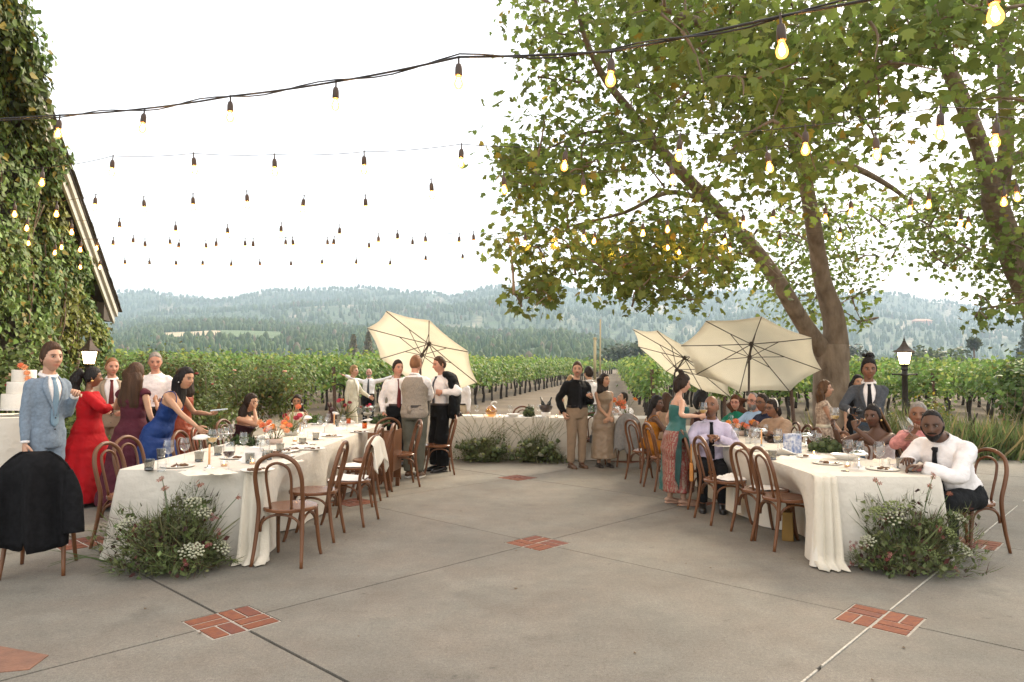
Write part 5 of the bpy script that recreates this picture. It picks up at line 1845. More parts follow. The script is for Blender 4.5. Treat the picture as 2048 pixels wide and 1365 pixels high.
    def shirt(s, col, name='shirt', e=.014, lo=.045, end=.97, rolled=None, collar=True, rough=.8):
        m = MB()
        zs = [lo] + [p[0] for p in s.prof if lo + .02 < p[0] < .50] + [.51]
        m.loft([s.ring(z, e + (.010 if z < .06 else 0), 22) for z in zs])
        s.sleeves(m, e - .006, rolled or end)
        o = s.add(name, m, col, s.vox, 3, disp=.009)
        if collar:
            c = MB()
            for sd in (1, -1):
                rg = []
                for i in range(9):
                    a = math.pi * (1 - i / 8 * .97) * sd
                    r0 = .066 if s.sex == 'm' else .054
                    b0 = Vector((r0 * 1.08 * math.sin(a), .016 - r0 * math.cos(a), .490 - .02 * math.cos(a)))
                    rg.append([s.tp(b0), s.tp(b0 + Vector((.002 * math.sin(a), -.002 * math.cos(a), .038))), s.tp(b0 + Vector((.016 * math.sin(a), -.016 * math.cos(a), .012)))])
                c.loft(rg, cap=False, closed=False)
            co = c.build('collar', col, o)
            sm = co.modifiers.new('t', 'SOLIDIFY'); sm.thickness = .004
        return o
    def patch(s, name, col, z0, z1, fa, fb, e, nz=12, na=6, parent=None):
        m = MB()
        vs, fs = [], []
        for i in range(nz + 1):
            z = z0 + (z1 - z0) * i / nz
            for j in range(na + 1):
                a = fa(z) + (fb(z) - fa(z)) * j / na
                vs.append(s.tsurf(z, a, e))
        for i in range(nz):
            for j in range(na):
                k = i * (na + 1) + j
                fs.append((k, k + 1, k + na + 2, k + na + 1))
        m.add(vs, fs)
        o = m.build(name, col, parent or s.o)
        sm = o.modifiers.new('t', 'SOLIDIFY'); sm.thickness = .004; sm.offset = 1
        return o
    def tie(s, col, e=.020, z1=.47, z0=.02):
        o = s.patch('tie', col, z0, z1, lambda z: -tw(z), lambda z: tw(z), e) if False else None
        def wdt(z):
            t = (z1 - z) / (z1 - z0)
            w = .016 + .020 * min(1, t * 1.4)
            if t > .93: w *= max(.05, (1 - t) / .07)
            return w / (s.pv(z)[0] + e)
        o = s.patch('tie', col, z0, z1, lambda z: -wdt(z), wdt, e, 16, 3)
        k = MB(); k.box(s.tsurf(.478, 0, e * .8), (.034 * s.S, .022 * s.S, .034 * s.S), rot=s.Rt, taper=1.3)
        k.build('knot', col, o)
        return o
    def jacket(s, col, shirtcol, lapel=None, tiecol=None, e=.018, lo=-.17, button=.10, openv=.0, name='jacket'):
        s.jk = 1
        m = MB()
        zs = [lo, -.10, -.03, .05, .12, .22, .32, .395, .445, .485]
        m.loft([s.ring(z, e + (.018 if z < -.05 else (.004 if z > .3 else .002)) - (.012 if z > .48 else 0), 24) for z in zs])
        s.sleeves(m, .012, .93, (.059, .058, .052, .047, .042))
        o = s.add(name, m, col, s.vox, 4, disp=.003)
        top = .515
        def va(z): return max(.004, .36 * sstep(button, .48, z) ** .8 * (1.0) + openv)
        if shirtcol is not None:
            s.patch('shirt_front', shirtcol, button, top, lambda z: -va(z), va, e + .004, 12, 6)
            for sd in (1, -1):
                f1 = lambda z, sd=sd: sd * va(z)
                f2 = lambda z, sd=sd: sd * (va(z) + .05 + .26 * sstep(button, .40, z) * (1 - sstep(.44, .53, z) * .55))
                s.patch('lapel', lapel or col, button, .50, (f1 if sd > 0 else f2), (f2 if sd > 0 else f1), e + .010, 12, 3, parent=o)
            c = MB()
            for sd in (1, -1):
                rg = []
                for i in range(9):
                    a = math.pi * (1 - i / 8 * .95) * sd
                    b0 = Vector((.070 * math.sin(a), .016 - .068 * math.cos(a), .492 - .022 * math.cos(a)))
                    rg.append([s.tp(b0), s.tp(b0 + Vector((0, 0, .044))), s.tp(b0 + Vector((.016 * math.sin(a), -.018 * math.cos(a), .014)))])
                c.loft(rg, cap=False, closed=False)
            co = c.build('collar', shirtcol, s.o)
            sm = co.modifiers.new('t', 'SOLIDIFY'); sm.thickness = .004
        for sd in (1, -1):
            if shirtcol is not None:
                E, W = s.el[sd], s.wr[sd]
                c = MB(); c.tube([E.lerp(W, .90), E.lerp(W, .985)], [.039 * s.S, .036 * s.S], 12)
                c.build('cuff', shirtcol, o)
        if tiecol is not None: s.tie(tiecol, e + .008, z0=max(.02, button - .10) if openv else button - .005)
        b = MB()
        for z in (button - .015, button - .12):
            b.ball(s.tsurf(z, .03, e + .012), .008 * s.S, 6, 4)
        b.build('button', mat('dark_button', (.01, .01, .012), .4), o)
        return o
    def trousers(s, col, e=.0, shoes=None, wide=1.0, name='trousers'):
        m = MB()
        m.loft([s.ring(z, .020 + e, 18) for z in (-.13, -.06, .0, .05, .085)])
        for sd in (1, -1):
            P, rr = s.leg(sd, (.098 + e, .085 + e, .070 * wide + e, .066 * wide + e, .056 * wide + e), .99)
            m.tube(P, rr, 12)
        o = s.add(name, m, col, s.vox, 4, disp=.004)
        if not s.sit and not getattr(s, 'jk', 0):
            b = MB(); b.loft([s.ring(z, .024 + e, 24) for z in (.052, .060, .078, .086)]); b.build('belt', mat('dark_belt', (.02, .012, .008), .5), o)
        if shoes is not None: s.shoes(shoes)
        return o
    def shoes(s, col, heel=0.0, sole=None):
        S = s.S
        for sd in (1, -1):
            A = s.an[sd]
            m = MB()
            m.tube(smooth_path([A + Vector((0, .062 * S, -.048 * S)), A + Vector((0, .02 * S, -.028 * S)), A + Vector((0, -.06 * S, -.046 * S)), A + Vector((0, -.14 * S, -.060 * S)), A + Vector((0, -.205 * S, -.066 * S))], 3),
                   [.030 * S, .034 * S, .040 * S, .043 * S, .043 * S, .042 * S, .043 * S, .044 * S, .045 * S, .045 * S, .042 * S, .034 * S, .016 * S], 10, flat=.82)
            o = m.build('shoe', col, s.o)
            q = MB(); q.loft([[A + Vector((x_ * S, y_ * S, -A.z + z_)) for x_, y_ in ((-.036, .065), (.036, .065), (.040, -.02), (.045, -.13), (.03, -.20), (0, -.225), (-.03, -.20), (-.045, -.13), (-.04, -.02))] for z_ in (.001, .016)])
            q.build('sole', sole or col, o)
    def dress(s, col, top=.40, hem=.12, hips=1.0, flare=.16, pleat=.0, straps=True, e=.012, sleeve=0.0, waist=1.0, name='dress', back=None, tiers=0, npl=16, off=(0, 0)):
        """hem: height of the lower edge above ground; off: shift of the hem in x, y"""
        S = s.S
        m = MB()
        n = 48
        rings = []
        zt = [z for z in (.48, .455, .43, .40, .36, .31, .26, .22, .17, .12, .07, .02, -.03, -.07) if z <= top + .001]
        if zt[0] < top - .005: zt = [top] + zt
        for z in zt:
            r = s.ring(z, e + .022 * sstep(.10, -.02, z), n, 1.0, 1.0)
            rings.append(r)
        if not s.sit:
            lastc = s.tp((0, .012, -.07))
            hw, hd, _ = s.pv(-.07)
            z0_ = lastc.z
            q = 10
            for i in range(1, q + 1):
                t = i / q
                z = z0_ + (hem - z0_) * t
                ring = []
                for k in range(n):
                    a = 2 * math.pi * k / n
                    tier = 0
                    if tiers: tier = .025 * ((t * tiers) % 1.0)
                    f = 1 + pleat * t ** .7 * math.cos(a * npl + 1.3 * math.sin(a * 3)) + .5 * pleat * t * math.sin(a * 5 + 2)
                    hp_ = 1 + (hips - 1) * sstep(0, .55, t)
                    rw = (hw + e + .022) * S * hp_ + (flare + tier) * t + .02 * math.sin(math.pi * min(1, t * 3))
                    rd = (hd + e + .022) * S * hp_ + (flare + tier) * t * .9 + .02 * math.sin(math.pi * min(1, t * 3))
                    ring.append(Vector((lastc.x * (1 - t) + off[0] * t + rw * f * math.sin(a), lastc.y * (1 - t) + off[1] * t - rd * f * math.cos(a), z)))
                rings.append(ring)
        m.loft(rings)
        o = None
        if s.sit:
            for sd in (1, -1):
                P, rr = s.leg(sd, (.115, .105, .088, .085, .085), .8)
                m.tube(P, rr, 12)
            m.tube([s.hip[1].lerp(s.hip[-1], .5), s.kn[1].lerp(s.kn[-1], .5)], [.11 * S, .08 * S], 10)
        if sleeve:
            for sd in (1, -1):
                P, rr = s.armpath(sd, 1.0, (.066, .062, .06, .058, .05))
                k = max(6, int(len(P) * sleeve))
                m.tube(P[:k], rr[:k], 12)
        o = s.add(name, m, col, s.vox * (.9 if not pleat else .7), 2 if pleat else 4, disp=.006)
        if straps:
            q = MB()
            for sd in (1, -1):
                if straps == 'one' and sd < 0: continue
                q.tube(smooth_path([s.tsurf(top - .02, sd * .55, e), s.tsurf(.43, sd * .62, .012), s.tp((sd * .095, .0, .475)), s.tsurf(.40, math.pi - sd * .5, .008), s.tsurf(max(.22, top - .12), math.pi - sd * .35, e)], 4), .0055, 5)
            q.build('strap', col, o)
        return o
    # -- hair
    def cap(s, col, thick=.012, front=.068, side=-.012, back=-.075, noise=.004, nscale=26, name='hair', temple=.05, top=.0, part=0):
        m = MB()
        N, K = 30, 40
        rings = []
        for i in range(N + 1):
            th = math.pi * (.012 + .90 * i / N)
            rg = []
            for j in range(K):
                ph = 2 * math.pi * j / K
                p = s.headpt(th, ph, 0, True)
                a = abs((ph + math.pi) % (2 * math.pi) - math.pi)
                zb = float(np.interp(a, [0, .55, .95, 1.35, 1.75, 2.3, math.pi], [front, front - .006, temple, side, side - .028, back, back]))
                zb += .004 * mnoise.noise((ph * 6, s.S * 9, 1))
                k = sstep(-.004, .012, p.z - zb)
                t = thick + top * sstep(.04, .11, p.z) + noise * mnoise.noise((p.x * nscale * 3, p.y * nscale * 3, p.z * nscale))
                rg.append(s.H(p * (1 + ((t + .006) * k - .008) / .09)))
            rings.append(rg)
        m.loft(rings)
        return m.build(name, col, s.o)
    def hang(s, col, L=.42, w=.098, d=.062, yb=.045, flare=1.1, wave=.012, parent=None, tip=.5, name='hair', side=0.0, follow=.6):
        """long hair falling behind the head"""
        m = MB()
        n = 36
        rings = []
        rg = random.Random(int(L * 1000))
        ph = rg.uniform(0, 9)
        for i in range(15):
            t = i / 14
            z = .085 - (L + .085) * t
            k = (sstep(-.08, .18, t) * (1 + (flare - 1) * sstep(.2, .8, t))) * (1 - (1 - tip) * sstep(.80, 1.0, t))
            rw, rd = w * k, d * k * (1 - .15 * t)
            ring = []
            for j in range(n):
                a = 2 * math.pi * j / n
                f = 1 + .05 * math.sin(a * 9 + ph + 2.2 * math.sin(t * 6)) + .035 * math.sin(a * 17 + 3 * t) + wave * 2 * mnoise.noise((math.cos(a) * 2, math.sin(a) * 2, t * 5 + ph))
                hp = Vector((rw * f * math.sin(a) + wave * math.sin(t * 9 + ph), yb + .03 * sstep(0, .5, t) - rd * f * math.cos(a), z))
                wp_ = s.H(hp)
                if t > .35:          # lower part hangs straight down
                    anchor = s.H((0, yb + .03, .085 - (L + .085) * .35))
                    fl = Vector((anchor.x, anchor.y, anchor.z - (L + .085) * (t - .35) * s.hs * s.S ** .3)) + s.Hm @ Vector((rw * f * math.sin(a) + side * (t - .35), -rd * f * math.cos(a), 0)) * s.hs
                    wp_ = wp_.lerp(fl, follow)
                ring.append(wp_)
            rings.append(ring)
        m.loft(rings)
        return m.build(name, col, parent or s.o)
    def lock(s, col, pts, r, parent=None, name='hair_lock', world=False):
        m = MB()
        P = smooth_path([s.H(p) if not world else Vector(p) for p in pts], 5)
        q = len(P)
        m.tube(P, [r * (.55 + .45 * math.sin(math.pi * min(1, .25 + i / q * .75)) + .12 * math.sin(i * 1.1)) for i in range(q)], 9)
        return m.build(name, col, parent or s.o)
    def beard(s, col, lo=-.118, cheek=-.035, th_=.008):
        m = MB()
        N, K = 18, 30
        rings = []
        for i in range(N + 1):
            th = math.pi * (.50 + .488 * i / N)
            rg = []
            for j in range(K + 1):
                ph = (j / K * 2 - 1) * 1.55
                p = s.headpt(th, ph)
                up = cheek - .018 * (1 - abs(ph) / 1.55) + (.05 if abs(ph) > 1.3 else 0)
                k = sstep(.004, -.008, p.z - up)
                k *= 1 - .95 * gs(p.x, .015) * gs(p.z + .0625, .006)
                if p.z > -.052 and abs(p.x) < .03 and p.z < -.040: k = max(k, .7)
                rg.append(s.H(p * (1 + (th_ * k - .006 * (1 - k)) / .09)))
            rings.append(rg)
        m.loft(rings, cap=False, closed=False)
        return m.build('beard', col, s.o)
    def moustache(s, col):
        m = MB()
        m.tube([s.H((x_, s.headpt(math.acos(-.046 / .116), math.asin(max(-.99, min(.99, x_ / .07)))).y - .004, -.046 - abs(x_) * .22)) for x_ in (-.026, -.014, 0, .014, .026)], [.003, .0055, .005, .0055, .003], 6)
        return m.build('moustache', col, s.o)
    def glasses(s, col):
        m = MB()
        for sd in (1, -1):
            m.tube([s.H((sd * .032 + .023 * math.cos(a), -.093, .006 + .017 * math.sin(a))) for a in [2 * math.pi * k / 14 for k in range(15)]], .0022, 5)
            m.tube([s.H((sd * .054, -.092, .010)), s.H((sd * .076, -.04, .012)), s.H((sd * .078, .02, .010))], .002, 5)
        m.tube([s.H((-.009, -.095, .008)), s.H((.009, -.095, .008))], .002, 5)
        return m.build('glasses', col, s.o)
    def earrings(s, col, r=.010):
        for sd in (1, -1):
            m = MB(); m.ball(s.H((sd * .077, .008, -.045)), r, 8, 6)
            m.build('earring', col, s.o)
    def world(s, p):
        return s.root_loc + Matrix.Rotation(s.phi, 3, 'Z') @ Vector(p)
    def palm(s, sd, f=.07):
        n = s.pn[sd] - s.hd_[sd] * s.pn[sd].dot(s.hd_[sd])
        n = n.normalized() if n.length > 1e-3 else Vector((0, 0, 1))
        return s.world(s.wr[sd] + s.hd_[sd] * f * s.S + n * .03 * s.S)

C_white = cloth('white_shirt', (.74, .71, .70), rough=.75)
C_blue = cloth('powder_blue_wool', (.175, .225, .285), var=.16, vscale=40, bump=.3, bscale=20)
C_bluetie = cloth('blue_silk_tie', (.16, .25, .33), rough=.5)
C_red = cloth('red_chiffon', (.33, .004, .008), bump=.9, bscale=7)
C_tan = cloth('tan_suit', (.30, .24, .175))
C_burg = cloth('burgundy_silk', (.115, .018, .020), rough=.5)
C_plum = cloth('plum_chiffon', (.075, .016, .026), bump=.5, bscale=14)
C_rust = cloth('rust_satin', (.20, .035, .012), rough=.45)
C_navy = cloth('royal_blue_satin', (.010, .035, .15), rough=.5)
C_maroon = cloth('dark_maroon', (.030, .010, .013))
C_cream = cloth('cream_cotton', (.62, .57, .44))
C_ivory = cloth('ivory_suit', (.56, .52, .40))
C_black = cloth('black_trouser', (.0045, .005, .006))
C_blackshirt = cloth('black_shirt', (.005, .005, .0055), bump=.7)
C_greyv = cloth('grey_tweed', (.26, .225, .185), var=.15, vscale=60)
C_olive = cloth('olive_trouser', (.10, .10, .078))
C_khaki = cloth('khaki_chino', (.245, .175, .115), bump=.5, bscale=12)
C_taupe = cloth('taupe_satin', (.25, .185, .125), rough=.32, var=.15, vscale=5, bump=.5, bscale=8)
C_must = cloth('mustard_chiffon', (.30, .115, .012), bump=.6, bscale=12)
C_lav = cloth('lavender_shirt', (.50, .45, .57), rough=.75)
C_emer = cloth('emerald_blouse', (.012, .16, .095))
C_ltblue = cloth('light_blue_shirt', (.34, .48, .66))
C_camel = cloth('camel_blouse', (.33, .225, .15), var=.15)
C_char = cloth('charcoal_suit', (.060, .066, .076), var=.15, vscale=50)
C_blacktie = cloth('black_silk', (.005, .005, .007), rough=.6)
C_pink = cloth('pink_check_shirt', (.50, .22, .21), var=.3, vscale=22)
C_whited = cloth('white_lace_dress', (.66, .60, .58), var=.12, vscale=60)
C_shoeb = mat('black_shoe', (.012, .011, .010), .35)
C_shoebr = mat('brown_shoe', (.09, .045, .022), .4)
C_nude = mat('nude_sandal', (.42, .25, .17), .5)
C_gold = mat('gold', (.75, .5, .18), .3, metal=1.0)
C_pearl = mat('pearl', (.75, .72, .66), .3)
C_frame = mat('dark_frame', (.015, .01, .008), .35)
def teal_print():
    m = mat('teal_print_satin', (.014, .10, .092), .5, bump=.4, bscale=10)
    nt = m.node_tree
    b = nt.nodes['Principled BSDF']
    tc = nt.nodes.new('ShaderNodeTexCoord')
    sx = nt.nodes.new('ShaderNodeSeparateXYZ'); nt.links.new(tc.outputs['Object'], sx.inputs[0])
    # paisley field: a diagonal panel over the front of the skirt in rust and pale thread
    v = nt.nodes.new('ShaderNodeTexVoronoi'); v.inputs['Scale'].default_value = 42; nt.links.new(tc.outputs['Object'], v.inputs['Vector'])
    w = nt.nodes.new('ShaderNodeTexWave'); w.inputs['Scale'].default_value = 14; w.inputs['Distortion'].default_value = 6; nt.links.new(tc.outputs['Object'], w.inputs['Vector'])
    r1 = nt.nodes.new('ShaderNodeMix'); r1.data_type = 'RGBA'; r1.inputs[6].default_value = (.20, .030, .022, 1); r1.inputs[7].default_value = (.25, .19, .14, 1)
    mr = nt.nodes.new('ShaderNodeMapRange'); mr.inputs['From Min'].default_value = .25; mr.inputs['From Max'].default_value = .55; nt.links.new(v.outputs['Distance'], mr.inputs['Value']); 
    ad = nt.nodes.new('ShaderNodeMath'); ad.operation = 'MULTIPLY'; nt.links.new(mr.outputs[0], ad.inputs[0]); nt.links.new(w.outputs['Fac'], ad.inputs[1]); nt.links.new(ad.outputs[0], r1.inputs[0])
    def math_(op, a, b_):
        x = nt.nodes.new('ShaderNodeMath'); x.operation = op
        for i, q in enumerate((a, b_)):
            if isinstance(q, float): x.inputs[i].default_value = q
            else: nt.links.new(q, x.inputs[i])
        return x.outputs[0]
    X, Y_, Z_ = sx.outputs
    d = math_('ADD', math_('MULTIPLY', X, 1.0), math_('MULTIPLY', math_('SUBTRACT', Z_, .5), -.22))
    band = math_('MULTIPLY', math_('GREATER_THAN', d, -.28), math_('LESS_THAN', d, .02))
    band = math_('MULTIPLY', band, math_('LESS_THAN', Z_, .86))
    mx = nt.nodes.new('ShaderNodeMix'); mx.data_type = 'RGBA'
    mx.inputs[6].default_value = (.014, .105, .095, 1)
    nt.links.new(r1.outputs[2], mx.inputs[7]); nt.links.new(band, mx.inputs[0]); nt.links.new(mx.outputs[2], b.inputs['Base Color'])
    return m
C_teal = teal_print()
C_floral = mat('cream_floral_lace', (.55, .44, .33), .85, col2=(.22, .15, .11), vscale=34, detail=1.5)
Hb, Hd, Hbr, Hm_, Hbl, Hr, Hg, Hgi = (hairmat(k) for k in ('black', 'dark', 'brown', 'mid', 'blond', 'red', 'grey', 'ginger'))

# 1 man in the powder blue suit
p = Person('person in a light blue suit and tie beside the wedding cake', -4.33, 6.65, 62, 1.74, 'fair', girth=.86, head=(2, -2, 0), L=dict(at=local(-4.33, 6.65, 62, (-4.10, 6.68, 1.27)), pole=(.15, .7, -1), curl=.8, dir=(-.4, -.8, .5), palm=(-.2, .2, -1)), Rr=dict(at=(-.20, -.02, .82), curl=.45), vox=.0125, brow='dark', stub=.12)
p.jacket(C_blue, C_white, None, C_bluetie, button=.13, openv=.05); p.trousers(C_blue, shoes=C_shoebr); p.cap(Hbr, .012, .070, -.015, -.07, .003, 20, top=.012)
# 2 woman in red
p = Person('person in a flowing red gown with a long black ponytail, back half turned', -4.86, 8.2, 112, 1.55, 'brown', 'f', head=(12, 4, 0), L=dict(at=(.16, -.26, 1.10), pole=(.8, .4, -.6), curl=.5), Rr=dict(at=(-.05, -.30, 1.12), pole=(-.9, .2, -.5), curl=.6), vox=.013)
p.dress(C_red, .47, .05, 1.30, .20, .10, False, .050, sleeve=.80, npl=9)
p.shoes(mat('red_slipper', (.30, .02, .03), .5))
h = p.cap(Hb, .012, .066, -.02, -.07); p.lock(Hb, [(0, .10, .05), (0, .16, .0), (.01, .17, -.12), (.0, .15, -.26), (.01, .13, -.36)], .062, h); p.earrings(C_gold, .014)
# 3 man in the tan suit
p = Person('person in a tan suit with burgundy tie facing the woman in red', -5.38, 9.55, 32, 1.67, 'rosy', head=(12, 4, 0), vox=.015, brow='ginger', stub=.15, Rr=dict(at=(-.12, -.30, 1.0), pole=(-.9, .3, -.4)), L=dict(at=(.14, -.30, .98), pole=(.9, .3, -.4)))
p.jacket(C_tan, C_white, None, C_burg, button=.02, openv=.16); p.trousers(C_tan, shoes=C_shoebr); p.cap(Hgi, .006, .074, -.01, -.06, .002)
# 4 woman in purple
p = Person('person in a tiered plum dress seen from behind, long wavy brown hair', -4.17, 7.85, 172, 1.60, 'tan', 'f', head=(-8, 0, 0), girth=1.05, L=dict(at=(.12, -.26, 1.15), pole=(.9, .3, -.5)), Rr=dict(at=(-.33, .0, .80), curl=.3), vox=.013)
p.dress(C_plum, .46, .05, 1.06, .14, .085, False, .014, sleeve=.30, tiers=3, npl=15); p.shoes(C_shoeb)
h = p.cap(Hbr, .016, .06, -.05, -.09); p.hang(Hbr, .44, .118, .075, .035, 1.20, .03, h, .55)
# 5 older man behind
p = Person('person with short grey hair and open white shirt, smiling down behind the woman in plum', -4.72, 9.4, 14, 1.75, 'rosy', head=(14, 12, 0), vox=.016, brow='grey', smile=1, blush=.4)
p.shirt(C_white); p.trousers(C_black, shoes=C_shoeb); p.cap(Hg, .007, .072, -.012, -.06, .003)
# 6 woman in rust
p = Person('person in a rust satin dress with dark hair, profile turned towards the woman in plum', -3.98, 8.62, -100, 1.54, 'tan', 'f', head=(-6, 0, 0), L=dict(at=(.06, -.33, 1.15), pole=(.7, .2, -.8), curl=.8), Rr=dict(at=(-.08, -.30, 1.12), pole=(-.7, .2, -.8), curl=.8), vox=.013)
p.dress(C_rust, .40, .06, 1.05, .06, .02, True, .010); p.shoes(C_shoeb)
h = p.cap(Hd, .016, .064, -.045, -.09, .006); p.hang(Hd, .25, .105, .075, .035, 1.1, .03, h, .6); p.earrings(C_pearl, .009)
# 7 woman in blue leaning to the table
bx, by, bp = -3.80, 7.72, 84
p = Person('person in a royal blue open-back dress leaning over the left table', bx, by, bp, 1.62, 'tan', 'f', lean=24, head=(-14, 6, 0), Rr=dict(at=local(bx, by, bp, (-3.16, 7.45, .80)), pole=(-.8, .5, -.3), curl=.5), L=dict(at=local(bx, by, bp, (-3.36, 7.90, 1.03)), pole=(.7, .8, -.3), curl=.4, palm=(0, 0, 1)), vox=.0125)
p.dress(C_navy, .30, .05, 1.02, .11, .06, True, .010, npl=11); p.shoes(C_shoeb)
h = p.cap(Hb, .014, .066, -.05, -.09, .004); p.hang(Hb, .40, .092, .055, .04, 1.05, .02, h, .5, follow=.35); p.earrings(C_pearl, .007)
LEAN = p
# 8 seated woman drinking
bx, by, bp = -3.56, 9.36, 78
p = Person('seated person in a dark maroon strapless dress drinking from a glass', bx, by, bp, 1.60, 'tan', 'f', sit=True, lean=12, head=(-6, 2, 0), Rr=dict(at=local(bx, by, bp, (-3.35, 9.27, 1.02)), pole=(-.5, -.1, -1), curl=.9, dir=(.3, -.2, 1), palm=(0, 1, 0)), L=dict(at=(.12, -.42, .76), pole=(.8, .3, -.4)), vox=.0145)
p.dress(C_maroon, .33, .3, straps=False, e=.010)
h = p.cap(Hd, .014, .064, -.05, -.09, .006); p.hang(Hd, .42, .10, .06, .045, 1.1, .03, h, .5)
DRINK = p
# 9 seated woman with big earrings
p = Person('seated person in a cream halter top with large pale earrings beyond the left table', -3.72, 12.35, 14, 1.62, 'olive', 'f', sit=True, lean=4, head=(-4, 2, 4), seat=.30, z0=0, vox=.02, L=dict(at=(.15, -.32, .62)), Rr=dict(at=(-.15, -.32, .62)))
p.dress(C_cream, .46, .3, straps=False, e=.012)
h = p.cap(Hd, .013, .066, -.03, -.085); p.hang(Hd, .26, .095, .055, .04, 1.05, .02, h, .5); p.earrings(C_pearl, .017)
# 10, 11 two men in the vineyard
p = Person('person in an ivory suit walking in front of the vines', -3.80, 17.0, 78, 1.80, 'fair', z0=-.135, step=.16, head=(-6, -4, 0), Rr=dict(at=(-.27, .02, .86)), L=dict(at=(.18, -.36, 1.06), pole=(.8, .6, -.6), curl=.2), vox=.022, brow='blond')
p.jacket(C_ivory, C_white, None, None, button=.10); p.trousers(C_ivory, shoes=C_shoebr); p.cap(Hbl, .012, .068, -.01, -.06, top=.012)
p = Person('balding person in white shirt and tie holding both arms out wide by the vines', -4.12, 20.5, 4, 1.76, 'rosy', z0=-.135, head=(8, 0, 0), L=dict(at=(.70, -.10, 1.55), pole=(0, .3, -1), curl=.1, palm=(0, 0, -1)), Rr=dict(at=(-.70, -.10, 1.56), pole=(0, .3, -1), curl=.1, palm=(0, 0, -1)), vox=.024, brow='grey')
p.shirt(C_white); p.tie(C_char, .02); p.trousers(C_black, shoes=C_shoeb); p.cap(Hg, .003, .10, .0, -.05, .001, temple=.085); p.beard(Hg, th_=.004)
# 12 man with the burgundy tie
p = Person('person in white shirt with burgundy tie at the far end of the left row', -1.86, 11.55, 24, 1.70, 'rosy', head=(14, -5, 0), vox=.0165, brow='dark', Rr=dict(at=(-.235, -.06, .86), curl=.6), L=dict(at=(.22, -.10, .86)))
p.shirt(C_white); p.tie(C_burg, .021); p.trousers(C_black, shoes=C_shoeb); p.cap(Hd, .011, .07, -.015, -.065, top=.008)
# 13 man in the vest
p = Person('person in a grey waistcoat and olive trousers seen from behind, arms folded', -1.40, 10.30, 168, 1.765, 'rosy', girth=1.08, head=(-6, 2, 0), L=dict(at=(-.06, -.25, 1.18), pole=(1, .1, -.45), curl=.3), Rr=dict(at=(.06, -.28, 1.15), pole=(-1, .1, -.45), curl=.3), vox=.0145, stance=.08)
p.shirt(C_white, e=.010)
m = MB(); m.loft([p.ring(z, (.030 + (.012 if z < .0 else 0)), 24, .93 if z > .38 else 1) for z in (-.10, -.03, .05, .12, .22, .32, .39, .44, .485)]); v = p.add('waistcoat', m, C_greyv, .014, 3, disp=.003)
m = MB(); m.box(p.tsurf(.02, math.pi - .1, .045), (.05, .012, .10)); m.tube([p.tsurf(.03, math.pi - .9, .04), p.tsurf(.025, math.pi, .044), p.tsurf(.03, math.pi + .9, .04)], .009, 6); m.build('back_strap', C_greyv, v)
p.trousers(C_olive, .006); p.shoes(C_shoebr, sole=mat('white_sole', (.6, .58, .54), .7)); p.cap(Hgi, .008, .07, -.01, -.062, .003)
# 14 man holding a jacket
p = Person('person in white shirt and black trousers with a jacket over the shoulder', -1.10, 11.0, -52, 1.765, 'rosy', head=(-8, 8, 0), vox=.016, brow='ginger', L=dict(at=(.20, -.10, 1.22), pole=(.9, .4, -.5), curl=.9), Rr=dict(at=(-.16, -.25, 1.0), pole=(-.9, .3, -.4)))
p.shirt(C_white); p.tie(C_char, .021); p.trousers(C_black, .012, C_shoeb, 1.5); p.cap(Hbr, .009, .07, -.012, -.062)
m = MB()
m.tube(smooth_path([p.tp((.10, -.02, .53)), p.tp((.21, .06, .48)), p.tp((.25, .10, .25)), p.tp((.23, .10, .02)), p.tp((.20, .09, -.14))], 4), [.06, .085, .10, .12, .13, .14, .145, .15, .15, .155, .155, .155, .15, .15, .14, .12, .08], 16, flat=.55)
o = p.add('slung_jacket', m, C_black, .016, 3, disp=.010)
# 15 two people half hidden by the tilted parasol
p = Person('seated person in pale pink behind the tilted parasol', -1.32, 14.3, -20, 1.55, 'tan', 'f', sit=True, seat=.30, head=(0, 30, 0), vox=.024)
p.dress(cloth('pale_pink', (.55, .36, .33)), .44, .3, straps=False); h = p.cap(Hd, .012); p.lock(Hd, [(0, .06, .10), (0, .08, .13), (0, .09, .15)], .04, h)
p = Person('person in pale beige trousers standing behind the tilted parasol', -1.10, 15.4, -30, 1.68, 'fair', z0=-.135, vox=.024, Rr=dict(at=(-.25, -.1, .8)))
p.shirt(C_white); p.trousers(cloth('beige_linen', (.48, .40, .29)), .01, C_shoebr, 1.3); p.cap(Hbr)
# 16 man in black
bx, by, bp = 1.06, 11.55, 18
p = Person('person in a black shirt and khaki trousers with a moustache, holding a drink', bx, by, bp, 1.70, 'fair', girth=1.03, belly=.03, head=(-26, -5, 0), L=dict(at=local(bx, by, bp, (1.26, 11.30, 1.14)), pole=(.45, .6, -.9), curl=.9, dir=(-.7, -.5, .3), palm=(0, 0, 1)), Rr=dict(at=(-.24, -.03, .88), curl=.6, pole=(-.5, .8, 0)), vox=.0145, stub=.25)
p.shirt(C_blackshirt, e=.018); p.tie(C_blacktie, .026); p.trousers(C_khaki, .006, C_shoebr); p.cap(Hbr, .010, .07, -.015, -.065, top=.008); p.moustache(Hbr)
BLACKM = p
p = Person('person in a white shirt standing half hidden behind the man in black', 1.52, 13.95, -165, 1.80, 'tan', z0=-.135, vox=.022, head=(10, 0, 0))
p.shirt(C_white); p.trousers(C_char, shoes=C_shoeb); p.cap(Hd, .011)
p = Person('fair-haired person almost hidden behind the man in black', 1.17, 14.1, 170, 1.64, 'fair', 'f', z0=-.135, vox=.024)
p.dress(C_cream, .44, .2); h = p.cap(Hbl, .014, .064, -.04, -.085); p.hang(Hbl, .25, .1, .06, .04, 1.1, .02, h)
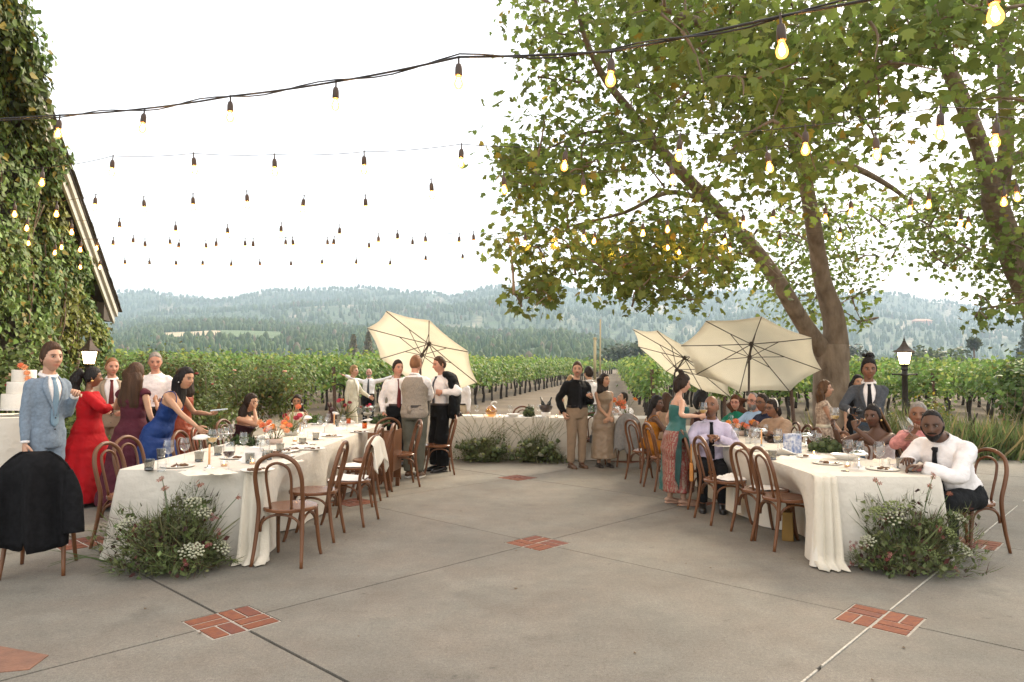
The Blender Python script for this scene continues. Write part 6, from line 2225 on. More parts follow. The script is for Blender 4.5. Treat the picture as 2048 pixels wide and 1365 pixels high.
# 18 woman in taupe
p = Person('person in a long taupe satin dress with hands clasped, looking up to the side', 1.52, 11.68, 12, 1.535, 'tan', 'f', head=(32, -7, 0), L=dict(at=(-.01, -.24, .79), pole=(1, .5, -.2), curl=.5, dir=(-.75, -.3, -.5), palm=(0, 1, 0)), Rr=dict(at=(.0, -.22, .81), pole=(-1, .5, -.2), curl=.5, dir=(.75, -.3, -.5), palm=(0, 1, 0)), vox=.014)
p.dress(C_taupe, .46, .14, .98, .05, .045, False, .012, npl=7); p.shoes(mat('black_heel', (.02, .015, .013), .4))
h = p.cap(Hd, .016, .066, -.045, -.085, .006); p.hang(Hd, .235, .112, .068, .022, 1.1, .04, h, .7)
# 19 young man seated at the head table
p = Person('seated young person in white shirt with a narrow tie looking up at the head table', 2.20, 13.98, -48, 1.66, 'tan', sit=True, seat=.31, head=(-24, -26, 0), vox=.02, L=dict(at=(.15, -.34, .80)), Rr=dict(at=(-.10, -.33, .84), curl=.8))
p.shirt(C_white); p.tie(C_tan, .021); p.trousers(C_char, shoes=C_shoeb); p.cap(Hd, .009, .07, -.012, -.06)
# 20 woman in mustard
p = Person('seated person in a mustard dress with very long black hair', 1.97, 10.12, 100, 1.58, 'deep', 'f', sit=True, lean=8, head=(-48, 2, 0), vox=.014, L=dict(at=(.14, -.40, .76)), Rr=dict(at=(-.12, -.40, .74)))
p.dress(C_must, .36, .3, e=.016); h = p.cap(Hb, .014, .066, -.045, -.09); p.hang(Hb, .62, .088, .05, .05, .98, .015, h, .6)
p = Person('seated person with brown hair half hidden behind the woman in mustard', 2.56, 11.75, 175, 1.56, 'tan', 'f', sit=True, vox=.022)
p.dress(C_camel, .44, .3); h = p.cap(Hbr, .015, .064, -.04, -.09); p.hang(Hbr, .25, .105, .065, .03, 1.1, .03, h)
# 22 woman in the green print dress
bx, by, bp = 1.94, 8.36, 96
p = Person('standing person in a long teal printed dress with hair in a bun', bx, by, bp, 1.535, 'fair', 'f', lean=5, head=(-2, 12, 0), Rr=dict(at=local(bx, by, bp, (2.14, 8.10, 1.04)), pole=(-.9, .6, -.6), curl=.7, dir=(.1, -1, .05), palm=(1, 0, .2)), L=dict(at=(.20, -.12, .80)), vox=.0125, step=.05)
p.dress(C_teal, .36, .16, 1.04, .06, .045, 'one', .012, npl=9); p.shoes(C_nude)
h = p.cap(Hd, .015, .064, -.045, -.085, .006); p.lock(Hd, [(0, .03, .11), (.005, .05, .14), (.0, .06, .165)], .034, h); p.hang(Hd, .13, .085, .05, .04, .8, .02, h, .4)
GREEN = p
p = Person('seated person with a round dark afro beyond the man in lavender', 3.2, 12.0, 180, 1.58, 'dark', 'f', sit=True, seat=.38, vox=.024)
p.dress(C_maroon, .44, .3); p.cap(Hb, .075, .05, -.06, -.08, .016, 16)
# 24 man in lavender
bx, by, bp = 2.34, 8.34, -14
p = Person('seated bald person in a lavender shirt looking up at the woman in teal', bx, by, bp, 1.70, 'brown', sit=True, lean=6, head=(-16, -13, 0), girth=.96, seat=.40, vox=.014, knees=.06, stub=.35, L=dict(at=(.07, -.31, .80), pole=(.9, .5, -.4), curl=.8, dir=(-.8, -.4, .1), palm=(0, 0, -1)), Rr=dict(at=(-.03, -.30, .82), pole=(-.9, .6, -.2), curl=.8, dir=(.8, -.4, .1), palm=(0, 0, -1)))
p.shirt(C_lav); p.tie(C_blacktie, .022); p.trousers(C_black, .0, C_shoeb); p.cap(Hb, .0015, .092, .01, -.05, .001, temple=.075)
# 25-28 four people on the far side of the right table
p = Person('seated person in an emerald blouse with curly red hair and glasses', 3.50, 10.95, -52, 1.56, 'rosy', 'f', sit=True, lean=6, head=(20, 2, 0), vox=.018, L=dict(at=(.16, -.36, .76)), Rr=dict(at=(-.16, -.36, .76)))
p.shirt(C_emer, 'blouse', collar=False); p.trousers(C_black, shoes=C_shoeb); h = p.cap(Hr, .018, .066, -.045, -.085, .012, 10); p.hang(Hr, .20, .112, .066, .035, 1.1, .08, h, .7); p.glasses(mat('red_frame', (.3, .02, .02), .4))
p = Person('seated person with grey beard and glasses in a light blue shirt', 3.60, 10.30, -62, 1.66, 'rosy', sit=True, lean=10, head=(8, 0, 0), belly=.06, girth=1.05, vox=.018, L=dict(at=(.16, -.40, .78)), Rr=dict(at=(-.12, -.42, .78), pole=(-.9, .3, -.6)))
p.shirt(C_ltblue); p.trousers(C_char, shoes=C_shoeb); p.cap(Hg, .003, .095, -.005, -.06, .001, temple=.08); p.beard(Hg, th_=.007); p.glasses(C_frame)
p = Person('seated person in dark glasses half hidden behind the woman with the head band', 3.55, 9.78, -66, 1.65, 'brown', sit=True, lean=10, head=(6, 0, 0), vox=.018, L=dict(at=(.16, -.40, .78)), Rr=dict(at=(-.12, -.42, .80)))
p.shirt(cloth('navy_polo', (.02, .025, .05))); p.trousers(C_black, shoes=C_shoeb); p.cap(Hd, .005, .074, -.01, -.06); p.glasses(C_frame)
p = Person('seated person in a camel blouse with head band and glasses, turned to the table', 3.50, 9.22, -64, 1.60, 'brown', 'f', sit=True, lean=14, head=(2, 2, 0), girth=1.15, vox=.016, L=dict(at=(.10, -.40, .82), pole=(.8, .3, -.6), curl=.8), Rr=dict(at=(-.04, -.42, .86), pole=(-.8, .3, -.7), curl=.8, dir=(.3, -.6, .6)))
p.shirt(C_camel, 'blouse', e=.022, collar=False, rolled=.55); p.trousers(C_black, shoes=C_shoeb); h = p.cap(Hd, .010, .066, -.03, -.08)
m = MB(); m.tube([p.H((.088 * math.cos(a), .012 + .02 * math.sin(a), .02 + .108 * math.sin(a))) for a in [math.pi * k / 12 for k in range(13)]], .007, 6); m.build('head_band', C_pearl, h); p.lock(Hd, [(0, .09, .0), (0, .12, -.05), (0, .11, -.12)], .04, h); p.glasses(C_frame)
# 29 woman in lace
p = Person('standing person in a cream floral lace dress with shoulder-length brown hair, in profile', 4.08, 9.30, 74, 1.46, 'tan', 'f', head=(-10, -6, 0), vox=.0145, Rr=dict(at=(-.10, -.22, .72), pole=(-.9, .6, -.2)), L=dict(at=(.02, -.24, .74), pole=(.9, .6, -.2)))
p.dress(C_floral, .48, .30, 1.0, .03, .0, False, .012, sleeve=.30); p.shoes(C_nude); h = p.cap(Hm_, .017, .064, -.045, -.085, .006); p.hang(Hm_, .20, .102, .065, .035, 1.1, .04, h, .8)
m = MB(); m.loft([p.ring(z, .018, 24) for z in (.06, .085, .11)]); m.build('waist_sash', C_cream, p.o)
# 30 man with the bun
p = Person('tall person in a charcoal suit with high curly hair bun, holding a camera', 4.30, 8.55, -24, 1.72, 'brown', girth=.98, head=(8, 2, 0), vox=.0135, Rr=dict(at=(-.20, -.38, 1.10), pole=(-.9, .5, -.5), curl=.7, dir=(.2, -1, .2)), L=dict(at=(-.06, -.36, .96), pole=(.9, .6, -.5), curl=.3, dir=(-1, -.2, 0), palm=(0, 0, 1)))
p.jacket(C_char, C_white, None, C_blacktie, button=.02, openv=.05); p.trousers(cloth('denim', (.06, .09, .13)), shoes=C_shoeb); h = p.cap(Hb, .013, .072, -.02, -.07, .006, 18, top=.012)
m = MB()
for k in range(22):
    a = rnd.uniform(0, 6.28); r_ = rnd.uniform(.0, .048)
    m.ball(p.H((r_ * math.cos(a), .015 + r_ * math.sin(a), .138 + rnd.uniform(-.012, .030))), .024, 7, 5)
m.build('bun', Hb, h)
SUITM = p
p = Person('person with dark hair mostly hidden behind the man in charcoal', 5.35, 11.0, 0, 1.55, 'tan', 'f', vox=.024)
p.dress(C_black, .46, .2); h = p.cap(Hb, .015); p.hang(Hb, .22, .1, .06, .035, 1.1, .02, h)
# 32 woman with braids
bx, by, bp = 3.90, 7.50, -52
p = Person('seated person in a white lace strapless dress with long braids, chin on her hand', bx, by, bp, 1.64, 'deep', 'f', sit=True, lean=16, girth=1.12, head=(4, 4, 0), vox=.0135, L=dict(at=local(bx, by, bp, (3.50, 7.25, .98)), pole=(.6, -.1, -1), curl=1.0, dir=(-.2, .1, 1), palm=(0, .6, .2)), Rr=dict(at=local(bx, by, bp, (3.36, 7.42, .98)), pole=(-.6, 0, -1), curl=.7, dir=(-.1, -.3, 1), palm=(1, 0, 0)))
p.dress(C_whited, .34, .3, straps=False, e=.012); h = p.cap(Hb, .010, .068, -.03, -.085, .004)
for k in range(16):
    a = -1.7 + 3.4 * k / 15
    c = mat('braid_dark', (.03, .016, .010), .6, var=.4, vscale=40) if k % 3 else mat('braid_light', (.16, .085, .035), .6, var=.3, vscale=40)
    e = Vector((.085 * math.sin(a), .06 + .05 * math.cos(a), 0))
    s0 = p.H((.06 * math.sin(a), .03 + .05 * math.cos(a), .075)); s1 = p.H((e.x, e.y, -.02)); s2 = p.tp((.11 * math.sin(a), .13 + .02 * math.cos(a), .40)); s3 = p.tp((.13 * math.sin(a) + .04, .15 + .02 * math.cos(a), .12)); s4 = p.tp((.12 * math.sin(a) + .05, .15, -.03))
    p.lock(c, [s0, s1, s2, s3, s4], .011, h, 'braid', True)
p.earrings(C_gold, .012)
BRAID = p
# 33 man in pink drinking
bx, by, bp = 4.02, 6.95, -46
p = Person('seated person with short grey hair in a pink shirt drinking from a large glass', bx, by, bp, 1.66, 'brown', sit=True, lean=10, head=(14, 0, 0), vox=.0145, Rr=dict(at=local(bx, by, bp, (3.74, 6.64, .98)), pole=(-.9, .2, -.7), curl=.8, dir=(.3, -.1, .9), palm=(.3, -.6, 0)), L=dict(at=(.10, -.42, .92), pole=(.9, .3, -.5), curl=.5))
p.shirt(C_pink); p.trousers(C_black, shoes=C_shoeb); p.cap(Hg, .006, .072, -.012, -.06)
PINK = p
# 34 bearded man at the end
bx, by, bp = 3.86, 6.16, -62
p = Person('seated bearded person in white shirt and black tie at the end of the right table', bx, by, bp, 1.76, 'deep', sit=True, lean=30, girth=1.15, belly=.06, head=(26, 6, 0), seat=.43, vox=.012, L=dict(at=local(bx, by, bp, (3.40, 5.90, .77)), pole=(1, .35, -.75), curl=.5, dir=local(0, 0, bp, (-1, .35, 0)), palm=(0, 0, -1)), Rr=dict(at=local(bx, by, bp, (3.40, 6.06, .80)), pole=(-.9, .5, -.6), curl=.7, dir=local(0, 0, bp, (-.6, -.6, .2)), palm=(0, 0, -1)), feet=(.10, -.34))
p.shirt(C_white, e=.016, rough=.7); p.tie(C_blacktie, .030, z0=.10); p.trousers(C_black, .008, C_shoeb); h = p.cap(Hb, .006, .084, .022, -.06, .003, 30, temple=.070); p.beard(Hb, cheek=-.050, th_=.012)
for k in range(5):
    a = 2.55 + k * .3
    p.lock(Hb, [(.07 * math.sin(a), -.07 * math.cos(a), .05), (.092 * math.sin(a), -.092 * math.cos(a) , .0), (.09 * math.sin(a), -.10 * math.cos(a), -.05)], .010, h)
ENDM = p

# fuse and smooth every flagged garment and body in one pass
bpy.context.view_layer.update()
for o, vox, sm, extra in PENDING:
    r_ = o.modifiers.new('fuse', 'REMESH'); r_.mode = 'VOXEL'; r_.voxel_size = vox; r_.use_smooth_shade = True
    q = o.modifiers.new('relax', 'SMOOTH'); q.factor = .5; q.iterations = sm
dg = bpy.context.evaluated_depsgraph_get()
dg.update()
baked = []
for o, vox, sm, extra in PENDING:
    baked.append(bpy.data.meshes.new_from_object(o.evaluated_get(dg)))
for (o, vox, sm, extra), me in zip(PENDING, baked):
    nv = len(me.vertices)
    co = np.empty(nv * 3, np.float32); me.vertices.foreach_get('co', co); co = co.reshape(-1, 3)
    mt = o.data.materials[0]
    o.modifiers.clear()
    if isinstance(extra, tuple):
        x = extra[1]
        f4 = [tuple(p_.vertices) for p_ in me.polygons]
        V = np.concatenate([co, np.array([tuple(v) for v in x.v], np.float32)])
        m2 = bpy.data.meshes.new('person')
        m2.from_pydata(V.tolist(), [], f4 + [tuple(i + nv for i in f) for f in x.f])
        m2.polygons.foreach_set('use_smooth', [True] * len(m2.polygons))
        a = m2.color_attributes.new('Col', 'FLOAT_COLOR', 'POINT')
        sk = x.c[0]
        base = np.array([c for c in x.c if True][-1])
        # plain skin for the fused body: colour of the hands
        cc = np.ones((len(V), 4), np.float32)
        cc[:nv, :3] = np.array(x.c[-1]); cc[nv:, :3] = np.array(x.c)
        a.data.foreach_set('color', cc.ravel())
        me = m2
    elif extra:
        no = np.empty(nv * 3, np.float32); me.vertices.foreach_get('normal', no); no = no.reshape(-1, 3)
        sd = (sum(map(ord, o.name)) % 97) * 1.7
        d = np.array([1.5 * mnoise.noise((p_[0] * 6 + sd + 2.2 * p_[2], p_[1] * 6, p_[2] * 12)) + 1.1 * (.35 - abs(mnoise.noise((p_[0] * 13 - 4 * p_[2], p_[1] * 13 + sd, p_[2] * 15)))) + .35 * mnoise.noise((p_[0] * 30, p_[1] * 30 + sd, p_[2] * 26)) for p_ in co.tolist()], np.float32)
        co = co + no * (d * extra)[:, None]
        me.vertices.foreach_set('co', co.ravel())
        me.update()
    if not me.materials: me.materials.append(mt)
    o.data = me
# ---------------------------------------------------------------- tableware, flowers, cake
M_glass = glassmat('clear_glass')
M_smoke = glassmat('smoke_glass', (.50, .50, .47), .10)
M_smoked = glassmat('smoke_glass_dark', (.16, .17, .15), .10)
M_amber = glassmat('amber_glass', (.95, .48, .05), .08)
M_orangeg = glassmat('peach_glass', (.92, .62, .32), .10)
M_wine = mat('red_wine', (.035, .004, .008), .1)
M_rose = mat('white_wine', (.55, .36, .12), .1)
M_china = mat('cream_china', (.66, .62, .54), .35)
M_whitec = mat('white_china', (.74, .72, .68), .3)
M_silver = mat('silver', (.8, .79, .76), .12, metal=1.0)
M_clay = mat('blush_clay', (.47, .37, .31), .7, var=.08, vscale=12)
M_greyclay = mat('grey_clay', (.42, .40, .35), .7, var=.1, vscale=12)
M_paper = mat('paper', (.74, .71, .66), .8)
M_peach = mat('peach_wax', (.70, .38, .18), .5)
M_stem = mat('green_stem', (.07, .11, .03), .7)
M_coral = leafmat('coral_petal', .3)
M_food = mat('food_crumbs', (.13, .065, .03), .8, var=.4, vscale=60)
M_moss = leafmat('moss', .2)
M_iceb = mat('dark_bucket', (.05, .035, .03), .35)
M_bottle = mat('dark_bottle', (.012, .016, .010), .15)
M_phone = mat('phone_glass', (.014, .014, .016), .15)
M_flame = mat('flame', (1, .7, .3), .5, emit=(1., .55, .16), estr=9.0)
PROTO = {}
COUNT = {}
ANCH = []
def put(kind, cat, desc, loc, build, rz=None, s=1.0, label=None):
    """first of a kind is built, the next ones are copies"""
    if kind not in PROTO:
        rt = build()
        PROTO[kind] = rt
    else:
        rt = copy_tree(PROTO[kind])
    rt.location = loc
    rt.rotation_euler = (0, 0, rnd.uniform(0, 6.28) if rz is None else rz)
    rt.scale = (s, s, s)
    tag(rt, label or desc, cat, None)
    COUNT.setdefault(kind, []).append((rt, desc, loc, label))
    return rt
def simple(name, *parts):
    def f():
        rt = thing(name, 'x', 'x')
        for pn, mb, m_ in parts:
            mb().build(pn, m_, rt)
        return rt
    return f
def wine_bowl():
    return MB().lathe([(.012, .088), (.034, .102), (.044, .130), (.043, .165), (.036, .205)], 16, cap=False)
def wine_stem():
    return MB().lathe([(.034, 0), (.033, .003), (.006, .008), (.0042, .02), (.004, .08), (.012, .089)], 12)
def wine_fill():
    return MB().lathe([(.012, .092), (.032, .104), (.041, .128), (.0415, .130)], 14)
g_empty = simple('wine_glass', ('bowl', wine_bowl, M_glass), ('stem', wine_stem, M_glass))
g_red = simple('wine_glass', ('bowl', wine_bowl, M_glass), ('stem', wine_stem, M_glass), ('wine', wine_fill, M_wine))
g_white = simple('wine_glass', ('bowl', wine_bowl, M_glass), ('stem', wine_stem, M_glass), ('wine', wine_fill, M_rose))
g_tum = simple('tumbler', ('bowl', lambda: MB().lathe([(.001, .004), (.033, .004), (.036, .05), (.041, .092)], 16, cap=False), M_smoke), ('base', lambda: MB().lathe([(.032, 0), (.0335, .004), (.0345, .026), (.0, .026)], 16), M_smoked))
g_water = simple('tumbler', ('bowl', lambda: MB().lathe([(.030, 0), (.032, .004), (.036, .095)], 16, cap=False), M_glass), ('base', lambda: MB().lathe([(.030, 0), (.031, .012), (0, .012)], 14), M_glass))
g_amber = simple('amber_tumbler', ('bowl', lambda: MB().lathe([(.033, 0), (.034, .004), (.036, .09)], 16, cap=False), M_amber), ('drink', lambda: MB().lathe([(.032, .004), (.0345, .07), (0, .07)], 14), mat('amber_drink', (.62, .28, .01), .2)))
def plate_mb(): return MB().lathe([(.07, .002), (.075, 0), (.13, .012), (.134, .016), (.128, .018), (.085, .009), (0, .008)], 24)
def food_mb():
    m = MB()
    for k in range(11):
        a, r_ = rnd.uniform(0, 6.3), rnd.uniform(0, .07)
        m.ball((r_ * math.cos(a), r_ * math.sin(a), .016), rnd.uniform(.010, .020), 6, 4, sz=.6)
    return m
def fork_mb(): 
    m = MB(); m.tube([(-.10, -.05, .022), (.02, .0, .016), (.10, .03, .014)], [.004, .003, .006], 6); return m
g_plate_ = simple('dinner_plate', ('dish', plate_mb, M_china), ('food', food_mb, M_food), ('fork', fork_mb, M_silver))
def g_plate():
    rt = g_plate_()
    for o in rt.children:
        if o.name.startswith('food'): o['kind'] = 'stuff'
    return rt
g_plate2 = simple('dinner_plate', ('dish', plate_mb, M_whitec), ('fork', fork_mb, M_silver))
g_bowl = simple('serving_bowl', ('bowl', lambda: MB().lathe([(.05, 0), (.06, .004), (.12, .045), (.135, .06), (.128, .06), (.10, .038), (0, .012)], 22, sq=.8), M_whitec))
def mush(rm, sm): 
    return simple('mushroom_vase', ('cap', lambda: MB().lathe([(.002, .175), (.045, .170), (.078, .150), (.084, .132), (.070, .128), (.02, .132)], 18), rm), ('stem', lambda: MB().lathe([(.055, 0), (.052, .006), (.012, .012), (.010, .08), (.014, .135)], 14), sm))
g_mush = mush(M_whitec, M_glass)
g_mushs = mush(M_silver, M_silver)
g_taper = simple('taper_candle', ('holder', lambda: MB().lathe([(.035, 0), (.034, .008), (.012, .012), (.012, .03), (.010, .03)], 12), M_silver), ('candle', lambda: MB().lathe([(.0095, .012), (.0085, .19), (.002, .196)], 8), M_peach))
g_tea = simple('tea_light', ('cup', lambda: MB().lathe([(.026, 0), (.03, .05)], 14, cap=False), M_glass), ('wax', lambda: MB().lathe([(.024, .002), (.025, .022), (0, .022)], 12), M_peach), ('flame', lambda: MB().lathe([(.0, .024), (.005, .032), (.001, .05)], 6), M_flame))
g_menu = simple('menu_card', ('sheet', lambda: MB().add([(-.075, -.045, 0), (.075, -.045, 0), (.07, 0, .105), (-.07, 0, .105), (.075, .045, 0), (-.075, .045, 0), (-.075, -.043, 0), (.075, -.043, 0), (.07, .001, .102), (-.07, .001, .102), (.075, .043, 0), (-.075, .043, 0)], [(0, 1, 2, 3), (2, 4, 5, 3), (7, 6, 9, 8), (8, 9, 11, 10)]), M_paper))
def card_mb():
    return MB().box((0, 0, .002), (.11, .20, .004))
g_card = simple('menu_sheet', ('sheet', card_mb, M_paper))
def nap_mb(seed=3):
    m = MB()
    n = 9
    vs, fs = [], []
    for i in range(n + 1):
        for j in range(n + 1):
            u, v = i / n - .5, j / n - .5
            z = .045 * max(0, .45 + mnoise.noise((u * 6 + seed, v * 6, seed))) * max(0, 1 - (2 * max(abs(u), abs(v))) ** 2) + .003
            vs.append((u * .26 * (1 + .3 * mnoise.noise((v * 5, seed, 0))), v * .17 * (1 + .3 * mnoise.noise((u * 5, seed, 4))), z))
    for i in range(n):
        for j in range(n):
            a = i * (n + 1) + j
            fs.append((a, a + n + 1, a + n + 2, a + 1))
    return m.add(vs, fs)
g_nap = simple('table_napkin', ('cloth', nap_mb, M_napkin))
g_nap2 = simple('table_napkin', ('cloth', lambda: nap_mb(8), M_white))
BARE = lambda f: f
def petals(m, c, r, n, cols, up, layers=2, cup=.3):
    up = Vector(up).normalized(); a0 = up.orthogonal().normalized(); b0 = up.cross(a0)
    for l in range(layers):
        for k in range(n):
            a = 2 * math.pi * (k + .5 * l) / n
            d = (a0 * math.cos(a) + b0 * math.sin(a)); w = up.cross(d)
            col = tuple(np.clip(np.array(cols) * rnd.uniform(.7, 1.25), 0, .9))
            rr = r * (1 - .25 * l)
            p = Vector(c) + up * (.004 * l)
            m.add([p, p + d * rr * .55 + w * rr * .2 + up * rr * (.18 + .2 * l) * cup, p + d * rr + up * rr * (.1 + .5 * l) * cup, p + d * rr * .55 - w * rr * .2 + up * rr * (.18 + .2 * l) * cup], [(0, 1, 2, 3)], col)
def bouquet(label, loc, bowlmat, bowlr, blooms, spread, h, grass=0):
    rt = thing('flower_bowl', label, 'flowers', loc)
    MB().lathe([(bowlr * .7, 0), (bowlr * .95, .02), (bowlr, .065), (bowlr * .92, .065), (bowlr * .8, .05), (0, .05)], 18).build('bowl', bowlmat, rt)
    st = MB()
    for k, (n, r_, col) in enumerate(blooms):
        for q in range(n):
            a = rnd.uniform(0, 6.28)
            d = spread * math.sqrt(rnd.random())
            tip = Vector((d * math.cos(a) * 1.5, d * math.sin(a), h * rnd.uniform(.55, 1.05)))
            st.tube(smooth_path([(bowlr * .4 * math.cos(a), bowlr * .4 * math.sin(a), .05), tip * .6 + Vector((0, 0, .03)), tip], 3), .0028, 4)
            fm = MB()
            petals(fm, (0, 0, 0), r_, 13, col, (math.cos(a) * .3, -.8 + rnd.uniform(-.4, .4), .7), 3)
            fm.col = tuple(np.array(col) * .35)
            fm.ball((0, 0, 0), r_ * .22, 6, 4, sz=.7)
            fb = fm.build('bloom', M_coral, rt, smooth=False, colors=True)
            fb.location = tip
    if grass:
        q = grass
        v, f, c = leaves_arrays(np.tile((0, 0, .05), (q, 1)) + rng.normal(size=(q, 3)) * (.03, .03, 0), rng.uniform(.6, 1.1, q) * h * 1.1, rng.normal(size=(q, 3)), BLADE, leafcols(q, (.14, .15, .06), .3), up=np.array((0, 0, 1.)) + rng.normal(size=(q, 3)) * .35)
        tag(obj('greenery', fast_mesh('greenery', v, f, c), M_shrub, rt), kind='stuff')
    st.build('stem', M_stem, rt)
    return rt
CORAL, PEACH, DKRED, PINKR, ORNG = (.72, .20, .09), (.76, .36, .18), (.28, .015, .03), (.52, .04, .08), (.80, .28, .05)
B1 = atz(548, 889, TZ); B2 = atz(582, 872, TZ)
bouquet('blush bowl of coral and peach gerberas on the left table', B1, M_clay, .095, [(5, .045, CORAL), (5, .04, PEACH), (3, .04, ORNG)], .12, .26, 10)
bouquet('grey bowl of dark pink and red dahlias behind the coral flowers', B2, M_greyclay, .085, [(2, .05, PINKR), (2, .04, DKRED), (2, .045, CORAL)], .13, .36, 26)
B3 = atz(690, 842, TZ)
bouquet('low bowl with one pink dahlia and dark red blooms far along the left table', B3, M_greyclay, .08, [(1, .055, PINKR), (2, .05, DKRED), (1, .035, CORAL)], .10, .36, 18)
B4 = atz(1485, 872, TZ)
bouquet('bowl of orange gerberas on the far half of the right table', B4, M_clay, .10, [(6, .05, CORAL), (4, .045, ORNG)], .16, .22, 8)
bouquet('bowl of coral gerberas at the right end of the head table', (2.05, 12.85, CZ), M_clay, .10, [(6, .06, CORAL), (2, .055, ORNG)], .17, .33, 10)
bouquet('bowl of small red flowers near the end of the left row', atz(735, 832, TZ), M_greyclay, .08, [(3, .03, DKRED), (2, .035, PINKR)], .10, .20, 20)
def mossball(label, loc, r_, h, col, seed, name='moss_mound', cat='moss', holes=0, leafsz=.03, n=700):
    rt = thing(name, label, cat, loc)
    rs = np.random.default_rng(seed)
    o = rs.normal(size=(n, 3)); o /= np.linalg.norm(o, axis=1, keepdims=True); o[:, 2] = np.abs(o[:, 2])
    p = o * np.array((r_, r_ * .8, h)) * rs.uniform(.8, 1.05, (n, 1))
    v, f, c = leaves_arrays(p, rs.uniform(.7, 1.4, n) * leafsz, o + rs.normal(size=(n, 3)) * .5, QUAD, leafcols(n, col, .35))
    tag(obj('greenery', fast_mesh('greenery', v, f, c), M_moss, rt), kind='stuff')
    MB().ball((0, 0, h * .1), r_ * .85, 12, 8, sz=h / r_ * .9, sy=.8).build('core', mat('moss_core', (.02, .03, .012), .95), rt)
    for k in range(holes):
        a = -1.57 + (k - (holes - 1) / 2) * .55 + rnd.uniform(-.1, .1)
        e = rnd.uniform(.25, .8)
        d = Vector((math.cos(a) * math.cos(e), math.sin(a) * math.cos(e), math.sin(e)))
        c0 = Vector((d.x * r_ * .95, d.y * r_ * .76, d.z * h * .95 + .005))
        m = MB(); m.tube([c0 - d * .02, c0 + d * .025, c0 + d * .03, c0 + d * .012], [.030, .034, .026, .024], 12, cap=False)
        pd = m.build('pod', mat('pod_green', (.06, .085, .025), .7, var=.2, vscale=20), rt)
        m = MB(); m.tube([c0 - d * .02, c0 + d * .010], [.024, .025], 10); m.build('hollow', mat('pod_hollow', (.006, .008, .004), .9), pd)
    return rt
mossball('heap of open green lotus pods on the right table', atz(1650, 905, TZ), .16, .16, (.06, .085, .025), 3, 'pod_heap', 'pods', 7, .03, 800)
mossball('bright green moss mound on the left table beside the rabbit', atz(634, 846, TZ), .13, .12, (.09, .16, .03), 4, n=600)
mossball('dark green gourds topped with an orange flower on the left table', atz(487, 892, TZ), .14, .09, (.035, .055, .018), 5, 'gourd_pile', 'gourds', 0, .06, 350)
mossball('cube of dark green pods on the head table beside the bucket', (.32, 12.8, CZ), .10, .20, (.06, .075, .03), 6, 'pod_heap', 'pods', 5, .03, 600)
mossball('clump of green and purple artichokes at the left end of the head table', (-1.12, 12.75, CZ), .15, .13, (.075, .085, .045), 7, 'artichokes', 'artichokes', 0, .06, 450)
mossball('dark purple cabbage at the left end of the head table', (-.98, 12.62, CZ), .08, .16, (.055, .030, .035), 8, 'cabbage', 'cabbage', 0, .06, 300)
mossball('leafy green pot behind the head table beside the man in black', (1.42, 13.2, CZ), .11, .24, (.06, .15, .03), 9, 'potted_plant', 'plant', 0, .05, 350)
mossball('low green leaves at the far end of the left row', atz(760, 848, TZ), .14, .12, (.07, .10, .035), 10, 'greenery_bunch', 'greenery', 0, .05, 350)
# rabbit figure
rb = thing('rabbit_figurine', 'dark red chocolate-coloured rabbit figure on the left table', 'figurine', atz(660, 847, TZ), R(60))
M_choc = mat('dark_red_glaze', (.045, .012, .010), .4)
m = MB()
m.lathe([(.05, 0), (.062, .03), (.062, .09), (.045, .15), (.028, .185)], 14, sq=.85)
m.ball((0, -.022, .215), .042, 10, 8, sy=1.2)
for s_ in (-1, 1): m.tube([(s_ * .018, .0, .245), (s_ * .026, .015, .29), (s_ * .03, .03, .335)], [.012, .016, .004], 7); m.ball((s_ * .035, -.045, .02), .028, 8, 6, sy=1.6)
m.build('body', M_choc, rb)
# ice bucket with bottles, pumpkin vase
ib = thing('ice_bucket', 'dark tilted ice bucket with two bottles on the head table', 'bucket', (.62, 12.78, CZ))
MB().lathe([(.07, 0), (.08, .03), (.08, .09)], 16).build('stand', M_whitec, ib)
MB().lathe([(.06, .09), (.11, .14), (.13, .22), (.125, .22), (.10, .15), (0, .12)], 18).build('bowl', M_iceb, ib)
for a in (-1, 1):
    m = MB(); m.tube([(a * .03, 0, .15), (a * .06, .0, .25), (a * .075, 0, .29), (a * .10, 0, .36)], [.036, .036, .015, .013], 10); m.build('bottle', M_bottle, ib)
pv = thing('pumpkin_vase', 'peach ribbed glass pumpkin vase on the head table', 'vase', (-.36, 12.72, CZ))
MB().lathe([(.04, 0), (.09, .04), (.10, .10), (.08, .17), (.035, .20), (.03, .21)], 24, wob=lambda a, z: 1 + .06 * math.cos(a * 10)).build('body', M_orangeg, pv)
m = MB(); m.tube(smooth_path([(0, 0, .20), (.01, 0, .25), (.06, 0, .27), (.10, 0, .25)], 4), .014, 7); m.build('stalk', M_whitec, pv)
L_, R_, H_ = 'left table', 'right table', 'head table'
def on(px, py, z=TZ): return atz(px, py, z)
for px, py in ((298, 942), (398, 925), (322, 918), (436, 912), (560, 906), (536, 921), (605, 893)):
    put('tum', 'glass', 'smoke grey tumbler', on(px, py), g_tum)
for px, py in ((323, 944), (1772, 940), (620, 880), (690, 862), (1568, 905)):
    put('water', 'glass', 'clear water tumbler', on(px, py), g_water)
put('tum', 'glass', '', on(1803, 939), g_tum, s=1.1, label='smoke grey tumbler in front of the bearded man in white')
put('tum', 'glass', '', on(1545, 921), g_tum, label='dark smoke tumbler on the near edge of the right table')
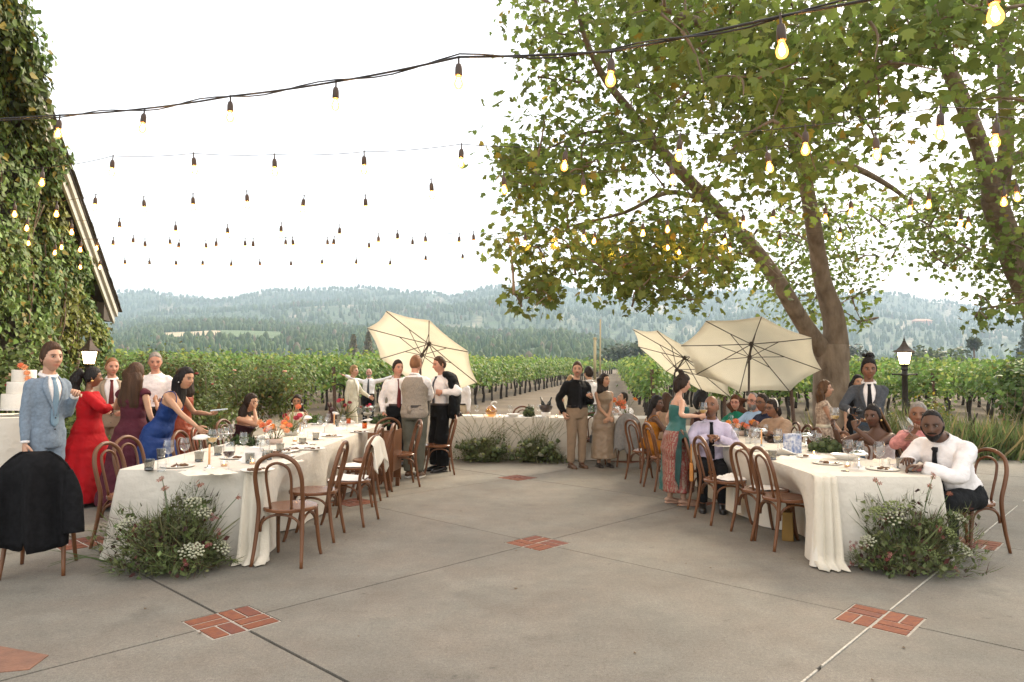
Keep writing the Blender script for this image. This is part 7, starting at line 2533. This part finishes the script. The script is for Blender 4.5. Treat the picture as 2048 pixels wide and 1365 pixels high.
for px, py, k, l in ((457, 940, 'red', 'tall glass of red wine at the front of the left table'), (424, 906, 'white', 'wine glass with dark dregs near the woman in blue'), (1697, 930, 'red', 'glass of red wine on the right table by the pods'), (1718, 934, 'white', 'glass of white wine beside the red wine on the right table'), (1759, 936, 'empty', 'empty wine glass in front of the woman with braids'), (1556, 900, 'white', 'wine glass beside the paper fan on the right table')):
    put('w' + k, 'wine glass', '', on(px, py), {'red': g_red, 'white': g_white, 'empty': g_empty}[k], s=1.12, label=l)
for px, py in ((440, 897), (452, 893), (462, 885), (600, 880), (608, 872), (640, 862), (652, 866), (655, 856), (716, 838), (728, 836), (742, 834), (748, 832)):
    put('wempty', 'wine glass', 'empty wine glass', on(px, py), g_empty)
for px, py in ((1460, 885), (1475, 880), (1500, 888), (1512, 890), (1470, 893), (1530, 882)):
    put('wempty', 'wine glass', 'empty wine glass', on(px, py), g_empty)
for x, y in ((-.62, 12.8), (-.02, 12.9), (.38, 13.05), (.50, 13.1), (.92, 12.75), (1.42, 12.8), (1.55, 12.9), (1.85, 12.7)):
    put('wempty', 'wine glass', 'empty wine glass', (x, y, CZ), g_empty)
for px, py, l in ((697, 848, 'amber glass beside the mushroom vase on the left table'), (729, 858, 'tall amber glass near the far edge of the left row'), (757, 846, 'amber glass tipped close to the man with the burgundy tie')):
    put('amber', 'glass', '', on(px, py), g_amber, label=l)
for px, py, d in ((560, 915, L_), (355, 935, L_), (625, 900, L_), (665, 874, L_), (720, 866, L_), (470, 918, L_)):
    put('plate', 'plate', 'cream plate with crumbs of food', on(px, py), g_plate, s=1.0)
for px, py in ((515, 946), (1655, 932), (1495, 905), (1608, 918), (1765, 944)):
    put('plate', 'plate', 'cream plate with scraps of food', on(px, py - 3), g_plate, label={515: 'cream plate at the front right corner of the left table', 1655: 'cream plate with scraps at the left edge of the right table', 1765: 'plate with a black napkin before the bearded man'}.get(px))
for x in (-.75, .0, .5, 1.2, 1.7): put('plate2', 'plate', 'white plate on the head table', (x, 12.68, CZ), g_plate2)
put('bowl', 'bowl', '', on(1690, 921), g_bowl, label='white oval serving bowl in front of the lotus pods')
put('bowl', 'bowl', '', (.03, 12.70, CZ), g_bowl, label='white serving bowl at the middle of the head table')
for px, py, l in ((402, 905, 'white mushroom vase near the woman in blue'), (530, 874, 'white mushroom vase behind the coral flowers'), (612, 856, 'white mushroom vase left of the moss mound'), (668, 846, 'white mushroom vase behind the rabbit figure'), (738, 830, 'white mushroom vase near the end of the left row')):
    put('mush', 'vase', '', on(px, py), g_mush, label=l)
for px, py, l in ((1718, 939, 'silver mushroom lamp before the woman with braids'), (1612, 895, 'silver mushroom lamp beside the empty chairs of the right table'), (1522, 884, 'silver mushroom lamp in front of the woman with the head band')):
    put('mushs', 'lamp', '', on(px, py), g_mushs, label=l, s=.95)
for px, py, l in ((418, 937, 'peach taper candle at the front of the left table'), (1523, 894, 'peach taper candle by the silver mushroom lamp'), (1000 - 400, 868, 'peach taper candle by the grey flower bowl'), (668, 855, 'peach taper candle by the rabbit figure')):
    put('taper', 'candle', '', on(px, py), g_taper, label=l)
for px, py in ((448, 934), (505, 930), (1695, 936), (1628, 912), (590, 884)):
    put('tea', 'candle', 'small lit tea light in a glass', on(px, py), g_tea)
for x in (-.2, .8, 1.3): put('tea', 'candle', 'small lit tea light in a glass', (x, 12.62, CZ), g_tea)
put('menu', 'card', '', on(508, 926), g_menu, rz=R(-12), s=1.25, label='white folded menu card standing on the left table')
put('menu', 'card', '', on(660, 866), g_menu, rz=R(20), label='white folded card beyond the moss mound on the left table')
for px, py, rz in ((450, 868, -30), (650, 880, -20), (690, 850, 40), (590, 905, 10), (1580, 908, 30), (1530, 903, -40)):
    put('card', 'menu', 'flat white menu sheet', on(px, py), g_card, rz=R(rz))
for px, py in ((390, 948), (345, 925), (440, 946), (600, 898), (575, 925), (680, 858), (1500, 895), (1452, 893)):
    put('nap', 'napkin', 'rumpled cream napkin', on(px, py), g_nap)
put('nap', 'napkin', '', on(1792, 926), g_nap, s=1.5, label='large crumpled cream napkin between the braids and the bearded man')
rs2 = random.Random(5)
for x0_, x1_, y0_, y1_, q_ in ((-3.05, -2.12, 6.1, 11.0, 34), (2.55, 3.35, 6.2, 11.0, 22)):
    for _ in range(q_):
        k_ = rs2.choice(('plate', 'nap', 'nap2', 'card', 'wempty', 'tum', 'water', 'wempty'))
        d_ = {'plate': ('plate', 'cream plate with crumbs of food', g_plate), 'nap': ('napkin', 'rumpled cream napkin', g_nap), 'nap2': ('napkin', 'rumpled white napkin', g_nap2), 'card': ('menu', 'flat white menu sheet', g_card), 'wempty': ('wine glass', 'empty wine glass', g_empty), 'tum': ('glass', 'smoke grey tumbler', g_tum), 'water': ('glass', 'clear water tumbler', g_water)}[k_]
        x_ = rs2.uniform(x0_, x1_) if k_ not in ('plate', 'card', 'nap') else rs2.choice((x0_ + .12, x1_ - .12)) + rs2.uniform(-.04, .04)
        put(k_, d_[0], d_[1], (x_, rs2.uniform(y0_, y1_), TZ + .001), d_[2], rz=rs2.uniform(-.5, .5) if k_ == 'card' else None)
for px, py in ((510, 900), (640, 872), (700, 845), (720, 852), (740, 842), (1590, 902), (1640, 916)):
    put('nap2', 'napkin', 'rumpled white napkin', on(px, py), g_nap2)
for x in (-.55, .15, 1.0): put('nap2', 'napkin', 'rumpled white napkin', (x, 12.75, CZ), g_nap2)
# paper fan, phone, black dish on the right table
m = MB()
for k in range(12):
    a0, a1 = R(150 + k * 6), R(153 + k * 6)
    a2 = R(156 + k * 6)
    m.add([(0, 0, .01), (.26 * math.cos(a0), .26 * math.sin(a0), .02), (.26 * math.cos(a1), .26 * math.sin(a1), .045), (.26 * math.cos(a2), .26 * math.sin(a2), .02)], [(0, 1, 2), (0, 2, 3)])
fn = m.build('paper_fan', M_paper, smooth=False, loc=on(1600, 914)); fn.rotation_euler = (R(-22), 0, R(-10))
tag(fn, 'pleated white paper fan lying open on the right table', 'fan')
ph = MB(); ph.box((0, 0, .006), (.16, .078, .010)); o = ph.build('phone', M_phone, smooth=False, loc=on(1834, 945)); o.rotation_euler = (0, 0, R(-12))
bv = o.modifiers.new('bevel', 'BEVEL'); bv.width = .004; bv.segments = 2
tag(o, 'black phone lying by the bearded man at the table edge', 'phone')
o = MB().lathe([(.03, 0), (.034, .008), (.0, .006)], 14).build('black_dish', M_phone, loc=on(1690, 944)); tag(o, 'small black dish near the front edge of the right table', 'dish')
m = MB(); m.box((0, 0, .10), (.16, .10, .20)); o = m.build('gift_bag', mat('white_pattern', (.6, .62, .66), .7, col2=(.10, .16, .34), vscale=30, detail=1), smooth=False, loc=on(1585, 907)); tag(o, 'white bag with blue print on the right table by the fan', 'bag'); o.rotation_euler = (0, 0, .5)
o = mossball('brown sunflower heads lying behind the paper fan', on(1547, 886), .10, .08, (.055, .035, .025), 12, 'dried_flowers', 'flowers', 0, .05, 260)
# labels of plain repeats: named after the nearest landmark, shared only where nothing tells them apart
LM = [((-3.0, 5.9), 'at the front left corner of the left table'), ((-2.55, 5.95), 'at the front edge of the left table'), ((-2.15, 6.0), 'at the front right corner of the left table'), ((-3.05, 7.2), 'before the woman in blue'), ((-2.6, 6.6), 'beside the folded menu card on the left table'),
      ((B1.x, B1.y), 'beside the coral gerberas on the left table'), ((B2.x, B2.y), 'beside the dahlia bowl on the left table'), ((-2.3, 9.2), 'beside the rabbit figure on the left table'), ((-2.5, 10.6), 'at the far end of the left row'),
      ((2.7, 7.3), 'beside the paper fan on the right table'), ((2.9, 6.4), 'beside the lotus pods on the right table'), ((3.2, 5.9), 'at the front of the right table'), ((2.7, 8.6), 'in front of the man in lavender'), ((2.9, 9.4), 'beside the orange gerberas on the right row'),
      ((-.6, 12.8), 'at the left end of the head table'), ((.1, 12.8), 'at the middle of the head table'), ((.75, 12.8), 'beside the ice bucket on the head table'), ((1.6, 12.8), 'at the right end of the head table')]
seen = {}
for kind, lst in COUNT.items():
    for rt, desc, loc, lab in lst:
        if lab:
            continue
        k = min(LM, key=lambda q: (q[0][0] - loc[0]) ** 2 + (q[0][1] - loc[1]) ** 2)[1]
        l = ('%s %s' % (desc.replace(' on the head table', ''), k))
        rt['label'] = l
        seen.setdefault(l, []).append(rt)
for l, rs_ in seen.items():
    if len(rs_) > 1:
        for rt in rs_: rt['group'] = 'set of alike pieces: ' + l

# cake table at the far left
ct = thing('cake_table', 'tall round table under a floor-length white cloth at the far left', 'table', (-5.46, 7.72, 0))
sharp(cloth_mesh(1.0, 1.0, 1.0, [], 9, True).build('tablecloth', M_linen, ct, loc=(0, 0, 1.0)), 60)
ck = thing('wedding_cake', 'three-tier white wedding cake with a few peach flowers on top', 'cake', (-5.30, 7.72, 1.005))
MB().lathe([(.12, 0), (.09, .008), (.03, .02), (.03, .05), (.20, .062), (.235, .066), (.235, .075), (0, .075)], 28).build('stand', M_whitec, ck)
M_icing = mat('white_icing', (.74, .69, .61), .6, var=.05, vscale=30, bump=.2, bscale=40)
for r_, z0, z1 in ((.20, .076, .235), (.155, .236, .365), (.115, .366, .495)):
    MB().lathe([(r_ * .99, z0), (r_, z0 + .006), (r_, z1 - .008), (r_ * .97, z1), (0, z1)], 32).build('tier', M_icing, ck)
for k, (dx, dz, c) in enumerate(((.07, .52, PEACH), (.10, .46, PEACH), (.03, .54, CORAL), (.11, .40, PEACH), (-.12, .33, DKRED))):
    fm = MB(); petals(fm, (0, 0, 0), .042 if k < 4 else .018, 9, c, (.3, -.7, .5), 3, .8); b = fm.build('flower', M_coral, ck, smooth=False, colors=True); b.location = (dx, -.10, dz)
put('plate2', 'plate', '', (-5.75, 7.5, 1.004), g_plate2, label='small white plate on the cake table')
m = MB(); m.tube([(-.12, 0, .008), (.0, 0, .010), (.12, .0, .008)], [.008, .01, .004], 6); o = m.build('cake_knife', M_silver, loc=(-5.42, 7.33, 1.004)); tag(o, 'dark cake knife lying on the round cake table', 'knife')

# ---------------------------------------------------------------- flower banks on the ground
THIN = (np.array([(-.022, 0, 0), (.022, 0, 0), (.016, .5, .05), (0, 1, .2), (-.016, .5, .05)], np.float32), BLADE[1])
M_umbel = leafmat('umbel_white', .2)
def flower_bank(label, loc, rx, ry, h, seed, kind, group):
    r = np.random.default_rng(seed)
    rt = thing('flower_arrangement', label, 'flowers', loc, 0, group)
    n = 9500 if kind == 'wild' else 7000
    arr = []
    th = r.uniform(0, 2 * np.pi, n); ph = np.arccos(r.uniform(0.02, 1, n)); rr = r.random(n) ** .4
    d = np.c_[np.sin(ph) * np.cos(th), np.sin(ph) * np.sin(th), np.cos(ph)]
    rr = rr * np.array([.62 + .62 * max(-.3, mnoise.noise((a * 1.9 + seed, b_ * 1.9, c_ * 1.9))) + .25 for a, b_, c_ in d.tolist()])
    p = d * rr[:, None] * np.array((rx, ry, h))
    p[:, 2] += .02
    lump = np.array([mnoise.noise(tuple(q * 6 + seed)) for q in p])
    keep = lump > -.22
    p, d, lump = p[keep], d[keep], lump[keep]
    q = len(p)
    fine = r.random(q) < .80
    col = leafcols(q, (.125, .155, .055), .32, (.085, .088, .04), .3) * (1 + .5 * lump)[:, None]
    if kind == 'wild':
        mm = r.random(q) < .13
        col[mm] = leafcols(int(mm.sum()), (.070, .022, .020), .3)
    f_ = fine
    arr.append(leaves_arrays(p[f_], r.uniform(.05, .12, f_.sum()), d[f_] + r.normal(size=(f_.sum(), 3)) * .9, THIN, col[f_].clip(.004, .5), up=d[f_] + np.array((0, 0, .4))))
    arr.append(leaves_arrays(p[~f_], r.uniform(.025, .065, (~f_).sum()), d[~f_] + r.normal(size=((~f_).sum(), 3)) * .7, QUAD, col[~f_].clip(.004, .5), droop=.2))
    k = 90 if kind == 'wild' else 150
    th = r.uniform(0, 2 * np.pi, k)
    base = np.c_[np.cos(th) * rx * .4, np.sin(th) * ry * .4, np.full(k, h * .25)]
    out = np.c_[np.cos(th) * .6, np.sin(th) * .45, r.uniform(.5, 1.6, k)]
    arr.append(leaves_arrays(base, r.uniform(.3, .66, k) * (h * 1.2), r.normal(size=(k, 3)), THIN, leafcols(k, (.13, .14, .06) if kind == 'wild' else (.26, .22, .13), .3), up=out))
    v, f, c = merge_arrays(arr)
    tag(obj('foliage', fast_mesh('foliage', v, f, c), M_shrub, rt), kind='stuff')
    def spot(lo=.75, hi=1.05, el_=(.15, 1.3)):
        a, e = r.uniform(math.pi * 1.0, math.pi * 2.0), r.uniform(*el_)
        dd_ = Vector((math.cos(a) * math.cos(e), math.sin(a) * math.cos(e), math.sin(e)))
        k_ = r.uniform(lo, hi)
        return Vector((dd_.x * rx * k_, dd_.y * ry * k_, dd_.z * h * k_ + .02)), dd_
    st = MB()
    def umbel(p_, d_, R0, col):
        m = MB()
        up = (d_ + Vector((0, -.2, .8))).normalized(); a0 = up.orthogonal().normalized(); b0 = up.cross(a0)
        for k_ in range(26):
            a = k_ * 2.4; q_ = R0 * math.sqrt((k_ + .5) / 26)
            c_ = a0 * (q_ * math.cos(a)) + b0 * (q_ * math.sin(a)) - up * (q_ * q_ / R0 * .35)
            cc = tuple(np.clip(np.array(col) * r.uniform(.8, 1.15), 0, .9))
            m.col = cc
            m.ball(c_, .0105 * r.uniform(.8, 1.3), 5, 3, sz=.7)
            m.col = (.10, .13, .05)
            if k_ % 2 == 0: m.tube([-up * R0 * .8, c_], .0016, 3, cap=False)
        b = m.build('umbel', M_umbel, rt, colors=True); b.location = p_
        st.tube([p_ - up * R0 * .8, p_ * .5, Vector((p_.x * .3, p_.y * .3, .02))], .003, 4)
    if kind == 'wild':
        for _ in range(8):
            p_, d_ = spot(.85, 1.12, (.35, 1.25)); umbel(p_, d_, r.uniform(.055, .088), (.50, .50, .36) if r.random() < .7 else (.22, .26, .10))
        for _ in range(9):
            p_, d_ = spot(.8, 1.05, (.05, 1.0))
            m = MB()
            for k_ in range(6): petals(m, tuple(r.normal(size=3) * .018), .017, 5, (.20, .045, .045) if r.random() < .6 else (.38, .16, .14), tuple(d_ + Vector(r.normal(size=3) * .4)), 1, .6)
            b = m.build('blossom', M_coral, rt, smooth=False, colors=True); b.location = p_
        for _ in range(4):
            p_, d_ = spot(1.15, 1.45, (.7, 1.3))
            st.tube(smooth_path([(p_.x * .3, p_.y * .3, .05), p_ * .7, p_], 3), .003, 4)
            m = MB()
            for k_ in range(3): petals(m, tuple(r.normal(size=3) * .012), .024, 6, (.26, .09, .05), (r.normal() * .5, -.5, .8), 1, .5)
            b = m.build('blossom', M_coral, rt, smooth=False, colors=True); b.location = p_
    else:
        for _ in range(16):
            p_, d_ = spot(.85, 1.08, (.1, .9))
            m = MB(); m.tube([Vector((0, 0, 0)) - d_ * .03, Vector((0, 0, 0)) + d_ * .03, d_ * .034, d_ * .01], [.03, .042, .033, .03], 12, cap=False)
            b = m.build('pod', mat('pod_green', (.06, .085, .025), .7), rt); b.location = p_
            m = MB(); m.tube([-d_ * .03, d_ * .008], [.028, .031], 10); h_ = m.build('hollow', mat('pod_hollow', (.006, .008, .004), .9), b)
        for _ in range(12):
            p_, d_ = spot(.8, 1.05, (.3, 1.2)); m = MB(); m.col = (.30, .33, .14); m.ball((0, 0, 0), r.uniform(.022, .034), 8, 6); b = m.build('bud', M_umbel, rt, colors=True); b.location = p_
        for _ in range(6):
            p_, d_ = spot(.85, 1.05, (.3, 1.0)); umbel(p_, d_, .05, (.42, .42, .32))
        for k_ in range(40):
            a = r.uniform(-1.2, 1.2)
            L = h * r.uniform(1.3, 1.95)
            b0 = Vector((r.normal() * rx * .35, r.normal() * ry * .3, .1))
            tip = b0 + Vector((math.sin(a) * L * .75, -abs(r.normal()) * .1, L * .9 * math.cos(a * .6)))
            mid_ = b0.lerp(tip, .55) + Vector((0, 0, .08))
            st.tube(smooth_path([b0, mid_, tip], 3), .0022, 4)
            if True:
                q_ = 46
                tt = r.random(q_)
                pp = np.array(tip)[None] - tt[:, None] * np.array((tip - mid_) * .75)[None]
                v, f, c = leaves_arrays(pp, r.uniform(.02, .035, q_), r.normal(size=(q_, 3)), BLADE, leafcols(q_, (.34, .27, .17) if k_ % 3 else (.14, .06, .035), .25), up=np.array(tip - mid_)[None] * 3 + r.normal(size=(q_, 3)) * .4)
                obj('grass_plume', fast_mesh('grass_plume', v, f, c), M_shrub, rt)
    st.build('stem', M_stem, rt)
    return rt
flower_bank('wild flower bank with white umbels at the front of the left table', (-2.52, 5.42, 0), .47, .32, .55, 31, 'wild', 'flower banks on the ground')
flower_bank('wild flower bank with maroon blossom at the front of the right table', (3.10, 5.60, 0), .49, .32, .57, 32, 'wild', 'flower banks on the ground')
flower_bank('left of the two grassy flower banks before the head table', (-.46, 12.24, 0), .52, .28, .44, 33, 'grassy', 'flower banks on the ground')
flower_bank('right of the two grassy flower banks before the head table', (.46, 12.22, 0), .50, .28, .42, 34, 'grassy', 'flower banks on the ground')
# twiggy branches on the patio left of the left flower bank
m = MB()
for k in range(7):
    a = rnd.uniform(2.4, 3.6)
    L = rnd.uniform(.3, .62)
    m.tube(smooth_path([(0, 0, .05), (L * .5 * math.cos(a), L * .5 * math.sin(a) * .4, .10), (L * math.cos(a), L * math.sin(a) * .5, .03 + .05 * (k % 3))], 3), [.003, .003, .0025, .0025, .002, .002, .0015], 4)
tag(m.build('loose_stems', M_stem, loc=(-2.98, 5.40, 0)), 'loose stems trailing from the left flower bank onto the concrete', 'stems', kind='stuff')

# things people hold
def held(f, person, side, label, cat='glass', s=1.0, dz=-.10, tilt=(0, 0), d=.07):
    rt = f()
    q = person.palm(side, d)
    rt.location = q + Vector((0, 0, dz * s))
    rt.rotation_euler = (R(tilt[0]), R(tilt[1]), 0)
    rt.scale = (s, s, s)
    return tag(rt, label, cat)
held(g_white, GREEN, -1, 'wine glass held up by the woman in the teal dress', 'wine glass', 1.15, -.075)
held(g_water, DRINK, -1, 'small glass at the lips of the woman in maroon', 'glass', .9, -.02, (0, 25))
held(g_water, BLACKM, 1, 'short glass held by the man in black', 'glass', .9, -.05)
held(g_white, BRAID, -1, 'glass of rose wine held up by the woman with braids', 'wine glass', 1.1, -.08)
held(g_empty, PINK, -1, 'large tilted wine glass at the lips of the man in pink', 'wine glass', 1.25, -.10, (10, -32))
pl = MB(); pl.box((0, 0, .006), (.17, .085, .010)); o = pl.build('phone', mat('pale_phone', (.45, .50, .56), .3), smooth=False, loc=LEAN.palm(1, .10) + Vector((.05, 0, .02))); o.rotation_euler = (0, R(-6), R(15)); tag(o, 'pale phone in the outstretched hand of the woman in blue', 'phone')
cmr = thing('camera', 'small black camera in the raised hand of the man in charcoal', 'camera', SUITM.palm(-1, .08))
m = MB(); m.box((0, 0, 0), (.12, .06, .075)); m.build('body', M_phone, cmr, smooth=False)
m = MB(); m.tube([(0, -.03, 0), (0, -.085, 0)], .032, 12); m.build('lens', M_phone, cmr)
